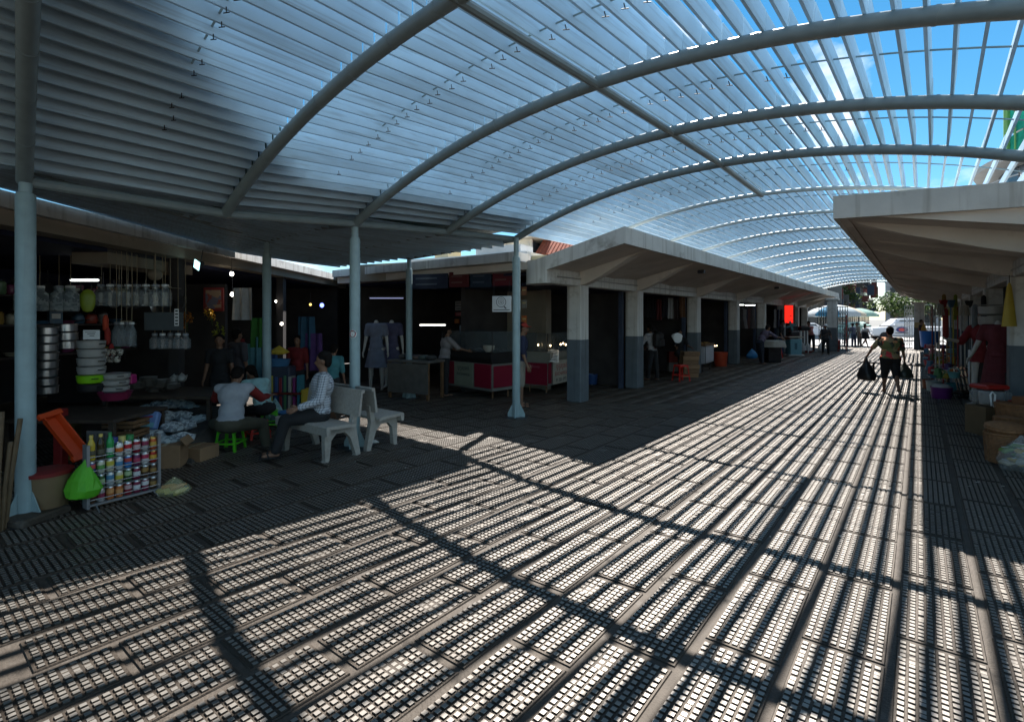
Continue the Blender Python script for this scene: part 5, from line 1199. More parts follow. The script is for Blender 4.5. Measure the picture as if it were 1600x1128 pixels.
bl = t.location.copy(); bc_ = [((.50,.42,.05),'yellow'),((.05,.10,.28),'blue'),((.35,.04,.05),'red'),((.10,.25,.12),'green'),((.50,.45,.40),'cream'),((.30,.05,.20),'magenta'),((.05,.22,.28),'teal')]
for k in range(14):
    c, nm = bc_[k % 7]; top_ = k < 7; j = k % 7
    q = bl+Vector((math.cos(TH),math.sin(TH),0))*(-.25+.08*j)+Vector((0,0,.376 if top_ else .046)); h_ = .30-.02*(j % 3)
    m = MB(); m.rbox((0,0,h_/2), (.045,.22,h_), .004); single(m, 'book', plastic('book_'+nm, c), '%s book on the %s board of the red shelf' % (nm, 'upper' if top_ else 'lower'), 'book', q, TH+random.uniform(-.04,.04), 'books on the red shelf', smooth=False)
q = on(436, 552, 9.3); crumple_bag('yellow folded cloth lying above the bright books', (q.x,q.y,q.z-.02), .34, .16, .2, cloth('yellow_cloth', (.52,.36,.04)), TH, 21, name='folded_cloth')['category'] = 'cloth'
MB_ = MB(); MB_.lathe([(.16,0),(.2,.12),(.205,.125),(.15,.01)], 20); single(MB_, 'basin', plastic('basin_blue', (.06,.17,.32)), 'blue basin under the yellow cloth', 'basin', on(436, 572, 9.35))
m = MB(); m.rbox((0,0,.42), (.5,.3,.84), .02); single(m, 'display_box', plastic('disp_dk', (.05,.06,.09)), 'dark display box carrying the blue basin', 'box', CAMF(on(436,572,9.35).x*CT+on(436,572,9.35).y*ST, 9.35)+Vector((0,0,0)), TH).location.z = 0
q = G(455, 662); bucket('blue plastic crate-like tub on the floor behind the bench', (q.x, q.y, 0), .20, .20, plastic('tub_blue', (.03,.13,.30)), None, 0, False, 'tub')
q = G(430, 655); crumple_bag('patterned turquoise carrier bag beside the turquoise woman', (q.x, q.y, 0), .30, .36, .14, patches('tq_bag', [(.30,.48,.48),(.20,.36,.38),(.4,.5,.5)], 24), TH, 31)
q = G(413, 664); crumple_bag('dull green bag on the floor behind the rear green stool', (q.x, q.y, 0), .26, .22, .18, plastic('dull_green', (.06,.15,.09), bump=.5, bscale=20), TH, 32)
q = G(322, 690); crumple_bag('clear bag of wrapped cups on the floor by the squatting man', (q.x, q.y, 0), .34, .26, .24, cry, TH, 33)
q = G(300, 712); crumple_bag('loose film wrap lying before the flat carton', (q.x, q.y, 0), .36, .10, .26, cry, TH, 34, name='film_wrap')['category'] = 'wrapping'
q = G(585, 692); crumple_bag('crumpled white paper scrap on the floor by the benches', (q.x, q.y, 0), .12, .05, .07, white_p, TH, 35, name='paper_scrap')['category'] = 'litter'

ORD = cn+['ninth','tenth','eleventh','twelfth','thirteenth','fourteenth','fifteenth']
# denser dim stock: shelves of kettles, pans and boxes along the far side of the stall
shm = plastic('shelf_dark', (.06,.05,.05))
for r_, (lat, d0, h_) in enumerate(((-7.35,8.0,1.15),(-7.35,8.0,1.62),(-7.35,8.0,2.05))):
    t = thing('wall_shelf', '%s dark shelf of dim kitchen stock deep in the stall' % ('lowest','middle','topmost')[r_], 'shelf', CAMF(lat, d0, h_), TH+math.pi/2, 'dim shelves in the stall'); MB().rbox((0,0,-.02), (3.6,.36,.03), .004).build('board', shm, t)
    for s_ in (-1.5, 0, 1.5): MB().box((s_,.0,-.12), (.03,.34,.16)).build('bracket', dkmetal, t)
    rd = random.Random(r_)
    for k in range(15):
        q = CAMF(lat+rd.uniform(-.06,.06), d0-1.65+.235*k, h_); kd = rd.choice(('kettle','pan','jar','carton','bowl')); c_, cnm = rd.choice((((.30,.31,.32),'steel grey'),((.34,.06,.04),'red'),((.30,.27,.20),'cream'),((.05,.12,.20),'blue'),((.10,.18,.09),'green'),((.32,.20,.05),'amber'),((.20,.05,.12),'plum')))
        o = thing(kd, '%s %s, %s from the left on the %s dim stall shelf' % (cnm, kd, ORD[k], ('lowest','middle','topmost')[r_]), kd, q, rd.uniform(0,3), 'dim stock on the shelves'); mm = plastic('dim_'+cnm.replace(' ','_'), c_, rough=.3); m = MB()
        if kd == 'kettle': m.lathe([(.08,0),(.10,.05),(.08,.14),(.03,.17)], 14); m.build('body', mm, o, True); MB().tube([(-.07,0,.15),(-.05,0,.24),(.05,0,.24),(.07,0,.15)], .008, 6).build('handle', black, o)
        elif kd == 'pan': m.lathe([(.09,0),(.12,.05),(.125,.05),(.085,.01)], 14); m.build('body', mm, o, True); MB().tube([(.12,0,.045),(.30,0,.06)], .010, 6).build('handle', black, o)
        elif kd == 'jar': m.lathe([(.06,0),(.07,.02),(.07,.16),(.05,.18)], 12); m.build('glass', mm, o, True); MB().lathe([(.055,.18),(.055,.205),(.03,.21)], 12).build('lid', black, o)
        elif kd == 'carton': m.rbox((0,0,.11), (.17,.12,.22), .006); m.build('box', mm, o); MB().box((0,-.062,.12), (.11,.004,.08)).build('print', white_p, o)
        else: m.lathe([(.05,0),(.12,.08),(.125,.08),(.045,.01)], 14); m.build('bowl', mm, o, True); MB().lathe([(.04,-.001),(.05,.012)], 12).build('foot', mm, o)
for k in range(14):
    u = 60+17*k; q = on(u+random.uniform(-3,3), 470+random.uniform(-14,16), 8.3+.12*(k % 3)); t = thing('hanging_pan', 'dim hanging pan or sieve, %s from the left in its row' % ORD[k], 'pan', q, TH, 'dim pans hanging in the stall')
    m = MB(); r_ = random.uniform(.09,.14); m.lathe([(r_*.7,-.03),(r_,.0),(r_*1.03,.0),(r_*.65,-.02)], 14, rot=Matrix.Rotation(math.pi/2,3,'X')); m.build('pan', alum if k % 3 else black, t, True); MB().tube([(0,0,r_),(0,0,r_+.22)], .008, 6).build('handle', dkmetal, t)
# ================================================================== text helper
def text_mesh(s, size, m_, parent, loc, rot, name='lettering', ext=.001, align='CENTER', wscale=1.0):
    c = bpy.data.curves.new('txt', 'FONT'); c.body = s; c.size = size; c.align_x = align; c.align_y = 'CENTER'; c.extrude = ext; c.resolution_u = 2
    o = bpy.data.objects.new('txt', c); COL.objects.link(o)
    me = bpy.data.meshes.new_from_object(o.evaluated_get(bpy.context.evaluated_depsgraph_get())); bpy.data.objects.remove(o); bpy.data.curves.remove(c)
    me.name = name; me.materials.clear(); me.materials.append(m_)
    q = obj(name, me, parent, loc); q.rotation_euler = rot; q.scale = (wscale, 1, 1)
    return q
ink_red = plastic('ink_red', (.38,.05,.05)); ink_blk = plastic('ink_black', (.03,.03,.04))
FACE_X = (math.pi/2, 0, math.pi/2)      # lettering on a face towards +x
FACE_Y = (math.pi/2, 0, 0)              # towards -y
# ================================================================== corner shops of the left arcade
crim = plastic('crimson_panel', (.24,.008,.03), rough=.5); ctop = mat('counter_top', (.20,.19,.17), rough=.6, var=.12)
glass_c = mat('showcase_glass', (.16,.19,.20), rough=.05, alpha=.25, var=0, spec=.9)
def counter(label, p, rz, L_, dpt, h0, h1, panels, ledge, name='glass_counter'):
    """x along the front, front towards -y"""
    t = thing(name, label, 'counter', p, rz)
    MB().box((0,0,(h0+.16)/2), (L_,dpt,h0-.16)).build('cabinet', ctop, t)
    for s_ in (-1,1):
        for q in (-1,1): MB().tube([(s_*(L_/2-.08),q*(dpt/2-.08),0),(s_*(L_/2-.08),q*(dpt/2-.08),.17)], .022, 8).build('leg', wood, t)
    m = MB(); m.prism([(-dpt/2-.06,h0),(-dpt/2-.02,h0-.10),(dpt/2,h0-.10),(dpt/2,h0+.14),(-dpt/2-.06,h0+.12)], -L_/2-.02, L_/2+.02, 'x'); m.build('ledge', ledge, t)
    for (x0, x1, m_) in panels: MB().rbox(((x0+x1)/2,-dpt/2-.012,(h0-.10+.20)/2+.0), (x1-x0-.02,.02,h0-.33), .005).build('front_panel', m_, t)
    # showcase: four glass sides on a frame
    z0, z1 = h0+.14, h1
    for a, b, sx, sy in ((0,-dpt/2,L_,.006),(0,dpt/2,L_,.006),(-L_/2,0,.006,dpt),(L_/2,0,.006,dpt)): MB().box((a,b,(z0+z1)/2), (sx,sy,z1-z0)).build('pane', glass_c, t)
    MB().box((0,0,z1), (L_,dpt,.008)).build('top_pane', glass_c, t)
    for s_ in (-1,1):
        for q in (-1,1): MB().box((s_*L_/2,q*dpt/2,(z0+z1)/2), (.014,.014,z1-z0)).build('frame_post', dkmetal, t)
    tr = MB(); rd = random.Random(4)
    for k in range(60): tr.rbox((rd.uniform(-L_/2+.06,L_/2-.06), rd.uniform(-dpt/2+.06,dpt/2-.06), z0+rd.uniform(.01,.05)), (.05,.03,.02), .004, rd.uniform(0,3))
    o = tr.build('trinkets', mat('trinket', (.30,.32,.38), rough=.25, metal=.6, var=.4, scale=20), t); o['kind'] = 'stuff'
    return t
c1 = counter('red-fronted glass counter with a pale notice behind the corner post', (-7.9, 8.62, 0), -.12, 1.75, .62, .84, 1.42, [(-.86,-.40,crim),(.30,.86,crim)], black)
MB().rbox((.885,0,.46), (.02,.56,.46), .005).build('end_panel', crim, c1)
nb = MB(); nb.rbox((0,0,0), (.66,.015,.52), .006); nbo = nb.build('notice_board', plastic('notice_olive', (.22,.23,.17)), c1, loc=(-.05,-.335,.46))
for k, (s_, z_) in enumerate((('ប្តូរប្រាក់',.14),('EXCHANGE',0),('LOANS',-.12))): 
    if k < 2: text_mesh(s_, .12 if k == 0 else .085, ink_blk, nbo, (0,-.0095,z_), FACE_Y)
m = MB(); m.lathe([(.08,0),(.14,.06),(.15,.14),(.05,.15)], 16, sy=.6); single(m, 'tissue_box', plastic('ivory', (.42,.40,.34)), 'ivory cloth bundle on the right end of the red counter', 'bundle', (-7.2, 8.25, .99), 0)
c2 = counter('crimson exchange counter with a lettered sign near the first arcade column', (-7.02, 10.35, 0), math.pi/2+.12, 1.5, .60, .80, 1.36, [(-.75,-.60,crim)], plastic('ledge_grey', (.24,.235,.20)))
MB().rbox((-.76,0,.43), (.02,.58,.50), .005).build('end_panel', crim, c2)
sgn = MB().rbox((0,0,0), (.86,.016,.54), .005).build('sign_board', plastic('sign_cream', (.48,.44,.36)), c2, loc=(-.14,-.335,.45))
text_mesh('ប្តូរប្រាក់', .17, ink_red, sgn, (.02,-.0095,.13), FACE_Y); text_mesh('EXCHANGE', .125, ink_red, sgn, (.0,-.0095,-.04), FACE_Y); text_mesh('P: 201-092', .125, ink_blk, sgn, (.0,-.0095,-.19), FACE_Y)
text_mesh('Money', .09, plastic('ink_pink', (.40,.12,.15)), c2, (-.773,.02,.60), (math.pi/2,0,-math.pi/2))
pg = thing('paper_notice', 'creased white price sheet leaning on the exchange counter', 'paper', W(864,556,d=11.75), math.pi/2-.3); pg.rotation_euler = Euler((-.35,.12,TH+.2))
m = MB(); m.loft([[(-.14+.035*k, .015*math.sin(k*1.4), -.15) for k in range(9)],[(-.14+.035*k, .012*math.sin(k*1.4+1), .0) for k in range(9)],[(-.12+.032*k, .02*math.sin(k*1.4), .15) for k in range(9)]], False, False, closed=False); m.build('sheet', white_p, pg)
for k in range(7): MB().box((0,-.022,.11-.036*k), (.21-.03*(k % 3),.003,.012)).build('written_line', ink_blk, pg)
def bulbs(uvs, d, where, cat='light bulb'):
    for k, (u, v) in enumerate(uvs):
        t = thing('light_bulb', 'tiny warm bulb %s, %s from the left' % (where, cn[k]), cat, W(u, v, d=d), 0, 'tiny warm bulbs '+where)
        m = MB(); m.ell((0,0,0), (.017,.017,.024), 8, 6); m.build('glass', glowm('warm_bulb', (1,.74,.42), 3.2), t, True); MB().tube([(0,0,.02),(0,0,.07)], .008, 6).build('socket', dkmetal, t)
bulbs([(841,539),(860,540),(876,538),(880,536.5),(884,538.5)], 11.7, 'inside the exchange counter')
bulbs([(947,534),(952.5,533.5),(957.5,533.5),(963,533),(969,531.5)], 13.6, 'above the white jewellery cart')
bulbs([(1107,541),(1111,538),(1114,540),(1117,540.5),(1120,540)], 17.6, 'over the second cart')
# banners, posters and the white sign
for k, (u0, u1, v0_, v1_, c, lab) in enumerate(((640,700,428,452,(.02,.035,.09),'dark blue banner at the left of the row under the passage roof'),(702,733,425,449,(.16,.012,.02),'dark red banner beside the blue one under the passage roof'),(735,768,424,449,(.015,.045,.10),'navy banner between two red banners under the passage roof'),(770,802,419,446,(.22,.008,.03),'crimson banner nearest the corner post under the passage roof'))):
    a = W(u0, (v0_+v1_)/2, d=11.4-.9*(u0-640)/160); b = W(u1, (v0_+v1_)/2, d=11.4-.9*(u1-640)/160); mid = (a+b)/2; h_ = (v1_-v0_)/800*11
    t = thing('shop_banner', lab, 'banner', mid, math.atan2(b.y-a.y, b.x-a.x))
    MB().rbox((0,0,0), ((b-a).length,.03,h_), .006).build('banner_sheet', plastic('banner_%d' % k, tuple(q*.45 for q in c), rough=.6), t)
    for q in range(2): MB().box((-.05,-.017,.07-.13*q), ((b-a).length*.55,.004,.035)).build('printed_line', plastic('banner_print_%d' % (k % 2), (.12,.06,.06) if k % 2 else (.06,.08,.12)), t)
def on_cream(u, v): 
    l = (u-800)/FPX; d = 10.12/(l*ST+CT); return W(u, v, d=d)
for k, (u, v, w, h, c, c2_, lab) in enumerate(((717,478,.28,.26,(.26,.25,.24),(.08,.08,.09),'greyish text poster at the upper left of the cream wall'),(740,477,.30,.40,(.12,.06,.03),(.28,.12,.04),'brown poster with orange print on the cream wall'),(717,491,.29,.10,(.25,.02,.03),(.4,.3,.3),'narrow red strip poster under the greyish one'),(714,502,.18,.12,(.30,.08,.02),(.4,.2,.05),'small orange poster low on the cream wall'),(725,515,.36,.24,(.14,.19,.24),(.3,.34,.36),'pale blue torn poster lowest on the cream wall'))):
    p = on_cream(u, v); t = thing('wall_poster', lab, 'poster', p, 0, 'posters on the cream wall')
    MB().box((0,0,0), (w,.008,h)).build('sheet', plastic('poster_%d' % k, c, rough=.7, var=.15), t)
    for q in range(3): MB().box((random.uniform(-.02,.02),-.0055,h*(.28-.28*q)), (w*.75,.003,h*.10)).build('print', plastic('poster_ink_%d' % k, c2_), t)
p = W(784, 475, d=9.35); t = thing('hanging_sign', 'white sign with a ringed emblem hanging beside the corner post', 'sign', p, .35)
MB().rbox((0,0,0), (.37,.012,.29), .004).build('board', plastic('sign_white', (.60,.62,.66)), t)
def ring(m, r0, r1, y, n=24, cx=0, cz=0, a0=0, a1=2*math.pi):
    rg = []
    for q in range(n): 
        A = a0+(a1-a0)*q/n; B = a0+(a1-a0)*(q+1)/n
        m.quad((cx+r0*math.cos(A),y,cz+r0*math.sin(A)),(cx+r1*math.cos(A),y,cz+r1*math.sin(A)),(cx+r1*math.cos(B),y,cz+r1*math.sin(B)),(cx+r0*math.cos(B),y,cz+r0*math.sin(B)))
m = MB(); ring(m, .086, .096, -.008, cx=-.01, cz=.035); ring(m, .050, .056, -.008, cx=-.01, cz=.04); m.prism([(.055,-.04),(.10,-.085),(.075,-.09),(.04,-.055)], -.009, -.007, 'y'); m.build('emblem', ink_blk, t)
text_mesh('Q', .07, ink_blk, t, (-.01,-.0085,.04), FACE_Y)
m = MB(); m.box((0,-.008,-.108), (.32,.003,.012)); m.build('caption_line', ink_blk, t)
for s_ in (-1,1): MB().tube([(s_*.15,0,.14),(s_*.15,0,.42)], .003, 4).build('wire', dkmetal, t)
# pier posters
for k, (v, c, lab) in enumerate(((455,(.26,.12,.07),'faded orange notice at the top of the wall pier'),(475,(.20,.18,.15),'grey notice on the wall pier'),(500,(.40,.11,.03),'bright orange notice in the middle of the wall pier'),(516,(.34,.05,.02),'red orange notice low on the wall pier'))):
    p = W(819, v, d=10.15); t = thing('pier_notice', lab, 'notice', p, .05, 'notices on the wall pier'); MB().box((0,0,0), (.12,.006,.17)).build('sheet', plastic('pier_%d' % k, c, rough=.7), t); MB().box((0,-.0045,.02), (.08,.003,.03)).build('print', plastic('pier_ink', (.45,.35,.15)), t)
# table of clothes left of counter
t = thing('market_table', 'dim table of folded goods under the warm strip light', 'table', W(650,620,d=11.0), .2); t.location.z = 0
MB().rbox((0,0,.80), (1.1,.6,.05), .01).build('tabletop', mat('table_grey', (.12,.11,.10), rough=.7), t); MB().box((0,-.29,.45), (1.06,.012,.62)).build('cloth_front', cloth('table_cloth', (.11,.10,.09)), t)
for a in (-1,1):
    for b in (-1,1): MB().box((a*.5,b*.25,.40), (.05,.05,.78)).build('leg', wood, t)
for k in range(5):
    q = Vector(t.location)+Vector((-.4+.2*k, .02*k, .825)); m = MB(); m.rbox((0,0,.05), (.16,.22,.10), .03); single(m, 'folded_cloth', cloth('fold_%d' % k, ((.10,.09,.08),(.06,.06,.08),(.14,.10,.09),(.08,.10,.09),(.05,.05,.05))[k]), '%s folded cloth, %s from the left on the dim table' % (('khaki','slate','rose brown','sage','black')[k], cn[k]), 'cloth', q, .2, 'folded cloths on the dim table')
# ---- jewellery cart, boxes, second cart
whcart = plastic('cart_white', (.36,.36,.38)); 
def cart(label, p, rz, L_=1.25, dpt=.62):
    t = thing('display_cart', label, 'cart', p, rz, 'display carts along the arcade')
    MB().rbox((0,0,.55), (L_,dpt,.55), .015).build('body', whcart, t)
    MB().rbox((0,0,.86), (L_+.06,dpt+.06,.05), .01).build('counter_top', wood, t)
    for s_ in (-1,1): MB().box((s_*(L_/2-.02),-dpt/2-.004,.55), (.03,.012,.55)).build('corner_trim', dkmetal, t)
    MB().box((.0,-dpt/2-.006,.56), (L_*.9,.008,.42)).build('front_panel', plastic('cart_panel', (.42,.42,.45)), t)
    for s_ in (-1,1):
        for q in (-1,1):
            MB().tube([(s_*(L_/2-.1),q*(dpt/2-.1),.06),(s_*(L_/2-.1),q*(dpt/2-.1),.28)], .018, 8).build('leg', dkmetal, t)
            m = MB(); m.lathe([(.02,-.015),(.045,-.015),(.045,.015),(.02,.015)], 12, rot=Matrix.Rotation(math.pi/2,3,'X')); m.build('caster', tyre, t, loc=(s_*(L_/2-.1),q*(dpt/2-.1),.045))
    rd = random.Random(8); g_ = MB()
    for k in range(70): g_.rbox((rd.uniform(-L_/2,L_/2)*.92, rd.uniform(-dpt/2,dpt/2)*.9, .895+rd.uniform(0,.03)), (.05,.03,.025), .005, rd.uniform(0,3))
    o = g_.build('trinkets', mat('gold_trinket', (.35,.20,.07), rough=.35, metal=.5, var=.5, scale=25), t); o['kind'] = 'stuff'
    return t
p = G(942,594); cart('white cart of gilt trinkets between the first two arcade columns', (p.x, p.y, 0), math.pi/2+.25)
p = G(1108,580); cart('white cart under the warm bulbs past the third column', (p.x-.3, p.y, 0), math.pi/2+.1)
p = G(925,600); bucket('blue bucket beside the white trinket cart', (p.x, p.y, 0), .15, .26, plastic('bucket_blue', (.02,.06,.18)), None, 0)
def screen(label, p, w, h, rz): t = thing('wall_screen', label, 'screen', p, rz); MB().rbox((0,0,0), (w,.05,h), .01).build('bezel', black, t); MB().box((0,-.027,0), (w*.93,.004,h*.9)).build('display', mat('screen_off', (.015,.015,.018), rough=.1, var=0), t)
screen('dark television hanging inside the first shop', W(931,498,d=14.8), .62, .36, TH)
for k, (u, v, c) in enumerate(((946,484,(.05,.07,.12)),(946,496,(.07,.09,.14)),(950,490,(.03,.05,.10)),(922,472,(.20,.05,.02)),(958,490,(.30,.28,.24)))):
    t = thing('wall_notice', ('slate blue notice, upper of the cluster in the first shop','slate blue notice, lower of the cluster in the first shop','navy notice at the right of the cluster','rust red framed notice high in the first shop','small white clock-like plate beside the blue door')[k], 'notice', W(u, v, d=14.9), TH); MB().rbox((0,0,0), (.18 if k < 4 else .07,.01,.20 if k < 4 else .14), .004).build('sheet', plastic('wn_%d' % k, c), t); MB().box((0,-.007,0), (.10 if k < 4 else .04,.003,.05)).build('print', plastic('wn_ink', (.25,.25,.26)), t)
box_c = [mat('box_tan', (.26,.155,.085), rough=.8, var=.12), mat('box_brown', (.19,.11,.06), rough=.8, var=.12)]
p = G(1077,589)
for k in range(6): box_('brown carton, %s in the stack by the third column' % ('lowest','second from the floor','third from the floor','fourth from the floor','fifth from the floor','topmost')[k], (p.x+.02*((k*7) % 3-1), p.y, .125*k), .46, .34, .12, box_c[k % 2], TH+.05*(k % 2), group='cartons stacked by the third column', flaps=False)
p = G(1064,595); stool('tall red stool before the stacked cartons', (p.x, p.y, 0), TH+.3, redp, .44, .34)
p = G(1053,580); box_('red and white printed carton left of the red stool', (p.x, p.y, .30), .40, .3, .34, plastic('red_print', (.26,.04,.03)), TH, flaps=False); box_('pale carton under the red printed one', (p.x, p.y, 0), .42, .32, .30, plastic('pale_print', (.28,.27,.25)), TH, flaps=False)
p = W(1058, 528, d=15.0); m = MB(); m.loft([[Vector((.15*math.cos(a)*(1+.2*math.sin(3*a)), .03*math.sin(a), .16*math.sin(a)*(1+.15*math.cos(2*a)))) for a in [2*math.pi*c/16 for c in range(16)]],[Vector((.13*math.cos(a), .02*math.sin(a)-.05, .15*math.sin(a))) for a in [2*math.pi*c/16 for c in range(16)]]]); single(m, 'white_garment', white_p, 'white garment held up at the second shop', 'garment', p, TH)
for k in range(7):
    u = 1012+9*k; p = W(u, 478+2*(k % 3), d=15.6); m = MB(); w_ = .17; rg = []
    for z in (.28,.1,-.35): rg.append([Vector((w_*(c_/6-.5)*(1.15 if z < 0 else .9), .03*math.sin(c_*2+k), z)) for c_ in range(7)]+[Vector((w_*(c_/6-.5), .03*math.sin(c_*2+k)+.02, z)) for c_ in range(6,-1,-1)])
    m.loft(rg); c_ = ((.02,.02,.022),(.015,.015,.02),(.10,.02,.02),(.02,.02,.03),(.30,.30,.30),(.03,.02,.02),(.12,.06,.03))[k]
    single(m, 'hanging_garment', cloth('hgar_%d' % k, c_), '%s garment hanging in the second shop, %s from the left' % (('black','jet','dark red','charcoal','white','dark brown','rust')[k], cn[k]), 'garment', p, TH, 'garments in the second shop')
p = G(1126,572); bucket('orange red tub beside the second cart', (p.x, p.y, 0), .24, .50, plastic('tub_orange', (.36,.05,.02)), None, 0, False, 'tub')
tube_light('left strip light in the fourth shop', W(1157,476.5,d=22), .28, TH, 3); tube_light('right strip light in the fourth shop', W(1172,477,d=22), .42, TH, 3)
for k in range(8):
    p = W(1156+5*k+ (30 if k > 4 else 0), 500, d=21.5+ (2 if k > 4 else 0)); m = MB(); m.lathe([(.02,.5),(.14,.44),(.13,.1),(.20,-.35),(.19,-.36)], 10, sy=.4); single(m, 'hanging_dress', cloth('hd_%d' % (k % 4), ((.05,.04,.04),(.16,.15,.15),(.03,.03,.05),(.09,.04,.04))[k % 4]), '%s dress hanging dimly in the fourth shop, %s from the left' % (('brown','grey','ink','wine')[k % 4], cn[k]), 'dress', p, .3*k, 'dresses in the fourth shop')
# bending woman's stand, bags
p = G(1207,566); t = thing('draped_stand', 'low stand draped in pale cloth before the bending woman', 'stand', (p.x, p.y, 0), TH)
MB().rbox((0,0,.35), (.5,.4,.68), .02).build('frame', dkmetal, t); m = MB(); rg = []
for z, k in ((.86,.75),(.84,1.0),(.70,1.12),(.60,1.18)): rg.append([Vector((.44*k*math.cos(a)*(1+.06*math.sin(6*a)), .32*k*math.sin(a)*(1+.06*math.sin(6*a)), z)) for a in [2*math.pi*c/28 for c in range(28)]])
m.loft(rg); m.build('cloth', cloth('pale_drape', (.34,.32,.28)), t, True)
p = G(1175,560); crumple_bag('bright blue shopping bag on the floor by the bending woman', (p.x, p.y, 0), .50, .42, .2, plastic('bag_blue', (.02,.16,.36), bump=.4, bscale=18), TH, 41)
p = G(1209,560); stool('red plastic stool behind the draped stand', (p.x, p.y+.5, 0), TH, redp, .45, .36)
# red cloth with its backlit glow put in as emission, fan, crates
t = thing('glowing_cloth', 'bright red cloth with an added backlit glow in the far shop', 'lit sign', W(1232,491,d=25.8), TH); MB().rbox((0,0,0), (.46,.06,.92), .01).build('case', plastic('cloth_red', (.4,.02,.01)), t); MB().box((0,-.034,0), (.42,.008,.88)).build('panel', glowm('cloth_glow', (.9,.02,.01), .5), t)
MB().prism([(.02,-.1),(.16,-.05),(.12,-.10),(.05,-.14)], -.042, -.039, 'y').build('emblem', plastic('cloth_dark', (.15,.01,.01)), t); MB().box((.30,0,-.05), (.05,.05,1.1)).build('side_post', wood, t)
t = thing('wall_fan', 'round pedestal fan beside the glowing red cloth', 'fan', W(1236,509,d=25.3), TH)
m = MB(); ring(m, .28, .30, -.05, 24); ring(m, .18, .19, -.05, 24); m.build('guard', dkmetal, t); m = MB(); m.lathe([(.01,0),(.07,0),(.07,.06),(.01,.06)], 14, rot=Matrix.Rotation(math.pi/2,3,'X')); m.build('hub', plastic('fan_hub', (.08,.18,.2)), t, True)
for k in range(4): a = k*math.pi/2+.3; MB().box((.14*math.cos(a),-.02,.14*math.sin(a)), (.2,.008,.10), rot=Euler((0,-a,0))).build('blade', plastic('fan_blade', (.08,.22,.25)), t)
MB().tube([(0,.03,-.1),(0,.03,-1.4)], .02, 8).build('stand', dkmetal, t)
p = G(1240,556); t = thing('sugarcane_press', 'pale turquoise cabinet machine with a tray on top', 'machine', (p.x, p.y, 0), TH); MB().rbox((0,0,.42), (.52,.45,.70), .02).build('cabinet', plastic('mach_tq', (.16,.34,.40)), t); MB().rbox((0,0,.86), (.66,.5,.05), .01).build('tray', plastic('mach_tray', (.40,.38,.30)), t); MB().rbox((0,0,1.02), (.4,.3,.22), .03).build('head', dkmetal, t); MB().rbox((0,0,.04), (.7,.55,.06), .01).build('base', plastic('mach_base', (.5,.5,.48)), t)
MB().box((-.02,-.23,.45), (.12,.006,.3)).build('emblem', plastic('mach_dark', (.06,.14,.18)), t)
p = G(1256,552); t = thing('platform_scale', 'white hanging goods rack with a black head beyond the turquoise machine', 'rack', (p.x, p.y, 0), TH)
for s_ in (-1,1): MB().tube([(s_*.22,0,0),(s_*.16,0,1.15)], .02, 8).build('leg', white_p, t)
MB().rbox((0,0,1.22), (.46,.3,.2), .03).build('head', black, t)
for k in range(3): MB().tube([(-.15+.15*k,-.05,1.1),(-.15+.15*k,-.05,.45)], .03, 6).build('strip', white_p, t)
for k, u in enumerate((1254,1262,1284)): p = G(u, 551-2*(k == 2)); crumple_bag('translucent white goods bag, %s at the end of the arcade' % ('left','middle','right')[k], (p.x, p.y, 0), .42, .52, .3, mat('milky_bag', (.50,.50,.50), rough=.3, alpha=.8, var=.1), TH, 51+k)
p = G(1258,550); t = thing('red_tray', 'low red tray of goods under the white rack', 'tray', (p.x+.1, p.y-.4, 0), TH); m = MB(); m.lathe([(.26,0),(.34,.10),(.35,.10),(.27,.015)], 20); m.build('tray', plastic('tray_red', (.40,.03,.02)), t, True)
p = G(1302,548); t = thing('jerrycan', 'red jerrycan standing against the left gate pillar', 'jerrycan', (p.x+.15, p.y-.35, 0), TH); MB().rbox((0,0,.30), (.40,.26,.60), .05).build('can', plastic('jerry_red', (.40,.025,.02)), t); MB().rbox((.02,0,.66), (.22,.05,.06), .02).build('handle', plastic('jerry_red', (.4,.025,.02)), t); MB().lathe([(.04,0),(.04,.06),(.03,.07)], 10, c=(-.14,0,.60)).build('cap', white_p, t)
# ================================================================== gates at the end of the aisle
def gate_pillar(label, x, y, w=.42, h=2.66, hb=1.25):
    t = thing('gate_pillar', label, 'pillar', (x, y, 0), 0, 'pillars of the aisle gate'); MB().rbox((0,0,h/2), (w,w,h), .02).build('shaft', conc, t); MB().rbox((0,0,hb/2), (w+.006,w+.006,hb), .02).build('painted_base', band, t); MB().rbox((0,0,h+.05), (w+.2,w+.2,.12), .02).build('cap', conc, t); return t
gp1 = gate_pillar('square grey-based pillar carrying the left half of the aisle gate', -3.58, 31.4)
gp2 = gate_pillar('square grey-based pillar carrying the right half of the aisle gate', -.02, 36.0, .46, 2.5)
MB().rbox((0,-.236,1.35), (.40,.02,.30), .01).build('yellow_plate', plastic('plate_mustard', (.38,.30,.14)), gp2)
gm = mat('gate_green_grey', (.10,.13,.13), rough=.5, var=.15); gw = plastic('gate_white', (.62,.63,.62))
def folding_gate(label, x, y, rz, n, h, m_):
    t = thing('folding_gate', label, 'gate', (x, y, 0), rz, 'folding gate leaves')
    for k in range(n+1): MB().box((k*.11,0,h/2+.05), (.028,.04,h)).build('upright', m_, t)
    for k in range(n):
        for q in range(6):
            z0 = .2+q*(h-.3)/6; z1 = z0+(h-.3)/6; MB().tube([(k*.11,.0,z0),((k+1)*.11,0,z1)], .008, 5).build('lattice_bar', m_, t); MB().tube([(k*.11,.01,z1),((k+1)*.11,.01,z0)], .008, 5).build('lattice_bar', m_, t)
    for z in (.08, h): MB().box((n*.055,0,z), (n*.11,.05,.04)).build('rail', m_, t)
    return t
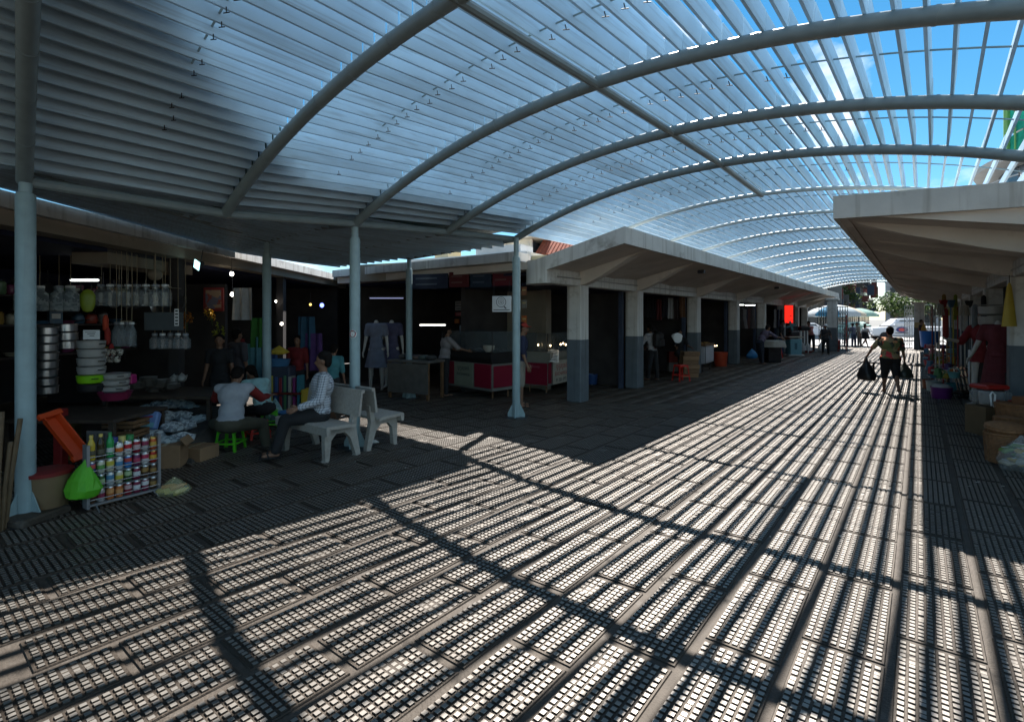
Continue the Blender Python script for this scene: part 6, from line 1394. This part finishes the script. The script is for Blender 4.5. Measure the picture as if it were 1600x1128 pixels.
folding_gate('grey-green folding gate collapsed left of the left pillar', -4.18, 31.4, 0, 3, 2.3, gm); folding_gate('grey-green folding gate collapsed right of the left pillar', -3.34, 31.4, 0, 4, 2.3, gm)
folding_gate('white folding gate collapsed at the left side of the right pillar', -.66, 36.0, 0, 3, 2.4, gw); folding_gate('dark folding gate collapsed at the right side of the right pillar', .24, 36.0, 0, 3, 2.4, gm)
p = W(1331, 500, d=28); m = MB(); m.box((0,0,0), (.05,.05,1.9)); single(m, 'red_pole', plastic('pole_red', (.35,.03,.03)), 'red upright strip beside the left gate pillar', 'pole', (-3.0, 31.9, .95))
# umbrella
def umbrella(label, p, r, h, cols, rz=0):
    t = thing('market_umbrella', label, 'umbrella', p, rz); n = 8; ms = [cloth('umb_%d_%d' % (len(MATS), i), c, trans=.35) for i, c in enumerate(cols)]
    for k in range(n):
        a0, a1 = 2*math.pi*k/n, 2*math.pi*(k+1)/n; m = MB(); rg = []
        for f, z in ((0.03,h),(.35,h-.10),(.7,h-.30),(1.0,h-.62),(1.0,h-.78)):
            rr = []
            for j in range(5):
                a = a0+(a1-a0)*j/4; sag = 1-.05*math.sin(math.pi*j/4)*f; rr.append((r*f*sag*math.cos(a), r*f*sag*math.sin(a), z-(.02*math.sin(math.pi*j/4) if f == 1 else 0)))
            rg.append(rr)
        m.loft(rg, False, False, closed=False); m.build('panel', ms[k % len(ms)], t, True, 60)
        MB().tube([(0,0,h-.02),(r*.98*math.cos(a0),r*.98*math.sin(a0),h-.63)], .010, 5).build('rib', dkmetal, t)
    MB().tube([(0,0,0),(0,0,h+.1)], .025, 8).build('pole', dkmetal, t); return t
umbrella('large blue and white market umbrella beyond the left gate pillar', (-4.35, 39.3, -.03), 1.75, 2.66, [(.52,.55,.56),(.06,.24,.40),(.48,.55,.58),(.58,.53,.42)], .25)
umbrella('pale umbrella edge showing behind the arcade\'s last columns', (-8.6, 41.5, -.03), 1.5, 2.3, [(.6,.6,.58),(.5,.5,.48)], .1)
umbrella('pale blue and cream umbrella beyond the silver van', (5.2, 49.5, -.03), 1.9, 2.7, [(.62,.60,.52),(.40,.52,.60)], .5)
umbrella('green umbrella top showing behind the walking women', (-4.4, 57, -.03), 1.6, 2.7, [(.35,.52,.45),(.30,.45,.40)], .3)
# ================================================================== goods along the right arcade
p = G(1453,551); t = bucket('bright blue barrel on legs beyond the right gate', (p.x, p.y, .28), .42, .80, plastic('barrel_blue', (.015,.16,.55)), None, 0, False, 'barrel'); 
for k in range(4): MB().tube([(.3*math.cos(k*1.57+.8),.3*math.sin(k*1.57+.8),-.28),(.3*math.cos(k*1.57+.8),.3*math.sin(k*1.57+.8),0)], .02, 6).build('leg', dkmetal, t)
p = W(1443.5,515,d=27.6); crumple_bag('mustard yellow bag held by the person at the right gate', (p.x, p.y, p.z-.45), .40, .85, .2, plastic('bag_mustard', (.42,.24,.04)), TH, 61)
def at(u, v): q = G(u, v); return Vector((q.x, q.y, 0))
bucket('deep purple basin standing in front of the goods on the right', at(1471,622), .19, .24, plastic('basin_purple', (.13,.02,.16)), None, 0, False, 'basin', r0=.88)
m = MB(); m.ell((0,0,.24), (.17,.17,.07), 16, 8); single(m, 'cloth_heap', cloth('white_heap', (.34,.33,.33)), 'whitish heap of cloths filling the purple basin', 'cloths', at(1471,622))
bucket('teal basin beside the purple basin', at(1493,612), .17, .20, plastic('basin_teal', (.03,.20,.24)), None, 0, False, 'basin'); bucket('pale blue and white tub behind the purple basin', at(1459,611), .15, .24, plastic('tub_pale', (.34,.42,.44)), None, 0, False, 'tub'); bucket('rust brown tub farthest left of the goods on the right', at(1450,607), .12, .22, plastic('tub_rust', (.20,.06,.03)), None, 0, False, 'tub')
def lidbox(label, p, sx, sy, sz, c, cl, rz):
    t = thing('storage_box', label, 'storage box', p, rz); MB().box((0,0,sz/2), (sx,sy,sz), taper=1.12).build('box', c, t); MB().rbox((0,0,sz+.025), (sx*1.2,sy*1.2,.06), .015).build('lid', cl, t)
    for s_ in (-1,1): MB().rbox((s_*sx*.62,0,sz), (.03,.14,.10), .01).build('clip', cl, t)
lidr = plastic('lid_red', (.42,.02,.015)); clearbx = plastic('box_clear', (.36,.36,.36))
lidbox('white storage box with red lid among the basins on the right', at(1505,603), .34, .28, .24, clearbx, lidr, TH)
p = at(1505, 620); t = thing('floor_trolley', 'low dark trolley holding folded steel chairs on the right', 'trolley', p, TH+.2); MB().rbox((0,0,.10), (.46,.34,.05), .015).build('deck', black, t)
for sx in (-1,1):
    for sy in (-1,1): m = MB(); m.lathe([(.02,-.02),(.05,-.02),(.05,.02),(.02,.02)], 12, rot=Matrix.Rotation(math.pi/2,3,'X')); m.build('wheel', tyre, t, loc=(sx*.18,sy*.13,.05))
for k in range(3):
    q = p+CAMF(-.08+.13*k, .05*k, .14); t = thing('folded_step', 'folded steel step stool, %s on the low trolley' % cn[k], 'step stool', q, TH+.3); t.rotation_euler = Euler((-.3,.22,TH+.3))
    for s_ in (-1,1): MB().box((s_*.05,0,.26), (.014,.03,.52)).build('rail', chrome, t)
    for z in (.12,.3,.46): MB().box((0,0,z), (.09,.04,.014)).build('tread', plastic('tread_blue', (.05,.07,.14)), t)
p = at(1523,616); t = thing('yellow_board', 'tall mustard yellow ironing board leaning by the mannequins', 'ironing board', p, TH); m = MB(); m.prism([(-.11,0),(.14,0),(.02,.40),(-.04,.95),(-.10,.95)], -.02, .02, 'y'); m.build('board', plastic('board_yellow', (.42,.27,.04)), t); MB().box((-.12,0,.5), (.02,.05,1.0)).build('edge', white_p, t)
# poles, mops and brooms standing among the goods
sticks = [(1457,600,470,(.18,.05,.04),None,'maroon'),(1462,604,480,(.40,.40,.40),None,'grey'),(1468,606,470,(.36,.33,.28),'mop','beige'),(1474,600,455,(.30,.03,.03),'broom','red'),(1480,598,450,(.34,.22,.10),None,'wooden'),(1486,600,470,(.10,.20,.30),'broom','blue'),(1490,596,448,(.42,.36,.05),'mop','yellow'),(1497,594,452,(.35,.03,.03),None,'scarlet'),(1502,596,440,(.52,.52,.52),None,'white'),(1508,598,455,(.55,.50,.42),'mop','cream'),(1514,596,470,(.06,.07,.08),'broom','black'),(1519,600,460,(.45,.45,.46),None,'steel')]
for k, (u, vb, vt, c, hd, nm) in enumerate(sticks):
    b = G(u, vb+6); d_ = -b.x*ST+b.y*CT; tp = W(u+random.uniform(-3,3), vt, d=d_+.1); h_ = max(.8, min(tp.z, 2.0))
    t = thing('broom' if hd == 'broom' else ('mop' if hd == 'mop' else 'handle_pole'), '%s %s standing among the goods on the right' % (nm, {'broom':'broom','mop':'mop',None:'pole'}[hd]), hd or 'pole', (b.x, b.y, 0), TH, 'poles and brooms on the right')
    MB().tube([(0,0,0),(.03,.05,h_)], .014, 7).build('shaft', plastic('stick_%d' % k, c), t)
    if hd:
        m = MB()
        if hd == 'broom': m.loft([[(-.04,-.02,h_-.02),(.04,-.02,h_-.02),(.04,.02,h_-.02),(-.04,.02,h_-.02)],[(-.09,-.03,h_+.16),(.09,-.03,h_+.16),(.09,.03,h_+.16),(-.09,.03,h_+.16)]]); 
        else:
            rd = random.Random(k)
            for q in range(14): a = rd.uniform(0,6.28); m.tube([(.03,.05,h_+.04),(.03+.07*math.cos(a),.05+.07*math.sin(a),h_+.02),(.03+.10*math.cos(a),.05+.10*math.sin(a),h_-.22)], .014, 5)
        m.build('head', plastic('head_%d' % k, tuple(q*.75 for q in c), rough=.9), t)
# small bright wares on low tables
t = thing('goods_table', 'low table crowded with bright small wares on the right', 'table', at(1480,596), TH+.55); MB().rbox((0,.5,.40), (.7,3.2,.04), .01).build('tabletop', tabm, t)
for sx in (-1,1):
    for sy in (-.9,1.9): MB().box((sx*.3,sy,.19), (.04,.04,.38)).build('leg', tabm, t)
wc = [((.40,.04,.06),'red'),((.42,.16,.20),'pink'),((.46,.44,.42),'white'),((.10,.06,.18),'violet'),((.45,.14,.03),'orange'),((.06,.16,.28),'blue'),((.08,.20,.08),'green'),((.45,.34,.05),'yellow'),((.20,.10,.05),'brown'),((.10,.28,.30),'aqua')]
shape = ['jug','pack','bowl','pot','basket']
posn = ['far left','left','middle','right','far right']
rd = random.Random(12); kk = 0
for row in range(8):
    for j in range(5):
        (c, nm) = wc[kk % 10]; sh_ = shape[(kk*3+row) % 5]; u = 1447+row*1.2+ j*9+rd.uniform(-2,2); v = 545+row*6.5
        d_ = 17-row*.85+rd.uniform(-.2,.2); q = W(u, v, d=d_); q.z = max(q.z, .03)
        t = thing(sh_, 'small %s %s, %s in row %s of the wares on the right' % (nm, sh_, posn[j], ('one','two','three','four','five','six','seven','eight')[row]), sh_, q, rd.uniform(0,3), 'small wares on the right')
        m = MB(); pc_ = plastic('ware_'+nm, c); r = rd.uniform(.07,.12)
        if sh_ == 'pack': m.rbox((0,0,r), (r*1.6,r*.8,r*2), .015); m.build('carton', pc_, t); MB().box((0,-r*.41,r), (r*1.1,.004,r*.6)).build('print', white_p, t)
        elif sh_ == 'bowl': m.lathe([(r*.5,0),(r*1.1,r*.7),(r*1.15,r*.72),(r*.45,.01)], 14); m.build('bowl', pc_, t, True)
        elif sh_ == 'jug': m.lathe([(r*.7,0),(r*.8,r*.4),(r*.55,r*1.6),(r*.65,r*2),(r*.5,r*1.9)], 12); m.build('jug', pc_, t, True); m = MB(); m.tube([(r*.6,0,r*1.7),(r*1.2,0,r*1.4),(r*.8,0,r*.6)], .012, 6); m.build('handle', pc_, t, True)
        elif sh_ == 'pot': m.lathe([(r*.8,0),(r,r*.2),(r,r*1.1),(r*.3,r*1.3),(r*.1,r*1.45)], 14); m.build('pot', pc_, t, True); m = MB(); m.lathe([(r*1.05,r*1.05),(r*1.06,r*1.12),(r*.9,r*1.16)], 14); m.build('rim', white_p, t)
        else:
            m.lathe([(r*.8,0),(r*1.05,r*1.2),(r*1.1,r*1.2),(r*.75,.01)], 12); m.build('basket', pc_, t, True); m = MB(); m.tube([(r*math.cos(a),0,r*1.2+r*.9*math.sin(a)) for a in [math.pi*c_/8 for c_ in range(9)]], .010, 5); m.build('handle', pc_, t, True)
        kk += 1
# hanging goods on the columns at right
t = thing('raincoat', 'yellow raincoat hanging high on the nearest right column', 'raincoat', W(1577,478,d=8.0), TH-.2); m = MB(); m.lathe([(.012,.36),(.035,.30),(.06,.10),(.085,-.12),(.105,-.32),(.09,-.32)], 14, sy=.4); m.build('coat', plastic('rain_yellow', (.42,.30,.04), rough=.5, bump=.4, bscale=15), t, True); MB().tube([(0,0,.34),(0,0,.48)], .006, 5).build('hook', dkmetal, t)
m = MB(); m.rbox((0,0,0), (.07,.02,.42), .01); single(m, 'hanging_bag', black, 'flat black bag hanging beside the yellow raincoat', 'bag', W(1571,470,d=8.1), TH)
stack('', W(1552,508,d=9.6), [(.17,0),(.21,.02),(.22,.16)], 2, .19, whp, labels=['lower white pail stacked behind the mannequins', 'upper white lidded pail stacked behind the mannequins'], name='pail', cat='pail', group='white pails behind the mannequins', lidk=True)
m = MB(); m.rbox((0,0,.8), (.5,.4,1.6), .03); t = thing('display_crate', 'dark tall display crate carrying the white pails', 'crate', W(1552,600,d=9.9), TH); t.location.z = 0; m.build('crate', black, t); 
for k in range(4): MB().box((0,-.205,.3+.36*k), (.46,.012,.04)).build('slat', wood, t)
for k, (u, v, h, c, nm) in enumerate(((1493,480,.7,(.20,.26,.04),'lime green'),(1475,478,.6,(.22,.14,.04),'golden brown'),(1478,505,.7,(.28,.04,.04),'dull red'),(1537,490,.8,(.03,.03,.035),'black speckled'),(1524,495,.5,(.16,.18,.20),'slate grey'))):
    m = MB(); m.lathe([(.01,.5*h),(.05,.45*h),(.07,-.4*h),(.05,-.5*h)], 10, sy=.5); single(m, 'hanging_bundle', cloth('hb_%d' % k, c), '%s bundle hanging along the right columns' % nm, 'bundle', W(u, v, d=14-k), TH, 'bundles hanging on the right')
# plastic-wrapped red-lidded tray, cartons and baskets in the right corner
pbx = at(1562,690)
box_('olive brown carton under the red-lidded clear tray', pbx+Vector((-.05,.55,0)), .46, .34, .42, mat('carton_olive', (.13,.085,.045), rough=.85), TH, flaps=False)
t = thing('clear_tray', 'clear lidded tray with white tubs and a red top on the olive carton', 'tray', pbx+Vector((-.05,.55,.43)), TH); MB().rbox((0,0,.12), (.36,.34,.20), .03).build('tray', mat('tray_clear', (.30,.31,.31), rough=.2, alpha=.5, var=.05), t); MB().rbox((0,.02,.27), (.34,.31,.07), .02).build('top', plastic('tray_top_red', (.34,.02,.015)), t)
for s_ in (-1,1): m = MB(); m.lathe([(.075,0),(.085,.18),(.075,.19)], 16, c=(s_*.085,-.02,.02)); m.build('tub', plastic('tub_white', (.44,.43,.42)), t, True); MB().box((s_*.085+.03,-.172,.08), (.05,.01,.04)).build('tag', lidr, t)
m = MB(); m.tube([(-.17,-.2,.02),(-.19,-.2,.18),(-.16,-.2,.22),(-.12,-.2,.18),(-.13,-.2,.0)], .012, 6); m.build('handle', white_p, t, True)
wick = mat('wicker', (.24,.115,.05), rough=.75, var=.25, scale=30, bump=.8, bscale=60)
def basket(label, p, r, h, rz=0, sq=False, lid=False, tilt=0):
    t = thing('wicker_basket', label, 'basket', p, rz, 'wicker baskets in the right corner'); t.rotation_euler = Euler((tilt, 0, rz)); n = 24
    m = MB(); pr = []; z = 0
    while z <= h: 
        q = r*(.86+.14*z/h); pr += [(q,z),(q+.006,z+.008)]; z += .018
    m.lathe(pr, n); m.build('weave', wick, t, True, 20)
    for k in range(12): a = 2*math.pi*k/12; MB().tube([((r*.87+.008)*math.cos(a),(r*.87+.008)*math.sin(a),0),((r+.009)*math.cos(a),(r+.009)*math.sin(a),h)], .006, 5).build('stake', wick, t)
    m = MB(); m.tube([(r*1.02*math.cos(2*math.pi*c/24),r*1.02*math.sin(2*math.pi*c/24),h) for c in range(25)], .012, 6); m.build('rim', wick, t, True)
    if lid: m = MB(); m.lathe([(r*1.04,h),(r*1.06,h+.03),(r*.5,h+.06),(.02,h+.07)], n); m.build('lid', wick, t, True)
basket('tall open wicker basket under the lidded one', at(1568,722), .17, .34); basket('oval lidded wicker basket set askew on the tall one', at(1568,722)+Vector((.02,.0,.35)), .18, .06, lid=True, tilt=.12)
basket('round wicker basket right of the olive carton', at(1585,690), .20, .26); basket('wicker basket stacked on the round one', at(1587,690)+Vector((0,0,.28)), .21, .24); basket('narrow upright wicker basket with splayed stakes', at(1574,700), .13, .40); basket('large wicker basket at the very edge of the frame', at(1603,692), .24, .52)
basket('wicker basket behind the large one at the frame edge', at(1606,668), .22, .40)
p = at(1596,736); pkm = clear
crumple_bag('clear sack of yellow striped packets on the floor at the right edge', p, .46, .40, .40, mat('clear_sack', (.40,.41,.40), rough=.12, alpha=.30, var=.1, spec=.8), TH, 71)
for k in range(12):
    rd = random.Random(k); q = p+CAMF(rd.uniform(-.13,.13), rd.uniform(-.1,.1), .06+.02*k); t = thing('snack_packet', '%s packet, %s from the bottom of the clear sack' % (('yellow','white and gold','green')[k % 3], (cn+['ninth','tenth','eleventh','twelfth'])[k]), 'packet', q, rd.uniform(0,3), 'packets in the clear sack'); m = MB(); m.rbox((0,0,0), (.13,.10,.04), .015, rot=Euler((rd.uniform(-.5,.5),rd.uniform(-.5,.5),0))); m.build('packet', plastic('pkt_%d' % (k % 3), ((.50,.32,.05),(.48,.42,.30),(.16,.26,.04))[k % 3], bump=.4, bscale=30), t)
    MB().box((0,0,.024), (.10,.02,.004)).build('stripe', white_p, t)
box_('rust brown carton between the baskets', at(1600,700)+Vector((.25,.5,0)), .5, .4, .62, mat('carton_rust', (.22,.09,.04), rough=.85), TH, flaps=False)
t = thing('black_cabinet', 'black cabinet with jars before the nearest right column', 'cabinet', at(1600,660)+Vector((.15,.3,0)), TH); MB().rbox((0,0,.40), (.6,.4,.80), .02).build('cabinet', black, t); MB().box((0,-.205,.6), (.5,.012,.14)).build('drawer', dkmetal, t)
for k in range(2): m = MB(); m.lathe([(.07,0),(.08,.02),(.08,.14),(.05,.17)], 14); single(m, 'storage_jar', plastic('jar_amber', (.22,.12,.05), rough=.25), ('left','right')[k]+' amber jar on the black cabinet', 'jar', Vector(t.location)+Vector((-.1+.2*k,0,.81)))
# loose litter on the paving
rd = random.Random(77)
lt = MB()
for k in range(160):
    x, y = rd.uniform(-7.5,.9), rd.uniform(1.2,16); s_ = rd.uniform(.005,.016); lt.rbox((x,y,.012), (s_*rd.uniform(1,2.4),s_,.004), .001, rd.uniform(0,3))
tag(lt.build('litter', mat('litter', (.40,.38,.34), rough=.9, var=.4, scale=40)), 'scattered specks of paper and grit on the studded paving', None, kind='stuff')
# thin cables on the canopy
for k, (a, b, lab) in enumerate((((.95,8.8,3.55),(1.9,15.5,3.30),'thin black cable slung under the louvres at the right'),((1.2,7.0,3.35),(1.0,9.2,3.55),'short loose cable dangling at the right of the canopy'))):
    a, b = Vector(a), Vector(b); m = MB(); m.tube([a.lerp(b, c_/10)+Vector((0,0,-.22*math.sin(math.pi*c_/10))) for c_ in range(11)], .008, 5); tag(m.build('cable', black, None, True), lab, 'cable')
